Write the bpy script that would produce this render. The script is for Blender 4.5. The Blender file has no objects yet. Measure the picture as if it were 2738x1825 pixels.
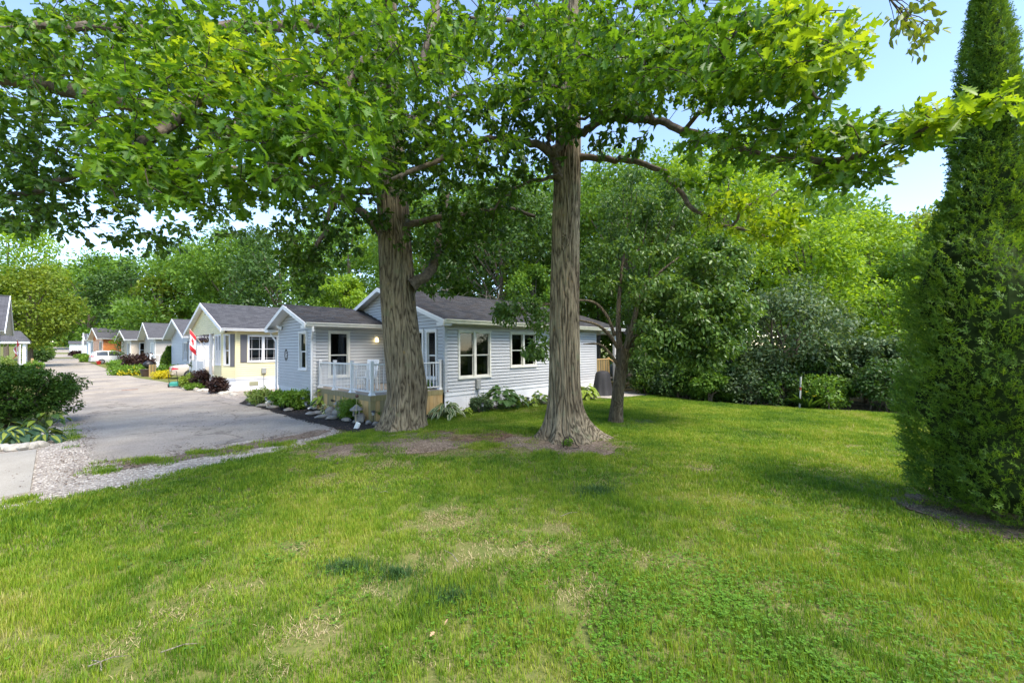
import bpy, math, random
import numpy as np
from mathutils import Vector, Matrix

S = bpy.context.scene
COL = S.collection
R = math.radians

# ------------------------------------------------------------------ camera
SW, SH, F = 2738.0, 1825.0, 1120.0          # photo size and focal length, in photo pixels
CAM_H, PITCH, ROLL = 2.1, R(1.05), R(-0.45)
cam_d = bpy.data.cameras.new('camera'); cam = bpy.data.objects.new('camera', cam_d); COL.objects.link(cam)
cam_d.sensor_width = 36.0; cam_d.lens = 36.0 * F / SW
cam_d.clip_start = 0.05; cam_d.clip_end = 2000
cam.matrix_world = Matrix.Translation((0, 0, CAM_H)) @ Matrix.Rotation(R(90) + PITCH, 4, 'X') @ Matrix.Rotation(ROLL, 4, 'Z')
S.camera = cam

# ------------------------------------------------------------------ sky, sun, exposure
SUN_EL, SUN_DIR = R(56), Vector((0.72, -0.69, 0)).normalized()
W = bpy.data.worlds.new('World'); S.world = W; W.use_nodes = True
wn = W.node_tree; bg = wn.nodes['Background']
sky = wn.nodes.new('ShaderNodeTexSky'); sky.sky_type = 'NISHITA'; sky.sun_disc = False
sky.sun_elevation = SUN_EL; sky.sun_rotation = math.atan2(SUN_DIR.x, SUN_DIR.y)
sky.altitude = 200; sky.air_density = 1.0; sky.dust_density = 0.05; sky.ozone_density = 3.0
wn.links.new(sky.outputs[0], bg.inputs[0]); bg.inputs[1].default_value = 0.15
sun_d = bpy.data.lights.new('sun', 'SUN'); sun = bpy.data.objects.new('sun', sun_d); COL.objects.link(sun)
sun_d.energy = 2.6; sun_d.angle = R(32); sun_d.color = (1.0, 0.95, 0.86)
to_sun = Vector((SUN_DIR.x * math.cos(SUN_EL), SUN_DIR.y * math.cos(SUN_EL), math.sin(SUN_EL)))
sun.rotation_euler = to_sun.to_track_quat('Z', 'Y').to_euler(); sun.location = to_sun * 60
S.view_settings.view_transform = 'Standard'; S.view_settings.look = 'None'
S.view_settings.gamma = 1.0; S.view_settings.use_curve_mapping = False
S.view_settings.exposure = 1.62
S.view_settings.use_white_balance = True; S.view_settings.white_balance_temperature = 6950; S.view_settings.white_balance_tint = 13
S.render.engine = 'CYCLES'
S.cycles.use_denoising = True; S.cycles.max_bounces = 6; S.cycles.transparent_max_bounces = 10
S.cycles.diffuse_bounces = 3; S.cycles.transmission_bounces = 4; S.cycles.sample_clamp_indirect = 6

# ------------------------------------------------------------------ helpers
rng = random.Random(7)
nr = np.random.default_rng(7)
CM = np.array(cam.matrix_world.to_3x3())

def ray(sx, sy):
    d = CM @ np.array([(sx - SW / 2) / F, -(sy - SH / 2) / F, -1.0])
    return d
def at(sx, sy, Y):
    d = ray(sx, sy); t = Y / d[1]
    return Vector((d[0] * t, Y, CAM_H + d[2] * t))
def proj(p):
    c = CM.T @ (np.array(p, float) - np.array([0, 0, CAM_H]))
    return SW / 2 + F * c[0] / -c[2], SH / 2 - F * c[1] / -c[2]

G0 = np.array([-14.5, 22.0]); E2S = np.array([-0.7373, 0.6756])
def terrain(x, y):
    w = (x - G0[0]) * E2S[0] + (y - G0[1]) * E2S[1]
    z = np.interp(w, [4, 30, 54, 81, 120, 165, 400], [0, .33, .7, 1.05, 2.0, 3.6, 9.0])
    return z
def mound(x, y):
    m = 0.16 * np.exp(-(((x + 0.5) / 2.6) ** 2 + ((y - 9.9) / 1.1) ** 2))
    return m
def bumps(x, y):
    return 0.02 * np.sin(x * .9 + 1.3) * np.sin(y * .8) + 0.012 * np.sin(x * 2.3 + y * 1.7)
def gnd(sx, sy):
    """where the line of sight through a photo pixel meets the ground"""
    d = ray(sx, sy); t = np.geomspace(1.0, 260, 4000) / d[1]
    h = CAM_H + d[2] * t - terrain(d[0] * t, d[1] * t); i = int(np.argmax(h <= 0)) if (h <= 0).any() else len(t) - 1
    if i > 0 and h[i] < 0: k = h[i - 1] / (h[i - 1] - h[i]); tt = t[i - 1] + (t[i] - t[i - 1]) * k
    else: tt = t[i]
    x, y = d[0] * tt, d[1] * tt
    return Vector((x, y, float(terrain(x, y))))

# ---- materials
MATS = {}
def mat(name, col, rough=.6, spec=.5, metal=0, noise=0, nscale=8, bump=0, bscale=30, emit=None, stretch=None, col2=None, detail=4):
    if name in MATS: return MATS[name]
    m = bpy.data.materials.new(name); m.use_nodes = True; MATS[name] = m
    nt = m.node_tree; b = nt.nodes['Principled BSDF']
    b.inputs['Base Color'].default_value = (*col, 1); b.inputs['Roughness'].default_value = rough
    b.inputs['Specular IOR Level'].default_value = spec; b.inputs['Metallic'].default_value = metal
    if noise or bump or col2:
        tc = nt.nodes.new('ShaderNodeTexCoord'); vec = tc.outputs['Object']
        if stretch:
            mp = nt.nodes.new('ShaderNodeMapping'); mp.inputs['Scale'].default_value = stretch
            nt.links.new(vec, mp.inputs[0]); vec = mp.outputs[0]
        if noise or col2:
            n = nt.nodes.new('ShaderNodeTexNoise'); n.inputs['Scale'].default_value = nscale; n.inputs['Detail'].default_value = detail
            nt.links.new(vec, n.inputs['Vector'])
            r = nt.nodes.new('ShaderNodeValToRGB')
            c2 = col2 if col2 else tuple(min(1, c * (1 + noise)) for c in col)
            c1 = col if col2 else tuple(c * (1 - noise) for c in col)
            r.color_ramp.elements[0].position = .32; r.color_ramp.elements[1].position = .68
            r.color_ramp.elements[0].color = (*c1, 1); r.color_ramp.elements[1].color = (*c2, 1)
            nt.links.new(n.outputs[0], r.inputs[0]); nt.links.new(r.outputs[0], b.inputs['Base Color'])
        if bump:
            n2 = nt.nodes.new('ShaderNodeTexNoise'); n2.inputs['Scale'].default_value = bscale; n2.inputs['Detail'].default_value = 5
            nt.links.new(vec, n2.inputs['Vector'])
            bp = nt.nodes.new('ShaderNodeBump'); bp.inputs['Strength'].default_value = bump; bp.inputs['Distance'].default_value = .02
            nt.links.new(n2.outputs[0], bp.inputs['Height']); nt.links.new(bp.outputs[0], b.inputs['Normal'])
    if emit:
        b.inputs['Emission Color'].default_value = (*emit[0], 1); b.inputs['Emission Strength'].default_value = emit[1]
    return m

def leaf_mat(name, c1, c2, trans=.35, rough=.5, c3=None, tint=1.0, spec=.35):
    """foliage: colour varies leaf by leaf, light comes through"""
    if name in MATS: return MATS[name]
    m = bpy.data.materials.new(name); m.use_nodes = True; MATS[name] = m
    nt = m.node_tree; b = nt.nodes['Principled BSDF']; out = nt.nodes['Material Output']
    g = nt.nodes.new('ShaderNodeNewGeometry')
    n = nt.nodes.new('ShaderNodeTexNoise'); n.inputs['Scale'].default_value = .9; n.inputs['Detail'].default_value = 2
    nt.links.new(g.outputs['Position'], n.inputs['Vector'])
    mx = nt.nodes.new('ShaderNodeMath'); mx.operation = 'MULTIPLY_ADD'
    nt.links.new(g.outputs['Random Per Island'], mx.inputs[0]); mx.inputs[1].default_value = .62
    ms = nt.nodes.new('ShaderNodeMath'); ms.operation = 'MULTIPLY'; ms.inputs[1].default_value = .42
    nt.links.new(n.outputs[0], ms.inputs[0]); nt.links.new(ms.outputs[0], mx.inputs[2])
    r = nt.nodes.new('ShaderNodeValToRGB'); cr = r.color_ramp
    cr.elements[0].position = .18; cr.elements[1].position = .78 if c3 is None else .7
    cr.elements[0].color = (*c1, 1); cr.elements[1].color = (*c2, 1)
    if c3: e = cr.elements.new(.95); e.color = (*c3, 1)
    nt.links.new(mx.outputs[0], r.inputs[0]); nt.links.new(r.outputs[0], b.inputs['Base Color'])
    b.inputs['Roughness'].default_value = rough; b.inputs['Specular IOR Level'].default_value = spec
    t = nt.nodes.new('ShaderNodeBsdfTranslucent')
    hs = nt.nodes.new('ShaderNodeMix'); hs.data_type = 'RGBA'; hs.blend_type = 'MULTIPLY'; hs.inputs[0].default_value = 1
    nt.links.new(r.outputs[0], hs.inputs[6]); hs.inputs[7].default_value = (1.9 * tint, 1.7 * tint, .7 * tint, 1)
    nt.links.new(hs.outputs[2], t.inputs[0])
    ms2 = nt.nodes.new('ShaderNodeMixShader'); ms2.inputs[0].default_value = trans
    nt.links.new(b.outputs[0], ms2.inputs[1]); nt.links.new(t.outputs[0], ms2.inputs[2])
    nt.links.new(ms2.outputs[0], out.inputs[0])
    return m

def glass_mat(name='window_glass', tint=(.42, .46, .48)):
    if name in MATS: return MATS[name]
    m = bpy.data.materials.new(name); m.use_nodes = True; MATS[name] = m
    nt = m.node_tree; nt.nodes.remove(nt.nodes['Principled BSDF']); out = nt.nodes['Material Output']
    tr = nt.nodes.new('ShaderNodeBsdfTransparent'); tr.inputs[0].default_value = (*tint, 1)
    gl = nt.nodes.new('ShaderNodeBsdfGlossy'); gl.inputs['Roughness'].default_value = .03
    fr = nt.nodes.new('ShaderNodeValue'); fr.outputs[0].default_value = .055
    mx = nt.nodes.new('ShaderNodeMixShader')
    nt.links.new(fr.outputs[0], mx.inputs[0]); nt.links.new(tr.outputs[0], mx.inputs[1]); nt.links.new(gl.outputs[0], mx.inputs[2])
    nt.links.new(mx.outputs[0], out.inputs[0])
    return m

# ---- objects
def tag(o, label=None, cat=None, group=None, kind=None):
    if label: o['label'] = label
    if cat: o['category'] = cat
    if group: o['group'] = group
    if kind: o['kind'] = kind
    return o
def empty(name, loc=(0, 0, 0), rz=0, label=None, cat=None, group=None):
    o = bpy.data.objects.new(name, None); COL.objects.link(o)
    o.location = loc; o.rotation_euler = (0, 0, rz); o.empty_display_size = .2
    return tag(o, label, cat, group)
def link(name, me, parent=None, loc=(0, 0, 0), rz=0):
    o = bpy.data.objects.new(name, me); COL.objects.link(o)
    o.location = loc; o.rotation_euler = (0, 0, rz)
    if parent is not None: o.parent = parent
    return o
def np_mesh(name, V, faces_flat, counts, material, smooth=False):
    """V (n,3), flat vertex indices, verts per face"""
    me = bpy.data.meshes.new(name)
    me.vertices.add(len(V)); me.vertices.foreach_set('co', np.asarray(V, np.float32).ravel())
    me.loops.add(len(faces_flat)); me.loops.foreach_set('vertex_index', np.asarray(faces_flat, np.int32))
    counts = np.asarray(counts, np.int32); starts = np.concatenate([[0], np.cumsum(counts)[:-1]]).astype(np.int32)
    me.polygons.add(len(counts)); me.polygons.foreach_set('loop_start', starts)
    if smooth: me.polygons.foreach_set('use_smooth', np.ones(len(counts), bool))
    me.update(calc_edges=True)
    if material: me.materials.append(material)
    return me

class MB:
    """collects simple solids, then links them as one mesh object"""
    def __init__(s): s.v = []; s.f = []; s.M = None
    def add(s, vs, fs):
        k = len(s.v)
        for p in vs:
            p = Vector(p)
            s.v.append(s.M @ p if s.M is not None else p)
        for f in fs: s.f.append([i + k for i in f])
        return s
    def box(s, x0, x1, y0, y1, z0, z1):
        return s.add([(x0, y0, z0), (x1, y0, z0), (x1, y1, z0), (x0, y1, z0), (x0, y0, z1), (x1, y0, z1), (x1, y1, z1), (x0, y1, z1)],
                     [(3, 2, 1, 0), (4, 5, 6, 7), (0, 1, 5, 4), (1, 2, 6, 5), (2, 3, 7, 6), (3, 0, 4, 7)])
    def hexa(s, p):   # 8 points, bottom ring then top ring
        return s.add(p, [(3, 2, 1, 0), (4, 5, 6, 7), (0, 1, 5, 4), (1, 2, 6, 5), (2, 3, 7, 6), (3, 0, 4, 7)])
    def bevbox(s, x0, x1, y0, y1, z0, z1, b=.01):
        # box with bevelled vertical edges and top
        ring = lambda d, z: [(x0 + d, y0 + b, z), (x0 + b, y0 + d, z), (x1 - b, y0 + d, z), (x1 - d, y0 + b, z), (x1 - d, y1 - b, z), (x1 - b, y1 - d, z), (x0 + b, y1 - d, z), (x0 + d, y1 - b, z)]
        vs = ring(0, z0) + ring(0, z1 - b) + ring(b * .8, z1)
        fs = [tuple(range(7, -1, -1)), tuple(range(16, 24))]
        for r_ in (0, 8):
            for i in range(8): fs.append((r_ + i, r_ + (i + 1) % 8, r_ + 8 + (i + 1) % 8, r_ + 8 + i))
        return s.add(vs, fs)
    def bar(s, a, b, w, h=None, up=(0, 0, 1)):
        a, b = Vector(a), Vector(b); h = h or w; d = (b - a).normalized(); up = Vector(up)
        if abs(d.dot(up)) > .98: up = Vector((1, 0, 0))
        x = d.cross(up).normalized() * w / 2; y = x.cross(d).normalized() * h / 2
        return s.hexa([a - x - y, a + x - y, b + x - y, b - x - y, a - x + y, a + x + y, b + x + y, b - x + y])
    def tube(s, pts, rad, n=8, cap=True):
        pts = [Vector(p) for p in pts]; m = len(pts)
        if not hasattr(rad, '__len__'): rad = [rad] * m
        vs = []; prev = None
        for i, p in enumerate(pts):
            t = (pts[min(i + 1, m - 1)] - pts[max(i - 1, 0)])
            t = t.normalized() if t.length > 1e-9 else Vector((0, 0, 1))
            if prev is None:
                u = t.orthogonal().normalized()
            else:
                u = (prev - t * prev.dot(t)); u = u.normalized() if u.length > 1e-6 else t.orthogonal().normalized()
            prev = u; w = t.cross(u)
            for k in range(n):
                a = 2 * math.pi * k / n; vs.append(p + (u * math.cos(a) + w * math.sin(a)) * rad[i])
        fs = []
        for i in range(m - 1):
            for k in range(n):
                fs.append((i * n + k, i * n + (k + 1) % n, (i + 1) * n + (k + 1) % n, (i + 1) * n + k))
        if cap: fs.append(tuple(range(n - 1, -1, -1))); fs.append(tuple(range((m - 1) * n, m * n)))
        return s.add(vs, fs)
    def lathe(s, prof, c=(0, 0, 0), n=16, cap=True):
        vs = []; cx, cy, cz = c
        for r_, z in prof:
            for k in range(n):
                a = 2 * math.pi * k / n; vs.append((cx + r_ * math.cos(a), cy + r_ * math.sin(a), cz + z))
        fs = []; m = len(prof)
        for i in range(m - 1):
            for k in range(n): fs.append((i * n + k, i * n + (k + 1) % n, (i + 1) * n + (k + 1) % n, (i + 1) * n + k))
        if cap: fs.append(tuple(range(n - 1, -1, -1))); fs.append(tuple(range((m - 1) * n, m * n)))
        return s.add(vs, fs)
    def prism(s, poly, d):
        """poly: 3-D points of a flat outline, d: extrusion vector"""
        poly = [Vector(p) for p in poly]; d = Vector(d); n = len(poly)
        return s.add(poly + [p + d for p in poly], [tuple(range(n - 1, -1, -1)), tuple(range(n, 2 * n))] + [(i, (i + 1) % n, n + (i + 1) % n, n + i) for i in range(n)])
    def blob(s, c, r, n=8, m=6, jit=.15, seed=1, flat=0):
        rr = random.Random(seed); vs = []; fs = []
        ph = rr.random() * 6
        for i in range(m + 1):
            th = math.pi * i / m
            for k in range(n):
                a = 2 * math.pi * k / n
                q = 1 + jit * (math.sin(a * 2 + ph + i) * .5 + rr.uniform(-.6, .6))
                z = math.cos(th) * r[2] * (1 + rr.uniform(-.5, .5) * jit)
                if z < -r[2] * (1 - flat): z = -r[2] * (1 - flat)
                vs.append((c[0] + math.sin(th) * math.cos(a) * r[0] * q, c[1] + math.sin(th) * math.sin(a) * r[1] * q, c[2] + z))
        for i in range(m):
            for k in range(n): fs.append((i * n + k, (i + 1) * n + k, (i + 1) * n + (k + 1) % n, i * n + (k + 1) % n))
        return s.add(vs, fs)
    def mesh(s, name, material, smooth=False):
        me = bpy.data.meshes.new(name); me.from_pydata([tuple(p) for p in s.v], [], s.f); me.update()
        if material: me.materials.append(material)
        if smooth:
            me.polygons.foreach_set('use_smooth', [True] * len(me.polygons)); me.update()
            try: me.set_sharp_from_angle(angle=R(40))
            except Exception: pass
        return me
    def build(s, name, material, parent=None, smooth=False, loc=(0, 0, 0), rz=0):
        return link(name, s.mesh(name, material, smooth), parent, loc, rz)
def T(x, y, z, rz=0): return Matrix.Translation((x, y, z)) @ Matrix.Rotation(rz, 4, 'Z')
# ------------------------------------------------------------------ the ground
def ground_material():
    m = bpy.data.materials.new('soil_under_grass'); m.use_nodes = True; nt = m.node_tree; b = nt.nodes['Principled BSDF']
    g = nt.nodes.new('ShaderNodeNewGeometry')
    n = nt.nodes.new('ShaderNodeTexNoise'); n.inputs['Scale'].default_value = 1.3; n.inputs['Detail'].default_value = 8
    n2 = nt.nodes.new('ShaderNodeTexNoise'); n2.inputs['Scale'].default_value = 45; n2.inputs['Detail'].default_value = 4
    for q in (n, n2): nt.links.new(g.outputs['Position'], q.inputs['Vector'])
    r = nt.nodes.new('ShaderNodeValToRGB'); e = r.color_ramp.elements
    e[0].position = .3; e[0].color = (.07, .12, .025, 1); e[1].position = .78; e[1].color = (.29, .23, .13, 1)
    x = e.new(.55); x.color = (.15, .16, .05, 1)
    ad = nt.nodes.new('ShaderNodeMath'); ad.operation = 'MULTIPLY_ADD'; ad.inputs[1].default_value = .45; 
    nt.links.new(n2.outputs[0], ad.inputs[0]); 
    ml = nt.nodes.new('ShaderNodeMath'); ml.operation = 'MULTIPLY'; ml.inputs[1].default_value = .6
    nt.links.new(n.outputs[0], ml.inputs[0]); nt.links.new(ml.outputs[0], ad.inputs[2])
    nt.links.new(ad.outputs[0], r.inputs[0]); nt.links.new(r.outputs[0], b.inputs['Base Color'])
    b.inputs['Roughness'].default_value = .95; b.inputs['Specular IOR Level'].default_value = .1
    bp = nt.nodes.new('ShaderNodeBump'); bp.inputs['Strength'].default_value = .6; bp.inputs['Distance'].default_value = .02
    nt.links.new(n2.outputs[0], bp.inputs['Height']); nt.links.new(bp.outputs[0], b.inputs['Normal'])
    return m
def speckle(name, cols, s1, s2, rough=.9, bump=.5, dist=.01, big=.25, cracks=False):
    """road / gravel / mulch surfaces: fine speckle over broad stains; cols dark..light"""
    m = bpy.data.materials.new(name); m.use_nodes = True; MATS[name] = m; nt = m.node_tree; b = nt.nodes['Principled BSDF']
    g = nt.nodes.new('ShaderNodeNewGeometry')
    a = nt.nodes.new('ShaderNodeTexNoise'); a.inputs['Scale'].default_value = s1; a.inputs['Detail'].default_value = 6
    v = nt.nodes.new('ShaderNodeTexVoronoi'); v.inputs['Scale'].default_value = s2
    f = nt.nodes.new('ShaderNodeTexNoise'); f.inputs['Scale'].default_value = s2 * 1.7; f.inputs['Detail'].default_value = 3
    for q in (a, v, f): nt.links.new(g.outputs['Position'], q.inputs['Vector'])
    sep = nt.nodes.new('ShaderNodeSeparateColor'); nt.links.new(v.outputs['Color'], sep.inputs[0])
    m1 = nt.nodes.new('ShaderNodeMath'); m1.operation = 'MULTIPLY_ADD'; m1.inputs[1].default_value = .35
    nt.links.new(sep.outputs[0], m1.inputs[0])
    m2 = nt.nodes.new('ShaderNodeMath'); m2.operation = 'MULTIPLY_ADD'; m2.inputs[1].default_value = .3
    nt.links.new(f.outputs[0], m2.inputs[0]); 
    m3 = nt.nodes.new('ShaderNodeMath'); m3.operation = 'MULTIPLY'; m3.inputs[1].default_value = .55
    nt.links.new(a.outputs[0], m3.inputs[0]); nt.links.new(m3.outputs[0], m2.inputs[2]); nt.links.new(m2.outputs[0], m1.inputs[2])
    r = nt.nodes.new('ShaderNodeValToRGB'); e = r.color_ramp.elements
    e[0].position = .36; e[0].color = (*cols[0], 1); e[1].position = .85; e[1].color = (*cols[-1], 1)
    for i, c in enumerate(cols[1:-1]): q = e.new(.36 + .49 * (i + 1) / (len(cols) - 1)); q.color = (*c, 1)
    nt.links.new(m1.outputs[0], r.inputs[0]); last = r.outputs[0]
    if cracks:
        w = nt.nodes.new('ShaderNodeTexNoise'); w.inputs['Scale'].default_value = .8; w.inputs['Detail'].default_value = 6
        nt.links.new(g.outputs['Position'], w.inputs['Vector'])
        vc = nt.nodes.new('ShaderNodeTexVoronoi'); vc.feature = 'DISTANCE_TO_EDGE'; vc.inputs['Scale'].default_value = .22
        mixv = nt.nodes.new('ShaderNodeVectorMath'); mixv.operation = 'MULTIPLY_ADD'; mixv.inputs[1].default_value = (2.2, 2.2, 2.2)
        nt.links.new(w.outputs['Color'], mixv.inputs[0]); nt.links.new(g.outputs['Position'], mixv.inputs[2]); nt.links.new(mixv.outputs[0], vc.inputs['Vector'])
        rc = nt.nodes.new('ShaderNodeValToRGB'); rc.color_ramp.elements[0].position = .002; rc.color_ramp.elements[1].position = .012
        rc.color_ramp.elements[0].color = (.45, .42, .4, 1); rc.color_ramp.elements[1].color = (1, 1, 1, 1)
        nt.links.new(vc.outputs['Distance'], rc.inputs[0])
        mm = nt.nodes.new('ShaderNodeMix'); mm.data_type = 'RGBA'; mm.blend_type = 'MULTIPLY'; mm.inputs[0].default_value = .75
        nt.links.new(last, mm.inputs[6]); nt.links.new(rc.outputs[0], mm.inputs[7]); last = mm.outputs[2]
        # broad wear
        wb = nt.nodes.new('ShaderNodeTexNoise'); wb.inputs['Scale'].default_value = .45; wb.inputs['Detail'].default_value = 5
        nt.links.new(g.outputs['Position'], wb.inputs['Vector'])
        rb = nt.nodes.new('ShaderNodeValToRGB'); rb.color_ramp.elements[0].position = .38; rb.color_ramp.elements[1].position = .62
        rb.color_ramp.elements[0].color = (.72, .72, .75, 1); rb.color_ramp.elements[1].color = (1.0, .97, .92, 1)
        nt.links.new(wb.outputs[0], rb.inputs[0])
        m5 = nt.nodes.new('ShaderNodeMix'); m5.data_type = 'RGBA'; m5.blend_type = 'MULTIPLY'; m5.inputs[0].default_value = 1
        nt.links.new(last, m5.inputs[6]); nt.links.new(rb.outputs[0], m5.inputs[7]); last = m5.outputs[2]
    nt.links.new(last, b.inputs['Base Color'])
    b.inputs['Roughness'].default_value = rough; b.inputs['Specular IOR Level'].default_value = .25
    bp = nt.nodes.new('ShaderNodeBump'); bp.inputs['Strength'].default_value = bump; bp.inputs['Distance'].default_value = dist
    nt.links.new(v.outputs['Distance'], bp.inputs['Height']); nt.links.new(bp.outputs[0], b.inputs['Normal'])
    return m

M_ROAD = speckle('worn_asphalt', [(.25, .222, .185), (.37, .335, .285), (.47, .43, .37)], 1.1, 55, bump=.35, dist=.006, cracks=True)
M_GRAVEL = speckle('pale_gravel', [(.20, .165, .135), (.38, .33, .28), (.55, .50, .44)], 2.0, 26, bump=1, dist=.03)
M_MULCH = speckle('dark_mulch', [(.006, .005, .005), (.018, .015, .013), (.05, .042, .036)], 3, 30, bump=1, dist=.03)
M_SOIL = speckle('bare_soil', [(.09, .065, .045), (.20, .15, .11), (.32, .25, .19)], 2.5, 32, bump=.8, dist=.02)
M_CHIPS = speckle('wood_chips', [(.07, .04, .025), (.17, .10, .065), (.33, .22, .15)], 3, 34, bump=1, dist=.02)
M_CONC = speckle('concrete', [(.30, .275, .23), (.36, .335, .285), (.42, .39, .335)], 1.4, 90, bump=.15, dist=.003)
M_LITTER = speckle('forest_litter', [(.012, .012, .006), (.035, .032, .014), (.08, .07, .03)], 2, 12, bump=1, dist=.05)

def nonuni(lo, hi, fine_lo, fine_hi, step, grow=1.35):
    a = list(np.arange(fine_lo, fine_hi + 1e-6, step)); s = step; x = fine_hi
    while x < hi: s *= grow; x += s; a.append(min(x, hi))
    s = step; x = fine_lo; b = []
    while x > lo: s *= grow; x -= s; b.append(max(x, lo))
    return np.array(b[::-1] + a)
# lawn outline on the ground, from the photograph (clockwise)
LAWN = [gnd(*p) for p in [(0, 1356), (120, 1338), (200, 1322), (330, 1296), (450, 1268), (580, 1238), (700, 1212), (800, 1186), (880, 1168), (960, 1152), (1010, 1146)]]
LAWN += [gnd(*p) for p in [(1120, 1122), (1180, 1112), (1264, 1100), (1360, 1090), (1448, 1080), (1540, 1071), (1592, 1066), (1631, 1067), (1690, 1061), (1748, 1056)]]
HEDGE = [gnd(*p) for p in [(1748, 1056), (1861, 1072), (2000, 1083), (2137, 1093), (2280, 1100), (2400, 1106)]]
LAWN += HEDGE + [Vector((13.5, 12.2, 0)), Vector((17, 11.5, 0)), Vector((20, 4, 0)), Vector((14, -4, 0)), Vector((-10, -4, 0)), Vector((-9, 4.2, 0))]
LP = np.array([(p.x, p.y) for p in LAWN])
def inside(P, x, y):
    c = np.zeros(np.shape(x), bool); n = len(P); j = n - 1
    for i in range(n):
        xi, yi, xj, yj = P[i][0], P[i][1], P[j][0], P[j][1]
        cond = ((yi > y) != (yj > y)) & (x < (xj - xi) * (y - yi) / (yj - yi + 1e-12) + xi)
        c ^= cond; j = i
    return c
def edge_dist(P, x, y):
    d = np.full(np.shape(x), 1e9); n = len(P)
    for i in range(n):
        a, b = np.array(P[i]), np.array(P[(i + 1) % n]); ab = b - a; L = ab @ ab + 1e-12
        t = np.clip(((x - a[0]) * ab[0] + (y - a[1]) * ab[1]) / L, 0, 1)
        d = np.minimum(d, np.hypot(x - a[0] - t * ab[0], y - a[1] - t * ab[1]))
    return d
def ground_z(x, y):
    x = np.asarray(x, float); y = np.asarray(y, float)
    ins = inside(LP, x, y); d = np.where(ins, edge_dist(LP, x, y), 0)
    k = np.clip(d / 1.0, 0, 1); k = k * k * (3 - 2 * k)
    return terrain(x, y) + k * (mound(x, y) + bumps(x, y) + .03)

xs = nonuni(-600, 600, -14, 18, .4); ys = nonuni(-120, 700, -4, 22, .4)
GX, GY = np.meshgrid(xs, ys); nx, ny = len(xs), len(ys)
V = np.stack([GX.ravel(), GY.ravel(), ground_z(GX.ravel(), GY.ravel())], 1)
idx = np.arange(nx * ny).reshape(ny, nx)
Q = np.stack([idx[:-1, :-1], idx[:-1, 1:], idx[1:, 1:], idx[1:, :-1]], -1).reshape(-1, 4)
g_o = link('ground', np_mesh('ground', V, Q.ravel(), np.full(len(Q), 4), ground_material(), True)); tag(g_o, kind='structure')

def sheet(name, poly, material, dz, kind='structure', sub=None, jag=0, thick=None):
    """a flat surface laid dz above the ground; outline points (x,y), ragged if jag"""
    pts = []
    n = len(poly); rr = random.Random(len(name) + n)
    for i in range(n):
        a, b = Vector(poly[i][:2]), Vector(poly[(i + 1) % n][:2])
        k = max(1, int((b - a).length / (sub or 1e9)))
        for q in range(k):
            p = a.lerp(b, q / k)
            if jag: p += Vector((rr.uniform(-jag, jag), rr.uniform(-jag, jag)))
            pts.append(p)
    vs = [(p.x, p.y, float(ground_z(p.x, p.y)) + dz) for p in pts]
    me = bpy.data.meshes.new(name)
    if thick:
        m_ = MB(); m_.prism([(a, b, c - thick) for a, b, c in vs], (0, 0, thick)); return tag(m_.build(name, material), kind=kind)
    me.from_pydata(vs, [], [tuple(range(len(vs)))]); me.update(); me.materials.append(material)
    return tag(link(name, me), kind=kind)

# the lane: a strip whose edges come from the photograph
left_e = [gnd(256, 1238), gnd(228, 1200), gnd(205, 1160), gnd(182, 1120)]
left_e = [Vector((p.x, p.y)) for p in left_e]
Ls = [left_e[0], left_e[1], left_e[2], left_e[3], *[Vector(gnd(*q)[:2]) for q in ((152, 1084), (118, 1045), (96, 1008), (96, 978), (106, 957), (114, 947))], Vector((-118, 105)), Vector((-150, 134)), Vector((-190, 168))]
rp = [(894, 1143), (813, 1122), (740, 1102), (655, 1078), (610, 1060), (489, 1038), (456, 1024), (367, 1010), (293, 988), (244, 971), (186, 949), (165, 938)]
Rs = [Vector(gnd(*p)[:2]) for p in rp]
Rs = Rs[:11] + [Vector((-116, 112)), Vector((-187, 173))]
def resample(P, n):
    d = [0]
    for a, b in zip(P[:-1], P[1:]): d.append(d[-1] + (b - a).length)
    d = np.array(d) / d[-1]; t = np.linspace(0, 1, n) ** 2.2
    return np.stack([np.interp(t, d, [p[k] for p in P]) for k in (0, 1)], 1)
NL = 60
A = resample(Ls, NL); B = resample(Rs, NL)
vs = []; fs = []; K = 7
for i in range(NL):
    for k in range(K):
        p = A[i] * (1 - k / (K - 1)) + B[i] * k / (K - 1)
        jit = .06 * math.sin(i * 7.3 + k) if k in (0, K - 1) else 0
        vs.append((p[0] + jit, p[1], float(terrain(p[0], p[1])) + .012))
for i in range(NL - 1):
    for k in range(K - 1): fs.append((i * K + k, i * K + k + 1, (i + 1) * K + k + 1, (i + 1) * K + k))
me = bpy.data.meshes.new('road'); me.from_pydata(vs, [], fs); me.update(); me.materials.append(M_ROAD)
tag(link('road', me), kind='structure')
def G(l): return [gnd(*p) for p in l]
# gravel shoulder in front of the lane and along its left side
sheet('gravel_path', G([(-60, 1385), (60, 1350), (200, 1326), (330, 1300), (450, 1272), (580, 1242), (700, 1216), (800, 1190), (900, 1160), (905, 1135), (860, 1142), (700, 1172), (450, 1208), (262, 1230), (232, 1190), (210, 1150), (190, 1110), (160, 1110), (120, 1160), (70, 1180), (-60, 1230)]), M_GRAVEL, .006, sub=.3, jag=.05)
sheet('dirt_verge', G([(300, 1262), (420, 1240), (560, 1220), (700, 1196), (800, 1176), (890, 1154), (850, 1150), (720, 1176), (600, 1198), (450, 1222), (330, 1240)]), M_SOIL, .018, sub=.25, jag=.09)
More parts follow.
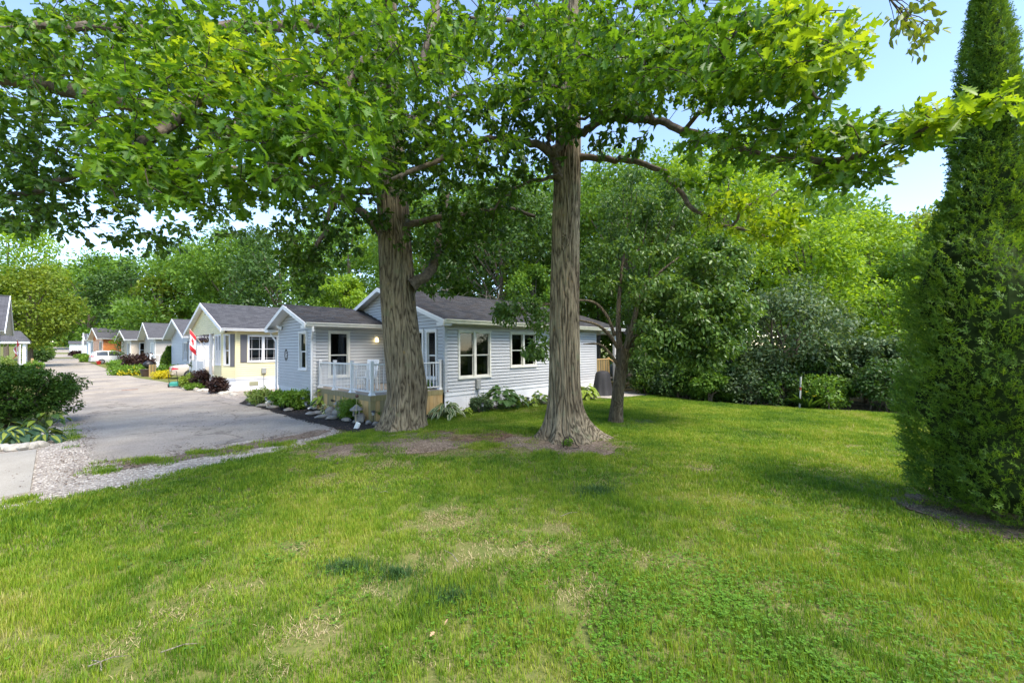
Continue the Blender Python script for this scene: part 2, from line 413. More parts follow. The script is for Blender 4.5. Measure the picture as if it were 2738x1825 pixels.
# concrete pad at the left edge, driveways and patio
sheet('concrete_pad', G([(-200, 1242), (98, 1203), (80, 1318), (-200, 1372)]), M_CONC, .03, thick=.1)
sheet('driveway', G([(488, 1039), (560, 1052), (660, 1079), (735, 1102)]) + [Vector((-11.2, 21.6)), Vector((-8.6, 24.6)), Vector((-10.2, 27.2)), Vector((-14.4, 23.0))], M_GRAVEL, .016, sub=.6, jag=.03)
sheet('patio', G([(1570, 1056), (1600, 1063), (1640, 1066), (1700, 1059), (1752, 1054), (1700, 1044), (1640, 1044), (1570, 1046)]), M_CONC, .02)
# planting beds round the house
BED1 = G([(640, 1080), (690, 1088), (740, 1104), (813, 1124), (894, 1145), (960, 1158), (1020, 1152), (1060, 1128), (990, 1104), (850, 1086), (740, 1066), (660, 1066)])
sheet('mulch_bed', BED1, M_MULCH, .022, sub=.3, jag=.03)
sheet('mulch_bed', G([(1120, 1126), (1180, 1116), (1264, 1103), (1360, 1093), (1448, 1083), (1540, 1073), (1592, 1066), (1580, 1052), (1454, 1062), (1300, 1080), (1150, 1096), (1100, 1108)]), M_MULCH, .022, sub=.3, jag=.03)
sheet('bare_soil', G([(850, 1190), (930, 1168), (1010, 1168), (1140, 1168), (1240, 1164), (1330, 1172), (1400, 1188), (1420, 1206), (1370, 1210), (1260, 1204), (1160, 1212), (1060, 1226), (960, 1240), (880, 1244), (840, 1222)]), M_SOIL, .012, sub=.2, jag=.1)
sheet('wood_chips', G([(1130, 1172), (1230, 1166), (1330, 1174), (1380, 1186), (1330, 1200), (1230, 1196), (1150, 1190)]), M_CHIPS, .022, sub=.15, jag=.06)
sheet('bare_soil', G([(1392, 1190), (1450, 1176), (1560, 1176), (1640, 1196), (1655, 1216), (1590, 1232), (1500, 1232), (1420, 1214)]), M_SOIL, .014, sub=.15, jag=.07)
sheet('bare_soil', [Vector((4.9, 5.5)), Vector((5.0, 4.7)), Vector((5.5, 4.35)), Vector((7, 4.2)), Vector((7.2, 6.2)), Vector((5.8, 6.2))], M_SOIL, .012, sub=.15, jag=.08)
# forest floor behind the hedge
hp = [Vector((p.x, p.y)) for p in HEDGE]
sheet('forest_floor', hp + [Vector((13.5, 12.2)), Vector((40, 6)), Vector((70, 30)), Vector((40, 90)), Vector((-10, 90)), Vector((-16, 42)), Vector((-2, 27))], M_LITTER, .01, sub=1.5, jag=.05)

# ------------------------------------------------------------------ grass (tiles of blades, instanced)
def grass_material():
    m = bpy.data.materials.new('grass_blades'); m.use_nodes = True; nt = m.node_tree; b = nt.nodes['Principled BSDF']; out = nt.nodes['Material Output']
    g = nt.nodes.new('ShaderNodeNewGeometry')
    a = nt.nodes.new('ShaderNodeTexNoise'); a.inputs['Scale'].default_value = .55; a.inputs['Detail'].default_value = 5; a.inputs['Roughness'].default_value = .6
    f = nt.nodes.new('ShaderNodeTexNoise'); f.inputs['Scale'].default_value = 5; f.inputs['Detail'].default_value = 3
    for q in (a, f): nt.links.new(g.outputs['Position'], q.inputs['Vector'])
    def ma(op, x, y, z=None):
        n = nt.nodes.new('ShaderNodeMath'); n.operation = op
        for i, s in enumerate((x, y, z)):
            if s is None: continue
            if isinstance(s, (int, float)): n.inputs[i].default_value = s
            else: nt.links.new(s, n.inputs[i])
        return n.outputs[0]
    v = ma('MULTIPLY', ma('SUBTRACT', ma('MULTIPLY_ADD', a.outputs[0], 1.6, ma('MULTIPLY_ADD', f.outputs[0], .7, ma('MULTIPLY', g.outputs['Random Per Island'], .45))), .92), 1.05)
    r = nt.nodes.new('ShaderNodeValToRGB'); e = r.color_ramp.elements
    e[0].position = .05; e[0].color = (.060, .150, .016, 1); e[1].position = 1.0; e[1].color = (.48, .42, .20, 1)
    for p, c in ((.30, (.115, .225, .018)), (.48, (.185, .305, .022)), (.66, (.265, .355, .034)), (.85, (.39, .40, .085))):
        q = e.new(p); q.color = (*c, 1)
    nt.links.new(v, r.inputs[0]); nt.links.new(r.outputs[0], b.inputs['Base Color'])
    b.inputs['Roughness'].default_value = .5; b.inputs['Specular IOR Level'].default_value = .25
    t = nt.nodes.new('ShaderNodeBsdfTranslucent'); hs = nt.nodes.new('ShaderNodeMix'); hs.data_type = 'RGBA'; hs.blend_type = 'MULTIPLY'
    hs.inputs[0].default_value = 1; hs.inputs[7].default_value = (1.6, 1.5, .8, 1); nt.links.new(r.outputs[0], hs.inputs[6]); nt.links.new(hs.outputs[2], t.inputs[0])
    mx = nt.nodes.new('ShaderNodeMixShader'); mx.inputs[0].default_value = .35
    nt.links.new(b.outputs[0], mx.inputs[1]); nt.links.new(t.outputs[0], mx.inputs[2]); nt.links.new(mx.outputs[0], out.inputs[0])
    return m
M_GRASS = grass_material()
M_CLOVER = leaf_mat('clover_leaves', (.06, .16, .015), (.14, .30, .03), .3)

def blade_tile(name, n, size, hmin, hmax, w, seed, material=None, lean=.6):
    r = np.random.default_rng(seed)
    x = r.uniform(-size, size, n); y = r.uniform(-size, size, n)
    a = r.uniform(0, 2 * np.pi, n); h = r.uniform(hmin, hmax, n); b = r.uniform(.15, 1, n) * lean * h; ww = w * r.uniform(.6, 1.3, n)
    dx, dy = np.cos(a), np.sin(a); px, py = -dy, dx
    P = np.zeros((n, 5, 3))
    P[:, 0] = np.stack([x - px * ww, y - py * ww, 0 * x], 1); P[:, 1] = np.stack([x + px * ww, y + py * ww, 0 * x], 1)
    mx, my = x + dx * b * .35, y + dy * b * .35
    P[:, 2] = np.stack([mx + px * ww * .8, my + py * ww * .8, h * .6], 1); P[:, 3] = np.stack([mx - px * ww * .8, my - py * ww * .8, h * .6], 1)
    P[:, 4] = np.stack([x + dx * b, y + dy * b, h], 1)
    base = np.arange(n)[:, None] * 5
    q = (base + np.array([[0, 1, 2, 3, 3, 2, 4]])).ravel()
    return np_mesh(name, P.reshape(-1, 3), q, np.tile([4, 3], n), material or M_GRASS)
def clover_tile(name, n, size, seed):
    r = np.random.default_rng(seed); Vs = []; Fs = []; Cs = []
    for i in range(n):
        x, y, h, a0 = r.uniform(-size, size), r.uniform(-size, size), r.uniform(.02, .055), r.uniform(0, 6.28); s = r.uniform(.005, .009)
        for k in range(3):
            a = a0 + k * 2.094; c = np.array([x + math.cos(a) * s, y + math.sin(a) * s, h + r.uniform(-.004, .008)])
            k0 = len(Vs)
            for q in range(6):
                t = q * 1.0472; Vs.append(c + s * np.array([math.cos(t), math.sin(t), .25 * math.cos(t - a)]))
            Fs += [k0 + q for q in range(6)]; Cs.append(6)
    return np_mesh(name, np.array(Vs), Fs, Cs, M_CLOVER)

def scatter_group(name):
    ng = bpy.data.node_groups.new(name, 'GeometryNodeTree')
    ng.interface.new_socket('Geometry', in_out='INPUT', socket_type='NodeSocketGeometry')
    ng.interface.new_socket('Tile', in_out='INPUT', socket_type='NodeSocketObject')
    ng.interface.new_socket('Geometry', in_out='OUTPUT', socket_type='NodeSocketGeometry')
    N = ng.nodes; i = N.new('NodeGroupInput'); o = N.new('NodeGroupOutput')
    oi = N.new('GeometryNodeObjectInfo'); ip = N.new('GeometryNodeInstanceOnPoints')
    ra = N.new('GeometryNodeInputNamedAttribute'); ra.data_type = 'FLOAT_VECTOR'; ra.inputs[0].default_value = 'rot'
    sa = N.new('GeometryNodeInputNamedAttribute'); sa.data_type = 'FLOAT_VECTOR'; sa.inputs[0].default_value = 'scl'
    L = ng.links; L.new(i.outputs[0], ip.inputs['Points']); L.new(i.outputs[1], oi.inputs[0]); L.new(oi.outputs['Geometry'], ip.inputs['Instance'])
    er = N.new('FunctionNodeEulerToRotation'); L.new(ra.outputs[0], er.inputs[0]); L.new(er.outputs[0], ip.inputs['Rotation'])
    L.new(sa.outputs[0], ip.inputs['Scale']); L.new(ip.outputs[0], o.inputs[0])
    return ng
SCAT = scatter_group('scatter_tiles')
def scatter(name, tile_mesh, P, rot, scl, label, cat):
    me = bpy.data.meshes.new(name); me.vertices.add(len(P)); me.vertices.foreach_set('co', np.asarray(P, np.float32).ravel())
    for an, d in (('rot', rot), ('scl', scl)):
        q = me.attributes.new(an, 'FLOAT_VECTOR', 'POINT'); q.data.foreach_set('vector', np.asarray(d, np.float32).ravel())
    o = link(name, me); tile = bpy.data.objects.new(name + '_tile', tile_mesh)
    md = o.modifiers.new('scatter', 'NODES'); md.node_group = SCAT
    for it in SCAT.interface.items_tree:
        if it.name == 'Tile': md[it.identifier] = tile
    return tag(o, label, cat, kind='stuff')

def worn(x, y):
    """0..1 how thin the turf is"""
    pts = [(1180, 1400, .55), (1290, 1480, .5), (1400, 1490, .45), (1560, 1590, .35), (1500, 1420, .3), (1100, 1520, .35), (1010, 1590, .3), (830, 1700, .28), (790, 1480, .22),
           (870, 1285, .3), (790, 1265, .25), (1040, 1250, .5), (700, 1830, .3), (1700, 1500, .3), (1900, 1260, .4), (1720, 1130, .4), (350, 1720, .25), (480, 1640, .25)]
    k = np.zeros(np.shape(x))
    for a, b, r_ in pts:
        p = gnd(a, b); k = np.maximum(k, np.exp(-((x - p.x) ** 2 + (y - p.y) ** 2) / (r_ * .75) ** 2))
    for c, rx, ry in ((gnd(1120, 1200), 2.6, .75), (gnd(1520, 1205), 1.25, .62), (Vector((5.95, 5.2)), 1.05, .85)):
        k = np.maximum(k, np.clip(1.35 - np.hypot((x - c.x) / rx, (y - c.y) / ry), 0, 1) * 1.6)
    return np.clip(k, 0, 1)
step = .2
gx, gy = np.meshgrid(np.arange(-11, 18, step), np.arange(-1.0, 21, step)); gx = gx.ravel() + nr.uniform(-.08, .08, gx.size); gy = gy.ravel() + nr.uniform(-.08, .08, gy.size)
ok = inside(LP, gx, gy) & (np.abs(gx) < gy * 1.35 + 2.5) & (edge_dist(LP, gx, gy) > .07)
gx, gy = gx[ok], gy[ok]; wn_ = worn(gx, gy)
keep = nr.uniform(0, 1, len(gx)) > wn_ * .72
gx, gy, wn_ = gx[keep], gy[keep], wn_[keep]
gz = ground_z(gx, gy) - .004
dist = np.hypot(gx, gy)
near = dist < 6.5
sel = nr.integers(0, 3, len(gx))
hs = (1 - .55 * wn_) * nr.uniform(.75, 1.2, len(gx)) * (1 + .25 * np.sin(gx * 1.7 + 2) * np.sin(gy * 2.1))
for k in range(3):
    for nm, mask, cnt, wd in (('grass', near, 330, .0023), ('grass', ~near, 170, .0042)):
        q = mask & (sel == k)
        rot = np.stack([nr.uniform(-.08, .08, q.sum()), nr.uniform(-.08, .08, q.sum()), nr.uniform(0, 6.28, q.sum())], 1)
        sc = np.stack([np.ones(q.sum()), np.ones(q.sum()), hs[q]], 1)
        scatter(nm, blade_tile('grass_tile', cnt, .145, .03, .075, wd, 10 + k), np.stack([gx, gy, gz], 1)[q], rot, sc, 'short mown lawn grass with yellowed and worn patches', 'grass')
# dry thatch lying between the blades, thickest where the turf is worn
tx, ty = nr.uniform(-9, 9, 16000), nr.uniform(1.8, 11, 16000); q = inside(LP, tx, ty) & (np.abs(tx) < ty * 1.3 + 1) & (nr.uniform(0, 1, 16000) < .05 + .8 * worn(tx, ty)); tx, ty = tx[q], ty[q]
M_THATCH = leaf_mat('dry_thatch', (.24, .18, .09), (.42, .35, .19), .1, .8, c3=(.5, .44, .27), tint=.6, spec=.1)
scatter('thatch', blade_tile('thatch_tile', 40, .13, .006, .03, .0026, 91, M_THATCH, lean=2.6), np.stack([tx, ty, ground_z(tx, ty)], 1), np.stack([0 * tx, 0 * tx, nr.uniform(0, 6.28, len(tx))], 1), np.ones((len(tx), 3)), 'dry straw coloured thatch in worn spots of the lawn', 'thatch')
# clover among the grass, mostly at the right
cx, cy = nr.uniform(-4, 9, 4200), nr.uniform(1.8, 9, 4200)
pw = np.exp(-(((cx - 2.3) / 2.2) ** 2 + ((cy - 3.2) / 1.3) ** 2)) * .85 + np.exp(-(((cx - 1.0) / 1.2) ** 2 + ((cy - 2.6) / .7) ** 2)) * .6 + .05 + .25 * np.exp(-(((cx - 4.5) / 1.5) ** 2 + ((cy - 8) / 1) ** 2))
q = (nr.uniform(0, 1, 4200) < pw * .55) & inside(LP, cx, cy) & (worn(cx, cy) < .6)
cx, cy = cx[q], cy[q]
scatter('clover', clover_tile('clover_tile', 38, .2, 3), np.stack([cx, cy, ground_z(cx, cy)], 1), np.stack([0 * cx, 0 * cx, nr.uniform(0, 6.28, len(cx))], 1), np.ones((len(cx), 3)), 'clover leaves spread through the lawn', 'clover')
M_FESCUE = leaf_mat('fescue_blades', (.03, .085, .022), (.055, .13, .035), .25)
for i, (sx, sy, rad, lab) in enumerate(((1600, 1318, .42, 'dark green grass tuft on the lawn beyond the worn patch'), (1215, 1610, .38, 'large dark bluish tuft of grass in the worn lawn'), (1060, 1545, .2, 'small dark tuft of grass beside worn turf'), (925, 1530, .25, 'low dark tuft of grass left of the worn patch'), (1265, 1180, .22, 'grass tuft on soil between the two oaks'))):
    p = gnd(sx, sy); me = blade_tile('grass_tuft', int(1500 * rad / .4) + 100, 1, .04, .10, .0024, 40 + i, M_FESCUE if i < 4 else M_GRASS)
    co = np.zeros(len(me.vertices) * 3, np.float32); me.vertices.foreach_get('co', co); co = co.reshape(-1, 5, 3)
    c = co[:, 0:2, :2].mean(1); rr_ = np.linalg.norm(c, axis=1); th = nr.uniform(0, 6.28, len(c)); nr_ = np.abs(nr.normal(0, .5, len(c))) * rad
    co[:, :, 0] += (np.cos(th) * nr_ * 1.5 - c[:, 0])[:, None]; co[:, :, 1] += (np.sin(th) * nr_ * .8 - c[:, 1])[:, None]
    me.vertices.foreach_set('co', co.ravel()); me.update()
    tag(link('grass_tuft', me, loc=(p.x, p.y, float(ground_z(p.x, p.y)) - .005)), lab, 'grass tuft')
# ------------------------------------------------------------------ house building kit
M_WHITE = mat('white_trim', (.74, .75, .76), .45, noise=.05, nscale=3)
M_CREAMTRIM = mat('weathered_trim', (.66, .66, .60), .5, noise=.08, nscale=4)
M_SKIRT = mat('white_skirting', (.74, .76, .78), .55, noise=.07, nscale=2)
M_SID_BLUE = mat('blue_grey_siding', (.455, .47, .485), .5, noise=.05, nscale=1.5, bump=.08, bscale=60, stretch=(1, 1, 8))
M_SID_YEL = mat('cream_yellow_siding', (.76, .68, .40), .5, noise=.04, nscale=1.5)
M_SID_WHT = mat('white_siding', (.72, .73, .75), .5, noise=.04)
M_SID_TAUPE = mat('taupe_siding', (.40, .37, .34), .5, noise=.05)
M_SID_LTGREY = mat('light_grey_siding', (.52, .54, .58), .5, noise=.05)
M_SID_BEIGE = mat('beige_siding', (.56, .48, .38), .5, noise=.05)
M_SID_ORANGE = mat('orange_wood_siding', (.62, .20, .035), .5, noise=.12, nscale=4)
M_SID_GREY = mat('grey_siding', (.30, .30, .31), .5, noise=.06)
M_CORE = mat('wall_core', (.20, .19, .18), .8)
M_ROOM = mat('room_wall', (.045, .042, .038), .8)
M_SHUT = mat('grey_shutter', (.11, .11, .12), .5)
M_SH = [mat('shingle_%s' % n, c, .9, .2, noise=.3, nscale=40) for n, c in (('charcoal', (.045, .046, .049)), ('grey', (.070, .070, .072)), ('brown', (.058, .053, .050)))]
M_SHY = [mat('slate_shingle_%s' % n, c, .9, .2, noise=.25, nscale=40) for n, c in (('light', (.095, .096, .103)), ('mid', (.07, .071, .078)))]
M_GLASS = glass_mat()
M_BLIND = mat('blind', (.5, .5, .48), .7)
M_CURTAIN = mat('curtain', (.22, .22, .20), .8)
M_WOOD = [mat('deck_wood_%d' % i, c, .75, .2, noise=.25, nscale=6, stretch=(6, 6, .6), col2=c2) for i, (c, c2) in enumerate((((.40, .27, .12), (.52, .37, .18)), ((.25, .21, .10), (.34, .29, .15)), ((.50, .30, .11), (.60, .42, .2)), ((.21, .19, .11), (.29, .25, .15))))]
M_DECKTOP = mat('weathered_deck', (.36, .31, .25), .8, .2, noise=.2, nscale=5)
M_BLACK = mat('black_metal', (.015, .015, .016), .45)
M_GREYBOX = mat('grey_meter_box', (.30, .31, .30), .5)

def wm(x, y, ang):
    """matrix: wall coords (along, outward, up) -> house coords; wall starts at (x,y), runs along ang, outward is to the right of it"""
    c, s = math.cos(ang), math.sin(ang)
    return Matrix(((c, s, 0, x), (s, -c, 0, y), (0, 0, 1, 0), (0, 0, 0, 1)))
def cuts(x0, x1, za, zb, ops):
    """split a strip round openings -> list of (x0,x1,za,zb)"""
    segs = []; hit = [o for o in ops if o[2] < zb - 1e-4 and o[3] > za + 1e-4 and o[0] < x1 and o[1] > x0]
    cur = x0
    for o in sorted(hit):
        if o[0] > cur + .01: segs.append((cur, o[0], za, zb))
        if o[2] > za + .012: segs.append((o[0], o[1], za, o[2]))
        if o[3] < zb - .012: segs.append((o[0], o[1], o[3], zb))
        cur = o[1]
    if cur < x1 - .01: segs.append((cur, x1, za, zb))
    return segs
def siding(parent, M, L, z0, z1, ops, material, h=.115, gable=None, joined=False, core=True, seed=0, x0=0, corner=None):
    """courses of lap siding with a wall behind; gable=(mid, slope): above z1 the wall narrows to a peak"""
    J = MB(); J.M = M; C = MB(); C.M = M
    def span(z):
        if gable is None or z <= z1: return x0, L
        mid, sl, zp = gable; hw = max(0, (zp - z) / sl); return max(x0, mid - hw), min(L, mid + hw)
    top = z1 if gable is None else gable[2]; z = z0
    while z < top - .02:
        zb = min(z + h, top)
        a0, a1 = span(z); b0, b1 = span(zb)
        for (p, q, za, zc) in cuts(a0, a1, z, zb, ops):
            pt, qt = max(p, b0) if zb > z1 else p, min(q, b1) if zb > z1 else q
            if qt <= pt: pt = qt = (p + q) / 2
            m_ = J if joined else MB(); m_.M = M
            zg = za + ((.006 if joined else .011) if zc - za > .05 else 0); m_.hexa([(p, .0, zg), (q, .0, zg), (q, .034, zg), (p, .034, zg), (pt, .0, zc), (qt, .0, zc), (qt, .004, zc), (pt, .004, zc)])
            if not joined: m_.build('siding_board', material, parent)
        z = zb
    if joined: tag(J.build('siding', material, parent), kind='stuff')
    if core:
        zs = sorted({z0, z1} | {o[2] for o in ops} | {o[3] for o in ops})
        zs = [z_ for z_ in zs if z0 <= z_ <= z1]
        for za, zb in zip(zs[:-1], zs[1:]):
            for (p, q, a, b) in cuts(x0, L, za, zb, ops): C.box(p, q, -.1, -.002, a, b)
        if gable:
            a0, a1 = span(z1 + 1e-5); C.prism([(a0, -.1, z1), (a1, -.1, z1), ((a0 + a1) / 2, -.1, gable[2])], (0, .098, 0))
        C.build('wall', M_ROOM, parent)
def window(parent, M, x0, x1, z0, z1, units=1, hung=True, frame=None, blind=0, curtain=False, grid=False, depth=.05, casing=.075, sill=True):
    frame = frame or M_WHITE; w = MB(); w.M = M; c = casing; o = .05
    w.box(x0, x1, -.08, o, z1 - c, z1); w.box(x0, x1, -.08, o, z0, z0 + c)
    w.box(x0, x0 + c, -.08, o, z0 + c, z1 - c); w.box(x1 - c, x1, -.08, o, z0 + c, z1 - c)
    if sill: w.box(x0 - .02, x1 + .02, o + .001, o + .022, z0 - .01, z0 + .03); w.box(x0 - .015, x1 + .015, o + .001, o + .015, z1 - .03, z1 + .012)
    W_ = (x1 - x0 - 2 * c); g = .05
    for k in range(1, units): xm = x0 + c + W_ * k / units; w.box(xm - g, xm + g, -.08, o - .004, z0 + c, z1 - c)
    wo = w.build('window', frame, parent)
    for k in range(units):
        a = x0 + c + W_ * k / units + (g if k else 0); b = x0 + c + W_ * (k + 1) / units - (g if k < units - 1 else 0)
        zm = z0 + (z1 - z0) * .48
        parts = [(z0 + c, zm), (zm, z1 - c)] if hung else [(z0 + c, z1 - c)]
        for i, (p, q) in enumerate(parts):
            y = -.045 if i == 0 else -.025
            s = MB(); s.M = M; t = .024
            s.box(a, b, y - .012, y + .014, q - t, q); s.box(a, b, y - .012, y + .014, p, p + t)
            s.box(a, a + t, y - .012, y + .014, p + t, q - t); s.box(b - t, b, y - .012, y + .014, p + t, q - t)
            if grid:
                for d in (.13,): s.box(a + d, a + d + .012, y, y + .012, p + t, q - t); s.box(b - d - .012, b - d, y, y + .012, p + t, q - t)
                zz = q - .14 if i == 1 or not hung else p + .12
                s.box(a + t, b - t, y + .001, y + .011, zz, zz + .012)
            s.build('sash', frame, wo)
            gl = MB(); gl.M = M; gl.box(a + t, b - t, y - .006, y - .002, p + t, q - t); gl.build('pane', M_GLASS, wo)
        if blind:
            bl = MB(); bl.M = M; zt = z1 - c; n = int((zt - z0 - c) * blind / .05)
            for i in range(n): bl.hexa([(a, -.13, zt - .05 * i - .045), (b, -.13, zt - .05 * i - .045), (b, -.095, zt - .05 * i - .03), (a, -.095, zt - .05 * i - .03), (a, -.13, zt - .05 * i - .04), (b, -.13, zt - .05 * i - .04), (b, -.095, zt - .05 * i - .025), (a, -.095, zt - .05 * i - .025)])
            bl.box(a, b, -.15, -.145, zt - .05 * n, zt)
            bl.build('blind', M_BLIND, wo)
        if curtain:
            for side in (0, 1):
                cu = MB(); cu.M = M; ww = (b - a) * .2; xs0 = a if side == 0 else b - ww
                for i in range(5): cu.box(xs0 + ww * i / 5, xs0 + ww * (i + 1) / 5 - .004, -.16 - (.03 if i % 2 else 0), -.13 - (.03 if i % 2 else 0), z0 + c, z1 - c)
                cu.build('curtain', M_CURTAIN, wo)
    return wo
def shingle_mats(pal): return pal
def slope_frame(e0, e1, r0):
    """eave start, eave end, ridge start -> matrix with x along eave, y up the slope, z normal"""
    e0, e1, r0 = Vector(e0), Vector(e1), Vector(r0)
    x = (e1 - e0).normalized(); y = (r0 - e0); y = (y - x * y.dot(x)).normalized(); z = x.cross(y)
    if z.z < 0: z = -z
    M = Matrix.Identity(4); M.col[0][:3], M.col[1][:3], M.col[2][:3], M.col[3][:3] = x, y, z, e0
    return M, (e1 - e0).length, ((r0 - e0) - x * (r0 - e0).dot(x)).length
SHINGLE_CACHE = {}
def shingles(roof, root, M, L, H, pal, nmax, tw=.31, ex=.142, clip=None, stuff_only=False):
    """lays tabs course by course; the nmax nearest to the camera are single pieces"""
    items = []; rows = int(H / ex); rr = random.Random(5)
    for j in range(rows + 1):
        off = rr.uniform(0, tw); x = -off; n = 0
        while x < L:
            a, b = max(x, 0), min(x + tw - .006, L)
            if b - a > .03 and (clip is None or clip((a + b) / 2, j * ex)):
                items.append((a, b, j * ex, min(ex * 1.08, H - j * ex), rr.randrange(len(pal)), rr.uniform(0, .003)))
            x += tw
    Mw = root.matrix_basis @ M
    def dist(it): p = Mw @ Vector(((it[0] + it[1]) / 2, it[2], 0)); return (p - Vector((0, 0, CAM_H))).length
    items.sort(key=dist)
    rest = [MB() for _ in pal]
    for i, (a, b, y, hh, c, lift) in enumerate(items):
        t0, t1 = .014 + lift, .005
        if i < nmax and not stuff_only:
            key = (round(b - a, 2), round(hh, 2), c, pal[0].name)
            if key not in SHINGLE_CACHE:
                w = round(b - a, 2); m_ = MB(); m_.hexa([(0, 0, -.002), (w, 0, -.002), (w, hh, -.002), (0, hh, -.002), (0, 0, .015), (w, 0, .015), (w, hh, .005), (0, hh, .005)])
                SHINGLE_CACHE[key] = m_.mesh('shingle', pal[c])
            o = link('shingle', SHINGLE_CACHE[key], roof); o.matrix_local = M @ Matrix.Translation((a, y, lift))
        else:
            m_ = rest[c]; m_.M = M
            m_.hexa([(a, y, -.002), (b, y, -.002), (b, y + hh, -.002), (a, y + hh, -.002), (a, y, t0), (b, y, t0), (b, y + hh, t1), (a, y + hh, t1)])
    for m_, p in zip(rest, pal):
        if m_.v: tag(m_.build('shingles', p, roof), kind='stuff')
def slab(parent, M, L, H, t=.07, material=None, name='roof_deck', clip0=0):
    m_ = MB(); m_.M = M; m_.box(0, L, 0, H, -t, -.001); return m_.build(name, material or M_WHITE, parent)
def gutter(parent, a, b, out, z, material=None):
    """K-profile eaves trough from a to b (2-D), out = outward 2-D unit vector"""
    a, b, out = Vector((*a, 0)), Vector((*b, 0)), Vector((*out, 0)); m_ = MB()
    prof = [(0, -.02), (0, -.125), (.07, -.125), (.085, -.06), (.115, -.02), (.115, 0), (.10, 0), (.095, -.02), (.012, -.02)]
    prof = [(0, 0), (0, -.125), (.07, -.125), (.088, -.06), (.118, -.025), (.118, 0)]
    m_.prism([a + out * x + Vector((0, 0, z + y)) for x, y in prof], b - a)
    return m_.build('gutter', material or M_WHITE, parent)
def rake(parent, p, q, w=.15, t=.03, material=None, name='rake_board', drop=.0):
    """fascia board along a sloping roof edge, hanging below the line p-q"""
    p, q = Vector(p), Vector(q); d = (q - p).normalized(); n = Vector((0, 0, 1)); side = d.cross(n).normalized() * t
    m_ = MB(); dn = Vector((0, 0, -w))
    m_.hexa([p + dn, p + dn + side, q + dn + side, q + dn, p, p + side, q + side, q])
    return m_.build(name, material or M_WHITE, parent)
def ridge_cap(parent, a, b, pal, drop=.03):
    a, b = Vector(a), Vector(b); d = (b - a); n = int(d.length / .28); d.normalize(); s = Vector((-d.y, d.x, 0)) * .14
    m_ = MB()
    for i in range(n):
        p, q = a + d * .28 * i, a + d * (.28 * i + .3)
        m_.hexa([p - s - Vector((0, 0, .05)), p + Vector((0, 0, -.012)), q + Vector((0, 0, -.018)), q - s - Vector((0, 0, .055)), p - s + Vector((0, 0, -.032)), p + Vector((0, 0, .012)), q + Vector((0, 0, .002)), q - s + Vector((0, 0, -.04))])
        m_.hexa([p + s - Vector((0, 0, .05)), p + Vector((0, 0, -.012)), q + Vector((0, 0, -.018)), q + s - Vector((0, 0, .055)), p + s + Vector((0, 0, -.032)), p + Vector((0, 0, .012)), q + Vector((0, 0, .002)), q + s + Vector((0, 0, -.04))])
    m_.build('ridge_cap', pal[0], parent)

# ------------------------------------------------------------------ the grey-blue house
C0 = Vector((-2.23, 13.9, 0))
H1 = empty('mobile_home', C0, R(45), 'blue-grey sided single-storey home with white skirting, behind the two oaks', 'house')
H1.matrix_basis = Matrix.Translation(C0) @ Matrix.Rotation(R(45), 4, 'Z')
ZS, ZE, SL = .68, 3.06, .335
Wd, Lg, EV, VR, XV = 8.1, 8.85, .42, 4.05, 4.2
ZEAVE = 3.07; ZR = ZEAVE + SL * (VR + EV); XR = 6.15; ZXR = ZEAVE + SL * (XR - 3.78)
zw = lambda v: ZEAVE + SL * (v + EV) - .075        # wall top under main right slope
# walls: (start, angle) ; outward to the right of the run direction
MA = wm(0, 0, 0)                       # long side, runs +u, outward -v
ops = [(.53, 2.03, 1.10, 2.76), (3.03, 4.51, 1.39, 2.76), (6.15, 7.52, 1.42, 2.76)]
siding(H1, MA, Lg, ZS, zw(0), ops, M_SID_BLUE)
window(H1, MA, *ops[0], units=2, frame=M_CREAMTRIM, curtain=True); window(H1, MA, *ops[1], units=2, frame=M_CREAMTRIM, blind=.2); window(H1, MA, *ops[2], units=2, frame=M_CREAMTRIM)
MG = wm(0, Wd, -math.pi / 2)           # gable end at u=0, runs from v=8.1 down to 0, outward -u
g2 = lambda v0, v1, a, b: (Wd - v1, Wd - v0, a, b)
opg = [g2(.41, 1.07, 1.09, 2.79), g2(1.22, 3.05, .82, 2.82)]
siding(H1, MG, Wd, ZS, zw(0), opg, M_SID_BLUE, gable=(Wd - VR, SL, ZR - .09))
window(H1, MG, *opg[0], units=1); window(H1, MG, *opg[1], units=2, hung=False, casing=.09)
MX = wm(-2.7, XV, 0)                   # extension side wall above the deck, outward -v
opx = [(.53, 1.33, 1.10, 2.82)]
siding(H1, MX, 2.7, ZS, zw(0), opx, M_SID_BLUE)
window(H1, MX, *opx[0], frame=M_CREAMTRIM, curtain=True)
MF = wm(-2.7, Wd, -math.pi / 2)        # extension street gable, outward -u
XW = Wd - XV
opf = [(Wd - 5.55, Wd - 4.72, 1.38, 2.82)]
siding(H1, MF, XW, ZS, zw(0), opf, M_SID_BLUE, gable=(Wd - XR, SL, ZXR - .09))
window(H1, MF, *opf[0], blind=.75)
MB_ = wm(Lg, Wd, math.pi)              # far long side
siding(H1, MB_, Lg + 2.7, ZS, zw(0), [], M_SID_BLUE, joined=True)
ME = wm(Lg, 0, math.pi / 2)            # back gable
siding(H1, ME, Wd, ZS, zw(0), [], M_SID_BLUE, joined=True, gable=(VR, SL, ZR - .09))
cb = MB()                              # corner boards
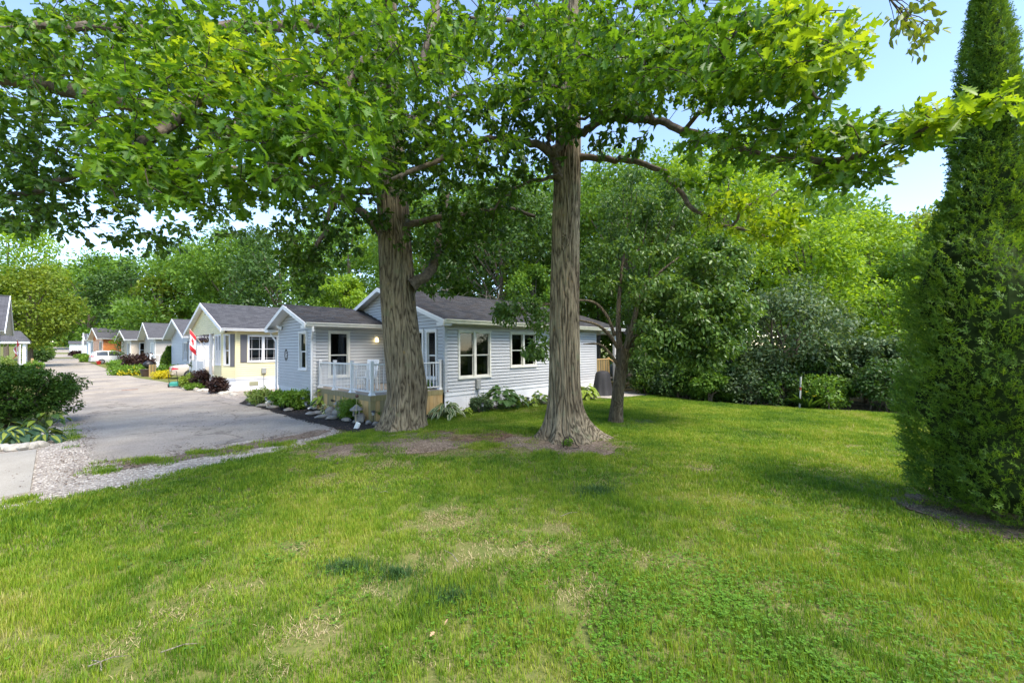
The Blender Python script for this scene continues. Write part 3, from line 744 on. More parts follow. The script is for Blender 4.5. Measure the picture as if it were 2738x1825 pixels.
for (u, v) in ((0, 0), (-2.7, XV), (-2.7, Wd), (Lg, 0)):
    su = -1 if u <= 0 else 1; sv = 1 if v == Wd else -1
    c = MB(); c.box(*sorted((u + su * .004, u + su * .026)), *sorted((v + sv * .026, v - sv * .085)), ZS, zw(0) - .01); c.box(*sorted((u + su * .004, u - su * .085)), *sorted((v + sv * .004, v + sv * .0255)), ZS, zw(0) - .01)
    c.build('corner_board', M_WHITE if u < 0 else mat('grey_corner_trim', (.42, .45, .48), .5), H1)
c = MB(); c.box(.11, Lg - .11, .11, Wd - .11, 2.93, 2.97); c.box(-2.59, .1, XV + .11, Wd - .11, 2.93, 2.97); c.build('ceiling', M_ROOM, H1)
c = MB(); c.box(.11, Lg - .11, .11, Wd - .11, .70, .74); c.box(-2.59, .1, XV + .11, Wd - .11, .70, .74); c.build('floor', M_ROOM, H1)
# white skirting
for (M_, L_) in ((MA, Lg), (MX, 2.7), (MF, XW), (MB_, Lg + 2.7), (ME, Wd)):
    s = MB(); s.M = M_; s.box(0, L_, -.06, -.012, -.02, ZS - .13); s.build('skirting', M_SKIRT, H1)
    s = MB(); s.M = M_; s.box(0, L_, -.06, .012, ZS - .128, ZS - .002); s.build('skirting_band', M_SKIRT, H1)
    x = .9
    s = MB(); s.M = M_
    while x < L_: s.box(x, x + .02, -.0115, -.004, -.01, ZS - .132); x += 1.2
    if s.v: s.build('skirting_joint', M_SKIRT, H1)
# roof
rf = MB()
RT = empty('roof', (0, 0, 0)); RT.parent = H1
u0, u1 = -.32, Lg + .3
SlopeA = slope_frame((u0, -EV, ZEAVE), (u1, -EV, ZEAVE), (u0, VR, ZR))
SlopeB = slope_frame((u0, Wd + EV, ZEAVE), (u1, Wd + EV, ZEAVE), (u0, VR, ZR))
SlopeC = slope_frame((-3.1, 3.78, ZEAVE), (0, 3.78, ZEAVE), (-3.1, XR, ZXR))
SlopeD = slope_frame((-3.1, Wd + EV, ZEAVE), (u0 - .002, Wd + EV, ZEAVE), (-3.1, XR, ZXR))
for M_, L_, H_ in (SlopeA, SlopeB, SlopeC, SlopeD): slab(RT, M_, L_, H_, .07, M_WHITE)
RT.matrix_basis = Matrix.Identity(4)
shingles(RT, H1, *SlopeA, M_SH, 170); shingles(RT, H1, *SlopeC, M_SH, 120)
shingles(RT, H1, *SlopeB, M_SH, 0, stuff_only=True); shingles(RT, H1, *SlopeD, M_SH, 0, stuff_only=True)
ridge_cap(RT, (u0, VR, ZR + .02), (u1, VR, ZR + .02), M_SH); ridge_cap(RT, (-3.1, XR, ZXR + .02), (u0, XR, ZXR + .02), M_SH)
for (p, q) in (((u0, -EV, ZEAVE), (u0, VR, ZR)), ((u0, XR + .05, ZXR - .015), (u0, VR, ZR)), ((-3.1, 3.78, ZEAVE), (-3.1, XR, ZXR)), ((-3.1, Wd + EV, ZEAVE), (-3.1, XR, ZXR))):
    p, q = Vector(p), Vector(q); s = 1 if (q - p).y < 0 else -1
    if s < 0: p, q = q, p
    rake(RT, p + Vector((-.002, 0, -.004)), q + Vector((-.002, 0, -.004)))
for (u, v, sv) in ((u0, -EV, 1), (-3.1, 3.78, 1), (-3.1, Wd + EV, -1)):      # boxed eave ends
    e = MB(); e.box(u - .026, u + .3, *sorted((v + .003 * sv, v + sv * .40)), ZEAVE - .19, ZEAVE - .08 + .0); e.build('eave_return', M_WHITE, RT)
gutter(RT, (u0, -EV), (u1, -EV), (0, -1), ZEAVE + .01, mat('aged_gutter', (.62, .62, .50), .5, noise=.1, nscale=5)); gutter(RT, (-3.1, 3.78), (-.01, 3.78), (0, -1), ZEAVE + .01, MATS['weathered_trim']); gutter(RT, (-3.1, Wd + EV), (u1, Wd + EV), (0, 1), ZEAVE + .01)
sf = MB(); sf.box(u0 + .02, u1, -EV + .003, -.022, ZEAVE - .125, ZEAVE - .11); sf.box(-3.05, -.02, 3.80, XV - .022, ZEAVE - .125, ZEAVE - .11); sf.build('soffit', M_WHITE, RT)
for dv, ov in ((3.88, 4.12), (Wd + .38, Wd + .09)):
    d = MB(); d.tube([(-2.86, dv - .13 if dv < 5 else dv + .1, ZEAVE - .12), (-2.86, dv - .12 if dv < 5 else dv + .1, ZEAVE - .28), (-2.77, ov, ZEAVE - .58), (-2.77, ov, .12), (-2.9, ov, .06)], .042, 8)
    d.build('downspout', M_WHITE, H1, True)
# porch roof at the far end and its post
pr = empty('rear_porch', (0, 0, 0)); pr.parent = H1
S1 = slope_frame((Lg + .302, -EV, ZEAVE - .002), (10.75, -EV, ZEAVE - .002), (Lg + .302, 2.2, ZEAVE + .85))
S2 = slope_frame((Lg + .302, 4.8, ZEAVE - .002), (10.75, 4.8, ZEAVE - .002), (Lg + .302, 2.2, ZEAVE + .85))
for M_, L_, H_ in (S1, S2): slab(pr, M_, L_, H_, .08, M_WHITE, 'porch_roof'); shingles(pr, H1, M_, L_, H_, M_SH, 0, stuff_only=True)
b = MB(); b.box(Lg + .32, 10.7, -.1, .03, ZEAVE - .26, ZEAVE - .08); b.box(10.5, 10.65, .03, 4.3, ZEAVE - .26, ZEAVE - .08); b.build('porch_beam', M_WHITE, pr)
for v in (-.02, 4.2): p = MB(); p.bevbox(10.42, 10.56, v - .07, v + .07, .0, ZEAVE - .26, .012); p.build('porch_post', M_WHITE, pr)
gutter(pr, (Lg + .33, -EV), (10.75, -EV), (0, -1), ZEAVE + .012)
# rear wooden porch deck, rail and steps
pd = MB(); pd.box(Lg + .03, 10.6, .06, 4.3, .58, .64); pd.build('porch_floor', M_DECKTOP, pr)
for i in range(int((10.6 - Lg) / .105)):
    x = Lg + .06 + i * .105
    if x < 9.9: q = MB(); q.box(x, x + .04, -.02, .02, .66, 1.55); q.build('baluster', M_WOOD[i % 4], pr)
q = MB(); q.box(Lg + .03, 9.95, -.04, .05, 1.55, 1.6); q.box(Lg + .03, 9.95, -.012, .03, .60, .66); q.build('rail', M_WOOD[0], pr)
for (u, v, z) in ((9.95, 0, 1.65), (10.9, -.05, 1.2), (10.9, -1.05, 1.2)): q = MB(); q.bevbox(u - .045, u + .045, v - .045, v + .045, 0.0, z, .01); q.build('newel_post', M_WOOD[2], pr)
for i in range(3): q = MB(); q.box(9.98, 11.0, -.32 - .3 * i, -.02 - .3 * i, .42 - .19 * i, .46 - .19 * i); q.box(9.98, 11.0, -.06 - .3 * i, -.021 - .3 * i, .0, .42 - .19 * i); q.build('step', M_WOOD[1], pr)
q = MB(); q.bar((9.95, 0, 1.6), (10.0, -1.0, 1.05), .09, .04); q.bar((10.9, -.05, 1.2), (10.9, -1.05, 1.1), .07, .04); q.build('hand_rail', M_WOOD[0], pr)
# wall lamp beside the deck, lit
wl = MB(); wl.M = MX; wl.box(2.32, 2.44, .02, .05, 2.52, 2.72); wl.box(2.36, 2.4, .05, .12, 2.60, 2.64); lamp = wl.build('wall_lamp', mat('lamp_plate', (.7, .7, .68), .3), H1)
gl = MB(); gl.M = MX; gl.lathe([(.035, 2.60), (.06, 2.52), (.065, 2.46), (.05, 2.42)], (2.38, .12, 0), 12); gl.build('lamp_shade', mat('glass_shade', (.8, .7, .45), .3, emit=((1, .78, .35), 1.6)), lamp, True)
# flood lights under the gable, the round plate and small ornaments
for s_, d_ in ((Wd - 7.55, 1), (Wd - 5.05, -1)):
    f = MB(); f.M = MF; z = ZXR - abs(s_ - (Wd - XR)) * SL - .32
    f.lathe([(.03, 0), (.06, .03), (.085, .14), (.09, .15)], (0, 0, 0), 12)
    f.M = MF @ Matrix.Translation((s_, .14, z)) @ Matrix.Rotation(R(120), 4, 'X') @ Matrix.Rotation(R(20 * d_), 4, 'Y'); f.v = []; f.f = []
    f.lathe([(.03, -.12), (.05, -.06), (.085, .08), (.09, .1)], (0, 0, 0), 12); f.M = MF; f.box(s_ - .05, s_ + .05, .012, .06, z - .03, z + .07)
    f.build('flood_light', M_WHITE if d_ > 0 else mat('dark_flood', (.2, .2, .22), .4), H1, True)
em = MB(); em.M = MF
zc = ZXR - .42
for i, dx in enumerate((-.28, -.2, -.12, .0, .09, .18, .27)):
    if i == 3: em.box(Wd - XR - .3 + dx + .3, Wd - XR + dx + .02, .02, .03, zc + .07, zc + .12); continue
    x = Wd - XR + dx; em.box(x, x + .012, .02, .03, zc, zc + .11); em.box(x + .05, x + .062, .02, .03, zc, zc + .11); em.box(x + .012, x + .05, .02, .03, zc + .1, zc + .11); em.box(x + .012, x + .05, .02, .03, zc + .04 * (i % 2), zc + .012 + .04 * (i % 2))
em.build('house_number', M_BLACK, H1)
pl = MB(); n = 28; cx_, cz_ = Wd - 7.06, 1.93
pl.M = MF; ring = [(cx_ + .2 * math.cos(t * 6.2832 / n), .02, cz_ + .235 * math.sin(t * 6.2832 / n)) for t in range(n)]; pl.prism(ring, (0, .012, 0))
for a in (.6, 1.2, 1.9, 2.5, .1, 5.9): x, z = cx_ + .2 * math.cos(a), cz_ + .235 * math.sin(a); pl.box(x - .018, x + .018, .021, .031, z - .018, z + .03)
plate = pl.build('round_plate', mat('dark_iron', (.03, .03, .032), .5), H1)
cut = MB(); cut.M = MF    # pale animal shape cut out of the plate
for poly in ([(-.13, -.10), (-.11, .06), (-.02, .075), (.06, .02), (.05, -.10), (.02, -.10), (.0, -.01), (-.05, -.01), (-.07, -.12), (-.09, -.12), (-.095, -.03), (-.11, -.12)], [(.08, -.12), (.07, -.02), (.10, .0), (.12, -.12)], [(-.08, .10), (-.09, .15), (-.04, .12), (.0, .16), (.02, .10), (-.03, .09)], [(.04, .07), (.05, .12), (.09, .10), (.12, .06), (.08, .05)]):
    cut.prism([(cx_ - x, .0325, cz_ + z) for x, z in poly], (0, .002, 0))
cut.build('cutout', M_SID_BLUE, plate)
mb = MB(); mb.M = MA; mb.bevbox(1.28, 1.47, .02, .13, .72, 1.05, .02); mb.tube([(1.375, .06, .73), (1.375, .06, -.02)], .018, 8); mb.build('meter_box', M_GREYBOX, H1)
nb = MB(); nb.M = MA; nb.box(.06, .12, .02, .03, .70, .75); nb.build('name_plate', mat('red_brown_plate', (.16, .05, .05), .5), H1)

# ---- the deck
DU, DZ, D0, D1 = -2.55, .78, .10, 4.15
DK = empty('deck', C0, R(45), 'raised wooden deck with white metal railing in front of the glass door', 'deck')
DK.matrix_basis = H1.matrix_basis.copy()
nb_ = 18
for i in range(nb_):
    a = D0 + (D1 - D0) * i / nb_; q = MB(); q.box(DU, -.03, a + .003, a + (D1 - D0) / nb_ - .004, DZ - .035, DZ + rng.uniform(-.002, .002)); q.build('deck_board', M_DECKTOP, DK)
q = MB(); q.box(DU - .04, DU - .002, D0 - .04, D1, DZ - .16, DZ - .004); q.build('trim_board', M_WOOD[3], DK)
q = MB(); q.box(DU, -.03, D0 - .04, D0 - .002, DZ - .16, DZ - .004); q.build('trim_board', M_WOOD[1], DK)
a = D0 - .03; i = 0
while a < D1 - .02:
    w_ = rng.uniform(.115, .15); q = MB(); q.box(DU - .026 - rng.uniform(0, .006), DU - .001, a, min(a + w_ - .006, D1), -.02, DZ - .162); q.build('skirting_plank', M_WOOD[rng.randrange(4)], DK); a += w_
a = DU + .0
while a < -.06:
    w_ = rng.uniform(.115, .15); q = MB(); q.box(a, min(a + w_ - .006, -.05), D0 - .026 - rng.uniform(0, .006), D0 - .001, -.02, DZ - .162); q.build('skirting_plank', M_WOOD[rng.randrange(4)], DK); a += w_
h = MB(); h.box(DU - .05, DU - .033, 2.72, 2.86, .40, .47); h.prism([(DU - .05, 2.72, .40), (DU - .05, 2.5, .43), (DU - .05, 2.72, .47)], (.01, 0, 0)); h.build('hinge', M_BLACK, DK)
h = MB(); h.tube([(DU - .05, 2.02, .46), (DU - .12, 2.05, .50), (DU - .14, 2.14, .44), (DU - .13, 2.16, .30), (DU - .10, 2.16, .1)], .012, 6); h.box(DU - .07, DU - .033, 1.98, 2.08, .42, .50); h.build('hose_hook', M_BLACK, DK)
RH = .92
posts = [(DU + .06, v) for v in (.16, 1.49, 2.8, 4.08)] + [(-1.25, .16), (-.09, .16)]
for (u, v) in posts:
    q = MB(); q.bevbox(u - .045, u + .045, v - .045, v + .045, DZ + .002, DZ + RH + .05, .008); po = q.build('railing_post', M_WHITE, DK)
    q = MB(); q.bevbox(u - .056, u + .056, v - .056, v + .056, DZ + RH + .051, DZ + RH + .075, .012); q.build('post_cap', M_WHITE, po)
    q = MB(); q.add([(u + a * .085, v + b * .085, DZ + .001) for a, b in ((-1, -1), (1, -1), (1, 1), (-1, 1))] + [(u + a * .05, v + b * .05, DZ + .08) for a, b in ((-1, -1), (1, -1), (1, 1), (-1, 1))], [(0, 1, 5, 4), (1, 2, 6, 5), (2, 3, 7, 6), (3, 0, 4, 7), (3, 2, 1, 0)]); q.build('post_skirt', M_WHITE, po)
bal = MB(); bal.box(-.0095, .0095, -.0095, .0095, 0, RH - .13); balm = bal.mesh('baluster', M_WHITE)
for (p, q_) in zip(posts[:3], posts[1:4]):
    r_ = MB(); r_.box(p[0] - .03, p[0] + .03, p[1] + .046, q_[1] - .046, DZ + RH - .05, DZ + RH); r_.box(p[0] - .02, p[0] + .02, p[1] + .046, q_[1] - .046, DZ + .08, DZ + .118); r_.build('rail', M_WHITE, DK)
    n = int((q_[1] - p[1] - .1) / .108)
    for i in range(n): link('baluster', balm, DK, (p[0], p[1] + (q_[1] - p[1]) * (i + 1) / (n + 1), DZ + .1))
for (p, q_) in ((posts[0], posts[4]), (posts[4], posts[5])):
    r_ = MB(); r_.box(p[0] + .046, q_[0] - .046, p[1] - .03, p[1] + .03, DZ + RH - .05, DZ + RH); r_.box(p[0] + .046, q_[0] - .046, p[1] - .02, p[1] + .02, DZ + .08, DZ + .118); r_.build('rail', M_WHITE, DK)
    n = int((q_[0] - p[0] - .1) / .125)
    for i in range(n): link('baluster', balm, DK, (p[0] + (q_[0] - p[0]) * (i + 1) / (n + 1), p[1], DZ + .1))
# two white slatted garden chairs and a rug on the deck
def chair(u, v, rz, label):
    c = empty('garden_chair', H1.matrix_basis @ Vector((u, v, DZ)), R(45) + rz, label, 'chair')
    for i in range(6): q = MB(); q.box(-.25 + i * .084, -.25 + i * .084 + .07, -.24, .24, .40, .42); q.build('seat_slat', M_WHITE, c)
    for i in range(6): q = MB(); q.bar((-.24, -.21 + i * .084, .43), (-.38, -.21 + i * .084, 1.0), .066, .018, (1, 0, 0)); q.build('back_slat', M_WHITE, c)
    for x, y in ((.24, -.25), (.24, .25), (-.27, -.25), (-.27, .25)): q = MB(); q.bar((x, y, 0.002), (x * .95, y, .62 if x > 0 else .40), .04, .04, (0, 1, 0)); q.build('leg', M_WHITE, c)
    for y in (-.27, .27): q = MB(); q.bar((-.34, y, .63), (.3, y, .65), .07, .025); q.build('arm', M_WHITE, c)
    q = MB(); q.bar((-.37, -.25, .92), (-.37, .25, .92), .03, .05); q.bar((-.27, -.25, .38), (.25, -.25, .38), .03, .05); q.bar((-.27, .25, .38), (.25, .25, .38), .03, .05); q.build('frame', M_WHITE, c)
chair(-1.75, 2.05, R(205), 'white slatted garden chair by the front railing of the deck')

# ------------------------------------------------------------------ the other homes along the lane
def shingle_tex(name, c1, c2):
    if name in MATS: return MATS[name]
    m = bpy.data.materials.new(name); m.use_nodes = True; MATS[name] = m; nt = m.node_tree; b = nt.nodes['Principled BSDF']
    tc = nt.nodes.new('ShaderNodeTexCoord'); br = nt.nodes.new('ShaderNodeTexBrick'); br.inputs['Scale'].default_value = 1
    br.inputs['Brick Width'].default_value = .3; br.inputs['Row Height'].default_value = .145; br.inputs['Mortar Size'].default_value = .008
    br.inputs['Color1'].default_value = (*c1, 1); br.inputs['Color2'].default_value = (*c2, 1); br.inputs['Mortar'].default_value = (*[x * .5 for x in c1], 1)
    nt.links.new(tc.outputs['Object'], br.inputs['Vector']); nt.links.new(br.outputs[0], b.inputs['Base Color']); b.inputs['Roughness'].default_value = .9
    return m
M_SHFAR = shingle_tex('far_shingles', (.06, .06, .066), (.09, .09, .098))
def roof_pair(parent, root, u0, u1, v0, v1, ze, sl, pal=None, t=.07):
    vm = (v0 + v1) / 2; zr = ze + sl * (v1 - v0) / 2
    for va in (v0, v1):
        M_, L_, H_ = slope_frame((u0, va, ze), (u1, va, ze), (u0, vm, zr))
        slab(parent, M_, L_, H_, t)
        if pal: shingles(parent, root, M_, L_, H_, pal, 0, stuff_only=True)
        else:
            o = MB(); o.box(0, L_, 0, H_, 0, .015); ob = o.build('shingle_layer', M_SHFAR, parent); ob.matrix_local = M_
    for va in (v0, v1):
        p, q = Vector((u0, va, ze)), Vector((u0, vm, zr))
        if (q - p).y > 0: p, q = q, p
        rake(parent, p + Vector((-.002, 0, .012)), q + Vector((-.002, 0, .012)), w=.19, t=.04)
    ridge_cap(parent, (u0, vm, zr + .02), (u1, vm, zr + .02), pal or [MATS['slate_shingle_mid']])
    gutter(parent, (u0, v0), (u1, v0), (0, -1), ze + .01)
    rv = MB(); rv.M = T((u0 + u1) / 2 - 1.5, vm - .45, zr - .16); rv.bevbox(-.2, .2, -.15, .15, 0, .17, .03); rv.build('roof_vent', M_BLACK, parent)
    return vm, zr
def house_root(name, x, y, ang, label):
    z = float(terrain(x, y)); r = empty(name, (x, y, z), ang, label, 'house'); r.matrix_basis = Matrix.Translation((x, y, z)) @ Matrix.Rotation(ang, 4, 'Z'); return r
AS = math.atan2(.7373, .6756)
# cream-yellow home
HY = house_root('yellow_home', G0[0], G0[1], AS, 'cream yellow home with bay window, grey shutters and open porch')
HY.location.z = 0; HY.matrix_basis = Matrix.Translation((G0[0], G0[1], 0)) @ Matrix.Rotation(AS, 4, 'Z')
ZY, WY, LY, zy0, ylo = 3.27, 8.2, 11.0, .70, .36
zyt = ZY + ylo * .42 - .09
RY = empty('roof'); RY.parent = HY; vmY, zrY = roof_pair(RY, HY, -.75, LY + .3, -.42, WY + .42, ZY, ylo, M_SHY)
opY = [(.53, 2.05, 1.51, 2.97)]
MYs = wm(0, 0, 0); siding(HY, MYs, LY, zy0, zyt, opY, M_SID_YEL, joined=True); window(HY, MYs, *opY[0], units=2, grid=True, blind=.8)
for M_, s0 in ((MYs, .19),):
    q = MB(); q.M = M_; q.box(s0, s0 + .31, .012, .045, 1.5, 2.98); q.box(s0 + .04, s0 + .27, .046, .055, 1.56, 2.2); q.box(s0 + .04, s0 + .27, .046, .055, 2.28, 2.92); q.build('shutter', M_SHUT, HY)
c5 = .5; ln = c5 * math.sqrt(2)
MYc = wm(-c5, c5, -math.pi / 4); opc = [(.10, .42, 1.35, 3.0)]
siding(HY, MYc, ln, zy0, zyt, opc, M_SID_YEL, joined=True); window(HY, MYc, *opc[0], sill=False, casing=.05, grid=False)
q = MB(); q.M = MYc; q.box(.44, .66, .012, .045, 1.3, 3.02); q.build('shutter', M_SHUT, HY)
MYf = wm(-c5, 2.1, -math.pi / 2); opq = [(.3, 1.5, 1.35, 3.0)]
siding(HY, MYf, 2.1 - c5, zy0, zyt, opq, M_SID_YEL, joined=True); window(HY, MYf, *opq[0], units=2, sill=False, casing=.06)
MYr = wm(2.4, 2.1, math.pi); siding(HY, MYr, 2.4 + c5, zy0, zyt, [], M_SID_YEL, joined=True)
MYb = wm(2.4, WY, -math.pi / 2); opb = [(1.4, 2.4, .8, 2.85), (3.2, 4.6, 1.4, 2.85)]
siding(HY, MYb, WY - 2.1, zy0, zyt, opb, M_SID_YEL, joined=True); window(HY, MYb, *opb[1], units=2)
q = MB(); q.M = MYb; q.box(1.4, 2.4, -.05, .02, .8, 2.85); q.build('door', M_WHITE, HY)
siding(HY, wm(LY, WY, math.pi), LY - 2.4, zy0, zyt, [], M_SID_YEL, joined=True); siding(HY, wm(LY, 0, math.pi / 2), WY, zy0, zyt, [], M_SID_YEL, joined=True, gable=(WY / 2, ylo, zrY - .1))
# gable over bay and porch
MYg = wm(-c5 - .004, WY, -math.pi / 2); siding(HY, MYg, WY, zyt - .25, zyt, [], M_SID_YEL, joined=True, gable=(WY / 2, ylo, zrY - .1))
q = MB(); q.M = MYg; q.lathe([(.12, 0), (.12, .03)], (0, 0, 0), 14); q.v = []; q.f = []; q.M = MYg @ Matrix.Translation((WY / 2, .02, zrY - .55)) @ Matrix.Rotation(R(-90), 4, 'X'); q.lathe([(.13, 0), (.12, .03)], (0, 0, 0), 14); q.build('gable_vent', mat('pale_vent', (.5, .48, .36), .5), HY)
for (M_, L_) in ((MYs, LY), (MYc, ln), (MYf, 2.1 - c5), (wm(LY, WY, math.pi), LY - 2.4)):
    q = MB(); q.M = M_; q.box(0, L_, -.06, -.01, -.05, zy0 - .1); q.box(0, L_, -.06, .02, zy0 - .099, zy0 - .001); q.build('skirting', M_SKIRT, HY)
for v in (2.9, 6.8, 8.1): q = MB(); q.bevbox(-.56, -.42, v - .07, v + .07, -.05, zyt - .24, .012); q.build('porch_post', M_WHITE, HY)
q = MB(); q.box(-.5, 2.38, 2.12, WY, .0, .5); q.build('porch_floor', M_CONC, HY)
for u, v in ((-.02, -.02),): q = MB(); q.box(u - .02, u + .06, v - .01, v + .06 - .05, zy0, zyt); q.build('corner_board', MATS['cream_yellow_siding'], HY)
d = MB(); d.tube([(1.95, -.45, ZY - .1), (1.95, -.42, ZY - .25), (1.98, -.06, ZY - .5), (1.98, -.06, .1)], .04, 8); d.build('downspout', M_WHITE, HY, True)
q = MB(); q.M = MYs; q.box(.62, 1.05, .0, .02, .26, .47)
for i in range(5): q.box(.64, 1.03, .02, .028, .28 + i * .036, .295 + i * .036)
q.build('foundation_vent', mat('vent_grille', (.36, .36, .24), .6), HY)
q = MB(); q.M = MYs; q.bevbox(1.18, 1.42, .02, .14, .9, 1.2, .03); q.tube([(1.3, .06, .92), (1.3, .06, -.03)], .015, 6); q.build('meter_box', M_GREYBOX, HY)
# other homes: (name, x, y, angle, W, L, eave, slope, wall, label, windows on the near side, windows on street gable)
def simple_home(name, x, y, ang, W_, L_, ze, sl, mw, label, side_w, front_w, z0=.65, sk=M_SKIRT, gmat=None, ov=.6):
    h_ = house_root(name, x, y, ang, label); zt = ze + sl * .4 - .09
    rt = empty('roof'); rt.parent = h_; vm, zr = roof_pair(rt, h_, -ov, L_ + .3, -.4, W_ + .4, ze, sl)
    Ms = wm(0, 0, 0); siding(h_, Ms, L_, z0, zt, side_w, mw, joined=True, h=.13)
    for o in side_w: window(h_, Ms, *o, units=2 if o[1] - o[0] > 1.0 else 1)
    Mf = wm(0, W_, -math.pi / 2); siding(h_, Mf, W_, z0, zt, front_w, gmat or mw, joined=True, h=.13, gable=(W_ / 2, sl, zr - .1))
    for o in front_w: window(h_, Mf, *o, units=2 if o[1] - o[0] > 1.0 else 1)
    for M_, l in ((wm(L_, W_, math.pi), L_), (wm(L_, 0, math.pi / 2), W_)):
        siding(h_, M_, l, z0, zt, [], mw, joined=True, h=.13, gable=(W_ / 2, sl, zr - .1) if l == W_ else None)
    for M_, l in ((Ms, L_), (Mf, W_), (wm(L_, W_, math.pi), L_)):
        q = MB(); q.M = M_; q.box(0, l, -.06, -.01, -.4, z0 - .1); q.box(0, l, -.06, .02, z0 - .099, z0 - .001); q.build('skirting', sk, h_)
    for u, v in ((-.02, -.02), (-.02, W_ - .06)): q = MB(); q.box(u - .005, u + .08, v, v + .085, z0, zt); q.build('corner_board', M_WHITE, h_)
    return h_, Ms, Mf, zt, zr
def P_on(u, v): return G0[0] + .6756 * u - .7373 * v, G0[1] + .7373 * u + .6756 * v
x, y = P_on(.9, 15.9)
h3, Ms, Mf, zt3, _ = simple_home('grey_home', x, y, AS, 8.0, 11, 3.15, .36, M_SID_WHT, 'pale grey and white home behind the parked sedan', [(3.2, 4.4, 1.4, 2.7)], [(5.4, 6.9, 1.2, 2.75)], gmat=M_SID_LTGREY)
for s0 in (5.12, 6.92): q = MB(); q.M = Mf; q.box(s0, s0 + .27, .02, .05, 1.2, 2.76); q.build('shutter', M_SHUT, h3)
x, y = P_on(.9, 33.6)
h4, Ms, Mf, zt4, _ = simple_home('taupe_home', x, y, AS, 8.0, 11, 3.2, .42, M_SID_TAUPE, 'taupe sided home with white shutters behind a white picket rail', [(5, 6.2, 1.4, 2.7)], [(6.0, 6.8, 1.0, 2.75)])
for s0 in (5.3, 7.0): q = MB(); q.M = Mf; q.box(s0, s0 + .45, .02, .05, 1.0, 2.76); q.build('shutter', M_WHITE, h4)
h5, Ms, Mf, zt5, _ = simple_home('beige_home', -46.0, 50.5, AS + R(3), 6.0, 10, 3.1, .35, M_SID_BEIGE, 'beige home with small dormer between the taupe and orange homes', [(.8, 1.7, 1.0, 2.75), (2.8, 3.5, 1.3, 2.7)], [(4.2, 5.2, 1.2, 2.7)])
q = MB(); q.box(2.4, 4.2, .3, 1.6, 3.25, 3.85); q.build('dormer', M_SID_BEIGE, h5); q = MB(); q.box(2.2, 4.4, .05, 2.6, 3.86, 3.95); q.build('dormer_roof', M_WHITE, h5); q = MB(); q.box(2.55, 4.05, .28, .299, 3.42, 3.8); q.build('dormer_window', mat('dark_glass', (.03, .035, .04), .1), h5)
h6, Ms, Mf, zt6, _ = simple_home('orange_home', -56.5, 57.8, AS + R(4), 8.0, 12, 3.3, .36, M_SID_ORANGE, 'orange wood sided home with grey roof and white window frames', [(2.6, 5.6, 1.35, 2.9)], [(5.6, 7.4, .95, 2.95)])
h7, Ms, Mf, zt7, _ = simple_home('dark_grey_home', -78.5, 78.5, AS, 8.0, 12, 3.2, .30, M_SID_GREY, 'dark grey home with white posts beyond the orange home', [(1, 2.2, 1.2, 2.8), (3.6, 4.8, 1.2, 2.8)], [(4.6, 6.4, 1.0, 2.8)])
for v in (.1, 3.5): q = MB(); q.bevbox(-1.4, -1.2, v, v + .2, -.3, 3.3 if v > 1 else 4.6, .02); q.build('porch_post', M_WHITE, h7)
simple_home('far_home', -92, 91, AS, 8, 12, 3.2, .34, M_SID_LTGREY, 'light grey home past the dark grey home', [(1, 2.2, 1.2, 2.8)], [(4.6, 6.4, 1.0, 2.8)])
simple_home('far_home', -105, 104, AS, 8, 12, 3.2, .34, M_SID_WHT, 'white home at the far end of the row', [(1, 2.2, 1.2, 2.8)], [(4.6, 6.4, 1.0, 2.8)])
# left side of the lane
def left_home(name, gx, gy, W_, L_, ze, sl, mw, label):
    """gable end faces the lane (towards +u of its frame mirrored)"""
    h_ = house_root(name, gx, gy, AS + math.pi, label); zt = ze + sl * .4 - .09
    rt = empty('roof'); rt.parent = h_; vm, zr = roof_pair(rt, h_, -.55, L_, -.4, W_ + .4, ze, sl)
    Mf = wm(0, W_, -math.pi / 2); of = [(1.0, 2.2, 1.1, 2.6)]; siding(h_, Mf, W_, .4, zt, of, mw, joined=True, h=.13, gable=(W_ / 2, sl, zr - .1)); window(h_, Mf, *of[0], units=2)
    for M_, l in ((wm(0, 0, 0), L_), (wm(L_, W_, math.pi), L_)):
        ow = [(1.0, 2.0, 1.1, 2.6)]; siding(h_, M_, l, .4, zt, ow, mw, joined=True, h=.13); window(h_, M_, *ow[0])
    siding(h_, wm(L_, 0, math.pi / 2), W_, .4, zt, [], mw, joined=True, h=.13, gable=(W_ / 2, sl, zr - .1))
    for M_, l in ((Mf, W_), (wm(0, 0, 0), L_), (wm(L_, W_, math.pi), L_)): q = MB(); q.M = M_; q.box(0, l, -.06, -.01, -.3, .399); q.build('skirting', M_SID_GREY, h_)
    return h_, zt
left_home('left_home', -25.0, 19.6, 6.5, 9, 3.05, .55, M_SID_TAUPE, 'taupe home across the lane, cut by the left edge')
left_home('left_home', -34.0, 27.8, 6.5, 9, 3.2, .62, M_SID_GREY, 'dark gabled home across the lane beyond the taupe one')
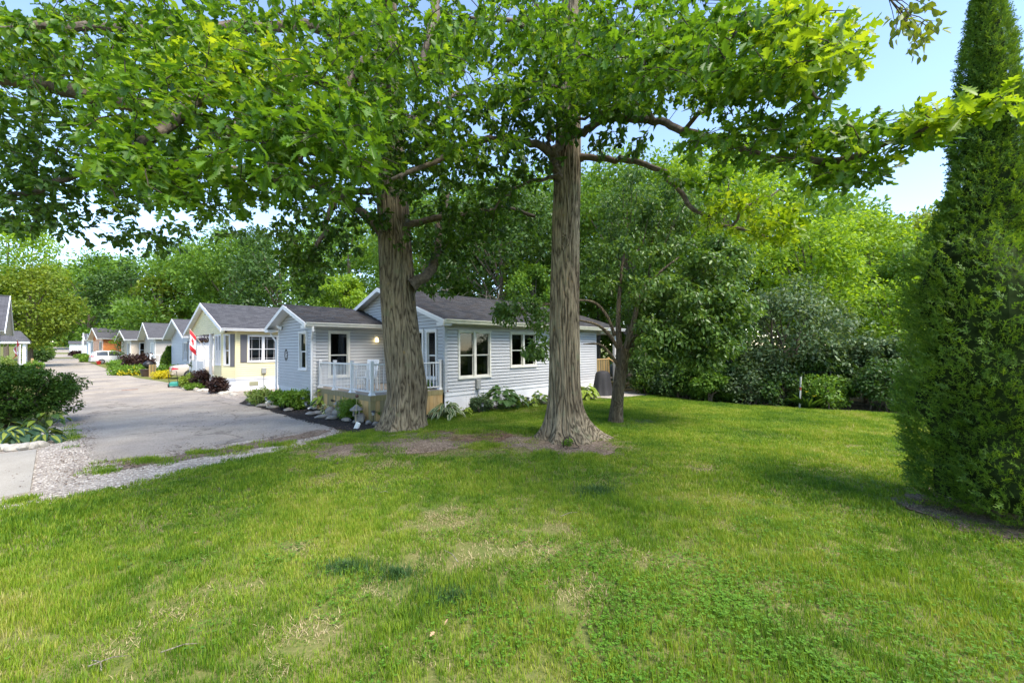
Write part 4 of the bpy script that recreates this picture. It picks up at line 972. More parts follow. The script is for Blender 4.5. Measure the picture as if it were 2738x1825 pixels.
# ------------------------------------------------------------------ trees
VP = SW / 2352.0
def av(vx, vy, Y): return np.array(at(vx * VP, vy * VP, Y))
def gv(vx, vy): return gnd(vx * VP, vy * VP)
M_OAK1 = leaf_mat('oak_leaves', (.040, .105, .012), (.105, .225, .020), .42, .42, c3=(.24, .34, .035))
M_OAK2 = leaf_mat('oak_leaves_sunlit', (.10, .20, .012), (.24, .36, .025), .45, .42, c3=(.36, .42, .04))  # lime copy of the oak leaves: sun on outer sprays put into the colour
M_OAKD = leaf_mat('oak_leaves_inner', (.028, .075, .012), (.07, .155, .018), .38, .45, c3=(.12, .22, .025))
M_LIME = leaf_mat('lime_leaves', (.11, .22, .02), (.225, .37, .03), .42, c3=(.33, .46, .05))
M_MID = leaf_mat('mid_green_leaves', (.05, .125, .016), (.125, .245, .03), .38, c3=(.20, .33, .045))
M_DARK = leaf_mat('dark_green_leaves', (.024, .065, .014), (.062, .135, .026), .3, c3=(.10, .19, .04))
M_SILVER = leaf_mat('grey_green_leaves', (.035, .075, .03), (.11, .18, .075), .3, c3=(.24, .32, .17))
M_OLIVE = leaf_mat('olive_leaves', (.09, .15, .015), (.19, .27, .028), .35, c3=(.29, .33, .04))
M_CEDAR = leaf_mat('cedar_sprays', (.045, .115, .016), (.135, .25, .028), .3, .55, c3=(.23, .34, .045))
M_PEAR = leaf_mat('ornamental_leaves', (.045, .105, .022), (.11, .205, .045), .35, .35, c3=(.20, .31, .075))

def bark_material(name, c1, c2, c3, sc=1.0, lichen=True, bump=1.0):
    """long flowing vertical ridges with dark furrows, cross-broken, with grey-green lichen"""
    m = bpy.data.materials.new(name); m.use_nodes = True; MATS[name] = m; nt = m.node_tree; b = nt.nodes['Principled BSDF']
    tc = nt.nodes.new('ShaderNodeTexCoord')
    def noise(scale, det, dist=0):
        mp = nt.nodes.new('ShaderNodeMapping'); mp.inputs['Scale'].default_value = scale; nt.links.new(tc.outputs['Object'], mp.inputs[0])
        n = nt.nodes.new('ShaderNodeTexNoise'); n.inputs['Scale'].default_value = 1; n.inputs['Detail'].default_value = det; n.inputs['Distortion'].default_value = dist
        nt.links.new(mp.outputs[0], n.inputs['Vector']); return n.outputs[0]
    def ma(op, *a):
        n = nt.nodes.new('ShaderNodeMath'); n.operation = op
        for i, s_ in enumerate(a):
            if isinstance(s_, (int, float)): n.inputs[i].default_value = s_
            else: nt.links.new(s_, n.inputs[i])
        return n.outputs[0]
    N = noise((3.6 * sc, 3.6 * sc, .42 * sc), 3, .25); fine = noise((26 * sc, 26 * sc, 9 * sc), 5)
    tri = ma('PINGPONG', ma('MULTIPLY_ADD', fine, .05, N), .052)
    h = ma('MULTIPLY', tri, 1 / .052)
    hh = ma('MULTIPLY_ADD', fine, .5, ma('MULTIPLY', h, .75))
    r = nt.nodes.new('ShaderNodeValToRGB'); e = r.color_ramp.elements
    e[0].position = .22; e[0].color = (*c1, 1); e[1].position = .95; e[1].color = (*c3, 1); q = e.new(.48); q.color = (*c2, 1)
    nt.links.new(hh, r.inputs[0]); last = r.outputs[0]
    r2 = nt.nodes.new('ShaderNodeValToRGB'); r2.color_ramp.elements[0].position = .35; r2.color_ramp.elements[1].position = .7
    r2.color_ramp.elements[0].color = (.74, .71, .66, 1); r2.color_ramp.elements[1].color = (1.12, 1.1, 1.02, 1)
    nt.links.new(noise((2.2, 2.2, 1.2), 6), r2.inputs[0])
    mm = nt.nodes.new('ShaderNodeMix'); mm.data_type = 'RGBA'; mm.blend_type = 'MULTIPLY'; mm.inputs[0].default_value = 1
    nt.links.new(last, mm.inputs[6]); nt.links.new(r2.outputs[0], mm.inputs[7]); last = mm.outputs[2]
    if lichen:
        for sc3, lo, col, seed in ((3.1, .60, (.20, .205, .125), 0), (5.5, .67, (.34, .21, .06), 7)):
            r3 = nt.nodes.new('ShaderNodeValToRGB'); r3.color_ramp.elements[0].position = lo; r3.color_ramp.elements[1].position = lo + .1
            r3.color_ramp.elements[0].color = (0, 0, 0, 1); r3.color_ramp.elements[1].color = (.6, .6, .6, 1)
            nt.links.new(noise((sc3 + seed * .1, sc3, sc3), 7), r3.inputs[0])
            m3 = nt.nodes.new('ShaderNodeMix'); m3.data_type = 'RGBA'; m3.inputs[7].default_value = (*col, 1)
            nt.links.new(r3.outputs[0], m3.inputs[0]); nt.links.new(last, m3.inputs[6]); last = m3.outputs[2]
    nt.links.new(last, b.inputs['Base Color']); b.inputs['Roughness'].default_value = .92; b.inputs['Specular IOR Level'].default_value = .15
    bp = nt.nodes.new('ShaderNodeBump'); bp.inputs['Strength'].default_value = bump; bp.inputs['Distance'].default_value = .03
    nt.links.new(hh, bp.inputs['Height']); nt.links.new(bp.outputs[0], b.inputs['Normal'])
    return m
M_BARK = bark_material('oak_bark', (.055, .044, .031), (.19, .157, .115), (.33, .28, .205))
M_BARK2 = bark_material('grey_bark', (.06, .048, .036), (.14, .115, .085), (.22, .185, .14), 2.2)
M_BARKP = bark_material('pale_bark', (.20, .17, .14), (.36, .32, .27), (.46, .42, .36), 2.0, False)
M_LIMB = mat('limb_bark', (.135, .11, .085), .9, .15, noise=.35, nscale=14, bump=.6, bscale=30)
M_TWIG = mat('twig_bark', (.06, .048, .035), .9, .15, noise=.3, nscale=20)

# ---- leaf templates (length along x, 1 unit)
def leaf_template(half, fold=.22, curl=-.18):
    up = [(x, y) for x, y in half]; n = len(up)
    V = []
    zf = lambda x, y: fold * abs(y) + curl * x * x
    for x, y in up: V.append((x, y, zf(x, y)))
    for x, y in up[1:-1]: V.append((x, -y, zf(x, y)))
    V = np.array(V); a = list(range(n)); b = [0] + list(range(n, 2 * n - 2)) + [n - 1]
    return V, [a, b[::-1]]
OAK = leaf_template([(0, 0), (.14, .012), (.24, .15), (.29, .065), (.42, .29), (.48, .11), (.62, .36), (.67, .13), (.80, .26), (.83, .09), (.93, .09), (1, 0)])
OAK_S = leaf_template([(0, 0), (.16, .02), (.30, .2), (.40, .09), (.60, .34), (.68, .12), (.84, .2), (1, 0)])
OVAL = leaf_template([(0, 0), (.32, .25), (.7, .2), (1, 0)], .25, -.2)
OAK_B = leaf_template([(0, 0), (.16, .012), (.27, .19), (.31, .07), (.46, .31), (.5, .1), (.66, .33), (.7, .13), (.82, .2), (.85, .08), (.94, .08), (1, 0)], .55, -.5)
OAK_C = leaf_template([(0, 0), (.16, .02), (.30, .17), (.38, .07), (.58, .30), (.66, .10), (.84, .17), (1, 0)], -.12, .22)
OAK_D = leaf_template([(0, 0), (.35, .2), (.62, .3), (1, 0)], .3, -.3)
DIAM = (np.array([(0, 0, 0), (.5, .27, .07), (1, 0, -.12), (.5, -.27, .07)]), [[0, 1, 2, 3]])
HEART = leaf_template([(0, 0), (.1, .01), (.12, .22), (.35, .36), (.7, .24), (1, 0)], .2, -.25)
LONG = leaf_template([(0, 0), (.2, .05), (.5, .07), (.8, .045), (1, 0)], .3, -.35)

def frames(d, n_hint):
    """rows: x=d, z~n_hint"""
    d = d / np.linalg.norm(d, axis=1, keepdims=True)
    y = np.cross(n_hint, d); L = np.linalg.norm(y, axis=1, keepdims=True); y = np.where(L > 1e-6, y / np.maximum(L, 1e-6), [[0, 1, 0]])
    z = np.cross(d, y)
    return np.stack([d, y, z], 2)      # columns
def leaves_mesh(name, tpl, P, Rm, S_, material):
    V, Fc = tpl; n = len(P); k = len(V)
    W_ = np.einsum('nij,kj->nki', Rm, V) * S_[:, None, None] + P[:, None, :]
    flat = np.concatenate([np.array(f) for f in Fc]); cnt = np.array([len(f) for f in Fc])
    F_ = (np.arange(n)[:, None] * k + flat[None, :]).ravel()
    return np_mesh(name, W_.reshape(-1, 3), F_, np.tile(cnt, n), material)
def rdir(n, up=0.0):
    d = nr.normal(0, 1, (n, 3)); d[:, 2] += up; return d / np.linalg.norm(d, axis=1, keepdims=True)

def trunk(parent, path, rad, n, material, flare=0, lobes=None, ridge=0, seed=1, name='trunk', zrings=None, knots=()):
    """tapering trunk with root flare, lobes and bark ridges"""
    path = np.array(path, float); rad = np.array(rad, float)
    seg = np.linalg.norm(np.diff(path, axis=0), axis=1); t = np.concatenate([[0], np.cumsum(seg)]); m = zrings or int(t[-1] / .09) + 8
    tt = np.linspace(0, t[-1], m); C = np.stack([np.interp(tt, t, path[:, k]) for k in range(3)], 1)
    for _ in range(3): C[1:-1] = .5 * C[1:-1] + .25 * (C[:-2] + C[2:])
    r0 = np.interp(tt, t, rad); rr_ = np.random.default_rng(seed)
    a = np.linspace(0, 2 * np.pi, n, endpoint=False); V = np.zeros((m, n, 3)); ph = rr_.uniform(0, 6.28, 12)
    for i in range(m):
        h = tt[i]; r = np.full(n, r0[i])
        if flare: r = r * (1 + flare * np.exp(-h / .28) + .25 * flare * np.exp(-h / .9))
        if lobes:
            for (ang, am, wd) in lobes:
                dd = np.angle(np.exp(1j * (a - ang))); r = r + am * np.exp(-(dd / wd) ** 2) * np.exp(-h / .34)
            r = r * (1 + .05 * np.exp(-h / .6) * np.sin(a * 7 + ph[0]) + .03 * np.exp(-h / 1.2) * np.sin(a * 11 + ph[1]))
        r = r * (1 + .025 * np.sin(a * 3 + ph[2] + h * .4) + .018 * np.sin(a * 5 + ph[3] - h * .7))
        if ridge:
            w = .5 * np.sin(h * 1.7 + ph[4] + 3 * np.sin(h * .9)) + .35 * np.sin(h * 4.1 + ph[5])
            q = np.abs(np.sin(a * 13 + w + 1.3 * np.sin(a * 3 + ph[6] + h * .8))) ; r = r + ridge * (q - .5)
        for (ka, kh, kr, kd) in knots:
            dd = np.angle(np.exp(1j * (a - ka))) * r0[i]; g = (dd / kr) ** 2 + ((h - kh) / (kr * 1.25)) ** 2
            r = r + kd * np.exp(-((np.sqrt(g) - 1) / .35) ** 2) - 1.6 * kd * np.exp(-g / .35)
        V[i, :, 0] = C[i, 0] + r * np.cos(a); V[i, :, 1] = C[i, 1] + r * np.sin(a); V[i, :, 2] = C[i, 2]
    idx = np.arange(m * n).reshape(m, n); nx_ = np.roll(idx, -1, 1)
    Q = np.stack([idx[:-1], nx_[:-1], nx_[1:], idx[1:]], -1).reshape(-1, 4)
    return link(name, np_mesh(name, V.reshape(-1, 3), Q.ravel(), np.full(len(Q), 4), material, True), parent)

def smooth_path(pts, n=5):
    pts = np.array(pts, float); out = []
    for i in range(len(pts) - 1):
        p0, p1, p2, p3 = pts[max(i - 1, 0)], pts[i], pts[i + 1], pts[min(i + 2, len(pts) - 1)]
        for k in range(n):
            t = k / n; out.append(.5 * ((2 * p1) + (-p0 + p2) * t + (2 * p0 - 5 * p1 + 4 * p2 - p3) * t * t + (-p0 + 3 * p1 - 3 * p2 + p3) * t ** 3))
    out.append(pts[-1]); return np.array(out)

def oak(root, trunk_pts, limbs, blobs, seed, n_single, tipmat):
    """limbs: (list of xyz, r0, r1); blobs: (vx,vy,rx,ry,d0,d1,n,kind) foliage volumes given as seen and how deep they reach"""
    g = np.random.default_rng(seed); nodes = [np.array(trunk_pts)[3:]]
    for pts, r0, r1 in limbs:
        sp = smooth_path(pts); sp[1:-1] += g.normal(0, .025, (len(sp) - 2, 3))
        m_ = MB(); rads = list(np.linspace(1, 0, len(sp)) ** .8 * (r0 - r1) + r1); rads[0] *= 1.35
        m_.tube([tuple(p) for p in sp], rads, 9 if r0 > .06 else 6); m_.build('limb', M_LIMB, root, True)
        nodes.append(sp[len(sp) // 5:])
    N = np.concatenate(nodes)
    B = []; kinds = []
    for (vx, vy, rx, ry, d0, d1, n, kd) in blobs:
        th = g.uniform(0, 6.28, n); q = np.sqrt(g.uniform(0, 1, n)) * g.uniform(.85, 1.12, n)
        Y = g.uniform(d0, d1, n)
        for i in range(n): B.append(av(vx + rx * q[i] * math.cos(th[i]), vy + ry * q[i] * math.sin(th[i]), Y[i])); kinds.append(kd)
    B = np.array(B); kinds = np.array(kinds)
    d0 = np.array([np.min(np.sum((N - b) ** 2, 1)) for b in B]); order = np.argsort(d0)
    cap = len(N) + len(B) * 3; NN = np.zeros((cap, 3)); NN[:len(N)] = N; k = len(N)
    tw = MB(); sprays = []
    for i in order:
        b = B[i]; dd = np.sum((NN[:k] - b) ** 2, 1); j = int(np.argmin(dd)); p = NN[j]; L = math.sqrt(dd[j])
        mid = p * .5 + b * .5 + np.array([g.normal(0, .05), g.normal(0, .05), .10]) * min(L, 1.2); q2 = p * .22 + b * .78 + np.array([0, 0, .05]) * min(L, 1)
        r0 = min(.004 + .007 * L, .028)
        tw.tube([tuple(p), tuple(mid), tuple(q2), tuple(b)], [r0, r0 * .8, .005, .003], 4, False)
        NN[k] = mid; NN[k + 1] = q2; NN[k + 2] = b; k += 3
        dv = b - p; dv = dv / (np.linalg.norm(dv) + 1e-6); dv[2] *= .5; sprays.append((b, dv / np.linalg.norm(dv), kinds[i]))
    tag(tw.build('twigs', M_TWIG, root), kind='stuff')
    # leaves: clusters at each twig tip
    P = []; D = []; Nn = []; Sc = []; K_ = []
    for b, dv, kd in sprays:
        n = g.integers(9, 15)
        t = np.concatenate([np.zeros(n // 2), g.uniform(0, .45, n - n // 2)]); base = b - dv * t[:, None] + g.normal(0, .03, (n, 3))
        d = dv * .75 + g.normal(0, .62, (n, 3)); d[:, 2] -= .28
        nn = g.normal(0, .42, (n, 3)); nn[:, 2] += 1
        P.append(base); D.append(d); Nn.append(nn); Sc.append(g.uniform(.085, .19, n)); K_ += [kd] * n
    P = np.concatenate(P); Rm = frames(np.concatenate(D), np.concatenate(Nn)); Sc = np.concatenate(Sc); K_ = np.array(K_)
    dist = np.linalg.norm(P - np.array([0, 0, CAM_H]), axis=1); order = np.argsort(dist)
    # leaves that show largest are single objects
    vis = []
    for i in order:
        if len(vis) >= n_single: break
        sx, sy = proj(P[i])
        if P[i][1] > .5 and -20 < sx < SW + 20 and -20 < sy < SH: vis.append(i)
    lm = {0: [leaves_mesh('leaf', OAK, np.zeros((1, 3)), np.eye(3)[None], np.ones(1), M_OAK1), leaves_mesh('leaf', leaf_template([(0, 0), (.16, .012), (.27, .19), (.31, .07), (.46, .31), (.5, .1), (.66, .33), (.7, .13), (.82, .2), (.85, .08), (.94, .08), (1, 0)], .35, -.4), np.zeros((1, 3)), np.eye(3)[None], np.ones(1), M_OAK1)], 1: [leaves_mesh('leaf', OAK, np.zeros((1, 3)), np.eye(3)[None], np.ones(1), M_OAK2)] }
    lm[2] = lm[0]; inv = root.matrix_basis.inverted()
    for i in vis:
        o = link('leaf', lm[K_[i]][i % len(lm[K_[i]])], root); M_ = Matrix.Identity(4)
        for r_ in range(3):
            for c_ in range(3): M_[r_][c_] = Rm[i][r_, c_] * Sc[i]
            M_[r_][3] = P[i][r_]
        o.matrix_local = inv @ M_
    rest = np.ones(len(P), bool); rest[vis] = False
    o_ = np.array(root.location)
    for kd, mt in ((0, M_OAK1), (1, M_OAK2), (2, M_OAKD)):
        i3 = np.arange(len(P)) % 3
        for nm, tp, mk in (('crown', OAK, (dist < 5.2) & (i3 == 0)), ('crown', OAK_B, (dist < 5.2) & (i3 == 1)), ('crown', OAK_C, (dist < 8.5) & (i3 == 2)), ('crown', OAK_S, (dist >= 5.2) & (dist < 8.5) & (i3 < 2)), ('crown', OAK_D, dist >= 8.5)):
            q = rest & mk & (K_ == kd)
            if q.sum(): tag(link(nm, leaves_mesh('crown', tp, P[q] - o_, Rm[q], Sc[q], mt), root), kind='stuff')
    return len(P)

def oak_root(name, base, label):
    r = empty(name, base, 0, label, 'tree'); r.matrix_basis = Matrix.Translation(base); return r
def rel(root, pts): return [tuple(np.array(p) - np.array(root.location)) for p in pts]

# left oak
bl = Vector((-2.92, 11.05, float(ground_z(-2.92, 11.05)) - .05))
OL = oak_root('oak_tree', bl, 'thick oak with broad straight trunk beside the deck')
tp = [bl] + [Vector(av(vx, vy, 11.05)) for vx, vy in ((938, 900), (925, 800), (914, 700), (908, 600), (903, 500), (897, 400), (893, 250), (888, 100), (885, -60), (880, -220))]
tpr = rel(OL, tp)
trunk(OL, tpr, [.50, .50, .47, .445, .43, .415, .39, .35, .31, .26, .2], 150, M_BARK, flare=.22, lobes=[(-.4, .22, .5), (2.9, .18, .5), (-1.5, .08, .4), (4.3, .12, .4)], ridge=.014, seed=3, knots=[(4.5, 5.3, .11, .035), (4.6, 3.7, .08, .02)])
def LV(l): return rel(OL, [av(*p) for p in l])
def shift(limbs, root): return limbs
limL = [([(905, 470, 11), (850, 400, 10.8), (700, 330, 9.6), (500, 290, 8.7), (290, 238, 8.1), (120, 200, 7.8), (0, 183, 7.6), (-150, 190, 7.4)], .22, .09),
        ([(900, 560, 11), (780, 450, 10.6), (600, 400, 10), (300, 378, 9), (180, 400, 8.6), (60, 445, 8.3), (-60, 440, 8)], .12, .03),
        ([(880, 430, 10.8), (775, 460, 10.3), (745, 530, 10.1), (712, 600, 9.9)], .10, .03),
        ([(945, 655, 10.9), (985, 625, 11.1), (1003, 575, 11.4), (1008, 520, 11.8), (1030, 440, 12.2)], .15, .07),
        ([(925, 520, 10.9), (1000, 502, 11.0), (1090, 490, 10.9), (1160, 478, 10.8), (1230, 497, 10.6)], .10, .04),
        ([(890, 250, 10.8), (760, 190, 8.5), (620, 180, 6.6), (470, 230, 5.2), (350, 310, 4.5), (270, 400, 4.1)], .14, .02),
        ([(890, 200, 10.7), (860, 140, 8), (800, 180, 6), (740, 270, 4.8), (690, 370, 4.1)], .13, .02),
        ([(888, 100, 11), (700, 60, 10), (420, 70, 8.5), (150, 60, 7.5), (-100, 80, 7)], .15, .03),
        ([(885, 0, 11), (980, -80, 8), (1000, 40, 6), (960, 160, 5)], .12, .02),
        ([(885, -60, 11), (760, -260, 11.5), (600, -420, 12)], .15, .05), ([(885, -60, 11), (1000, -280, 12), (1150, -420, 13)], .14, .05), ([(900, 300, 11), (980, 250, 12.4), (1080, 200, 13.6)], .12, .04)]
limL_w = [([tuple(av(*p)) for p in l], a, b) for l, a, b in limL]
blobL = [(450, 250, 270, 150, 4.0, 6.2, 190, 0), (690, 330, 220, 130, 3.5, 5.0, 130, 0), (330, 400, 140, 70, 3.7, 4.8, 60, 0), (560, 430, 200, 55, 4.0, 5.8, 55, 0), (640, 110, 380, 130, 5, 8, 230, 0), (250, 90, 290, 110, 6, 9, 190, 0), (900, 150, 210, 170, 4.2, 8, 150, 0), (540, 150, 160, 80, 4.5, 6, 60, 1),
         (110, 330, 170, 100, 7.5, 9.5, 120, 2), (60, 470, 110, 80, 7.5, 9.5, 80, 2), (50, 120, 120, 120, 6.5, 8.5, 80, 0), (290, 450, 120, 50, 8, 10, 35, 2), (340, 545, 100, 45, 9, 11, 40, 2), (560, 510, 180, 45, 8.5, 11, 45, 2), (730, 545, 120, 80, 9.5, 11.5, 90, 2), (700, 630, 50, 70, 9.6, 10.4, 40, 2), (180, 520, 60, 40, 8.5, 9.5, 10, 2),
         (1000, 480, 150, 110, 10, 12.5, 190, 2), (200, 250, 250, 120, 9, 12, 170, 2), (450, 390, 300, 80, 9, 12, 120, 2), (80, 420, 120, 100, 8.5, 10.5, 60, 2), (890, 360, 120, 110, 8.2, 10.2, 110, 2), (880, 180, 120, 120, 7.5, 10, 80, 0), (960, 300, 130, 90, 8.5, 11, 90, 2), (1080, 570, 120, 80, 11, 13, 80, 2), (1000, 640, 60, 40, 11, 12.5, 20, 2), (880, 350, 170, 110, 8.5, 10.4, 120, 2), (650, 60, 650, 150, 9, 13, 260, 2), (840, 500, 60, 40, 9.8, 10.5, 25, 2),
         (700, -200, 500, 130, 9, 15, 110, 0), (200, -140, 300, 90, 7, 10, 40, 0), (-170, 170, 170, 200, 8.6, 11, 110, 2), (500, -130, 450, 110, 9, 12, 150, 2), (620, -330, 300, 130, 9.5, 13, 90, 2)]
nL = oak(OL, [tuple(p) for p in np.array([list(p) for p in tp])], limL_w, blobL, 11, 300, None)
# limbs and twigs were laid out in world space: bring them to the tree
for o in list(OL.children):
    if o.name.split('.')[0] in ('limb', 'twigs'): o.location = -OL.location

# right oak
br_ = Vector((1.20, 9.35, float(ground_z(1.2, 9.35)) - .05))
OR = oak_root('oak_tree', br_, 'slimmer oak with flared roots and a knot hole high on its trunk')
tq = [br_] + [Vector(av(vx, vy, 9.35)) for vx, vy in ((1297, 950), (1296, 850), (1296, 700), (1298, 600), (1300, 500), (1304, 400), (1306, 300), (1308, 200), (1311, 100), (1314, -40), (1318, -220))]
trunk(OR, rel(OR, tq), [.34, .335, .325, .315, .305, .30, .29, .275, .255, .23, .2, .14], 150, M_BARK, flare=.30, lobes=[(.05, .62, .30), (3.2, .42, .4), (-1.2, .16, .35), (-2.2, .2, .3), (5.6, .2, .25), (1.6, .3, .4)], ridge=.020, seed=8, knots=[(4.45, 4.35, .085, .04)])
limR = [([(1285, 415, 9.2), (1276, 390, 9.1), (1265, 355, 9.0), (1220, 327, 8.8), (1150, 318, 8.5), (1080, 330, 8), (1000, 370, 7.6), (900, 412, 7.2)], .11, .03),
        ([(1270, 360, 9.0), (1300, 318, 8.9), (1350, 295, 8.8), (1400, 270, 8.6), (1500, 277, 8.0), (1570, 300, 7.2), (1660, 325, 6.3), (1760, 355, 5.4), (1900, 370, 4.6), (2050, 335, 4.0), (2200, 262, 3.5)], .10, .012),
        ([(1335, 362, 9.25), (1400, 366, 9), (1460, 370, 8.6), (1540, 410, 8.0), (1590, 480, 7.6), (1680, 520, 7.2), (1770, 550, 7.0)], .075, .018),
        ([(1265, 350, 9), (1258, 315, 8.95), (1285, 285, 8.9), (1330, 275, 8.8), (1380, 255, 8.3)], .06, .02),
        ([(1318, 190, 9.2), (1400, 100, 8), (1550, 70, 6.5), (1750, 90, 5.2), (1930, 150, 4.3)], .09, .014),
        ([(1312, 130, 9.2), (1240, 70, 8.2), (1080, 40, 6.8)], .08, .02), ([(1315, 140, 9.2), (1300, 90, 8.3), (1230, 10, 6.8)], .06, .02),
        ([(1300, 205, 9.1), (1215, 190, 8.4), (1195, 235, 7.9)], .06, .012), ([(1270, 408, 9.1), (1235, 412, 9), (1180, 435, 8.9), (1130, 480, 8.8)], .05, .02),
        ([(1500, 277, 8), (1480, 210, 7), (1540, 150, 6)], .045, .015), ([(1570, 300, 7.2), (1640, 240, 6.3), (1760, 200, 5.3), (1900, 230, 4.6)], .045, .012), ([(1680, 520, 7.2), (1720, 470, 7), (1800, 440, 6.9)], .025, .01),
        ([(1314, -40, 9.35), (1420, -250, 9), (1560, -420, 9)], .1, .04), ([(1314, -40, 9.35), (1200, -260, 10), (1080, -420, 10)], .1, .04)]
limR_w = [([tuple(av(*p)) for p in l], a, b) for l, a, b in limR]
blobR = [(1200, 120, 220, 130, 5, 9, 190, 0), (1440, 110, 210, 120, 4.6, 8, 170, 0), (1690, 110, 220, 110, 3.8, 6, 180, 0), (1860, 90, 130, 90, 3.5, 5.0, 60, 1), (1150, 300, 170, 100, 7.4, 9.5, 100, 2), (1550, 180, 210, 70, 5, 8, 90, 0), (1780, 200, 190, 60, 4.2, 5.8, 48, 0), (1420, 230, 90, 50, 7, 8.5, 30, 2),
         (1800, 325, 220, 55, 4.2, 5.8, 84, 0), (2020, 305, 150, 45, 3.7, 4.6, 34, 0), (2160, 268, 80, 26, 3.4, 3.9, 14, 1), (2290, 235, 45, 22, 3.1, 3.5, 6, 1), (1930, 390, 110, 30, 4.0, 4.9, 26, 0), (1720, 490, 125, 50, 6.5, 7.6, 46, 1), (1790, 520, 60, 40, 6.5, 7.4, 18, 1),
         (1420, 60, 420, 120, 8.5, 12, 170, 2), (1130, 400, 110, 50, 7.6, 9, 45, 2), (1310, 120, 100, 110, 6.5, 9, 70, 0), (1090, 335, 150, 40, 6.6, 7.8, 50, 0), (1240, 250, 150, 80, 7.4, 9.4, 80, 2), (1420, 210, 130, 60, 6.5, 8.6, 60, 0), (1130, 500, 120, 60, 9.5, 11, 60, 2), (1420, 330, 60, 40, 8, 9, 22, 2), (1620, 400, 110, 50, 7, 8, 22, 0), (1400, -180, 420, 120, 8, 11, 80, 0), (1450, -140, 330, 110, 8.6, 10.5, 90, 2), (1400, -360, 230, 130, 9, 11, 60, 2)]
nR = oak(OR, [tuple(np.array(list(p))) for p in tq], limR_w, blobR, 21, 300, None)
for o in list(OR.children):
    if o.name.split('.')[0] in ('limb', 'twigs'): o.location = -OR.location

# ---- trees further back
def clump_leaves(C, Rr, n, size, tpl, material, name, parent, o_, seed, droop=0.0, flat=.7, upn=.7):
    """n leaves in each clump of centres C with radii Rr"""
    g = np.random.default_rng(seed); m = len(C)
    d = g.normal(0, 1, (m, n, 3)); d /= np.linalg.norm(d, axis=2, keepdims=True); q = g.uniform(.35, 1.05, (m, n, 1)) ** .6
    P = C[:, None] + d * q * Rr[:, None, None] * np.array([1, 1, flat])
    dr = d * .5 + g.normal(0, .6, (m, n, 3)); dr[..., 2] -= droop
    nn = d * .55 + g.normal(0, .4, (m, n, 3)); nn[..., 2] += upn
    P = P.reshape(-1, 3); keep = P[:, 2] > o_[2] + .02; dr = dr.reshape(-1, 3)[keep]; nn = nn.reshape(-1, 3)[keep]; P = P[keep]
    S_ = g.uniform(.75, 1.5, len(P)) * size
    return link(name, leaves_mesh(name, tpl, P - np.array(o_), frames(dr, nn), S_, material), parent)
def bg_tree(name, label, base, ctr, rad, nc, nl, size, material, tr, seed, bark=None, group=None, tpl=DIAM, droop=.1, lean=0, cat='tree', cr=.30, stems=1):
    """base xyz, crown centre xyz, crown radii; crown of nc clumps with nl leaves each"""
    g = np.random.default_rng(seed); base = Vector(base); root = empty(name, base, 0, label, cat, group); root.matrix_basis = Matrix.Translation(base)
    ctr = np.array(ctr); rad = np.array(rad)
    d = g.normal(0, 1, (nc, 3)); d /= np.linalg.norm(d, axis=1, keepdims=True); q = g.uniform(.35, 1.0, (nc, 1)) ** .5
    C = ctr + d * q * rad * (1 - cr * .35); Rr = g.uniform(.6, 1.25, nc) * cr * rad.mean()
    C[:, 2] = np.maximum(C[:, 2], base.z + Rr * .5)
    tag(clump_leaves(C, Rr, nl, size, tpl, material, 'crown', root, base, seed + 1, droop), kind='stuff')
    bark = bark or M_LIMB; m_ = MB(); top = ctr + np.array([0, 0, rad[2] * .55]) - np.array(base)
    for s in range(stems):
        off = np.array([g.normal(0, .18), g.normal(0, .18), 0]) * (stems > 1); e = top * np.array([1, 1, 1]) + np.array([g.normal(0, rad[0] * .3), g.normal(0, rad[1] * .3), 0]) * (stems > 1)
        pts = [off + np.array([0, 0, -.1]), off + e * .25 + g.normal(0, .1, 3), e * .6 + g.normal(0, .15, 3), e]
        m_.tube([tuple(p) for p in smooth_path(pts, 4)], list(np.linspace(tr, tr * .15, 13)), 8)
    m_.build('trunk', bark, root, True)
    lb = MB()
    for i in g.choice(nc, min(nc, 16), replace=False):
        c = C[i] - np.array(base); h = np.clip(c[2] * .55, .2, None); p0 = top * (h / max(top[2], .1)) if top[2] > 0 else np.zeros(3)
        lb.tube([tuple(p0), tuple(p0 * .4 + c * .6 + np.array([0, 0, .1])), tuple(c)], [tr * .32, tr * .2, tr * .06], 5)
    tag(lb.build('limbs', bark, root), kind='stuff')
    return root
def scr_tree(name, label, vx, vtop, vbot, hw, Y, material, nc, nl, size, tr=.15, seed=1, deep=.8, **kw):
    """a tree standing at depth Y whose crown spans the given extent"""
    top = av(vx, vtop, Y); bot = av(vx, vbot, Y); z0 = float(terrain(top[0], top[1])); bot[2] = max(bot[2], z0 + .1)
    ctr = (top + bot) / 2; rz = (top[2] - bot[2]) / 2; rx = hw * VP / F * Y
    return bg_tree(name, label, (top[0], Y, z0), ctr, (rx, rx * deep, rz), nc, nl, size, material, tr, seed, **kw)
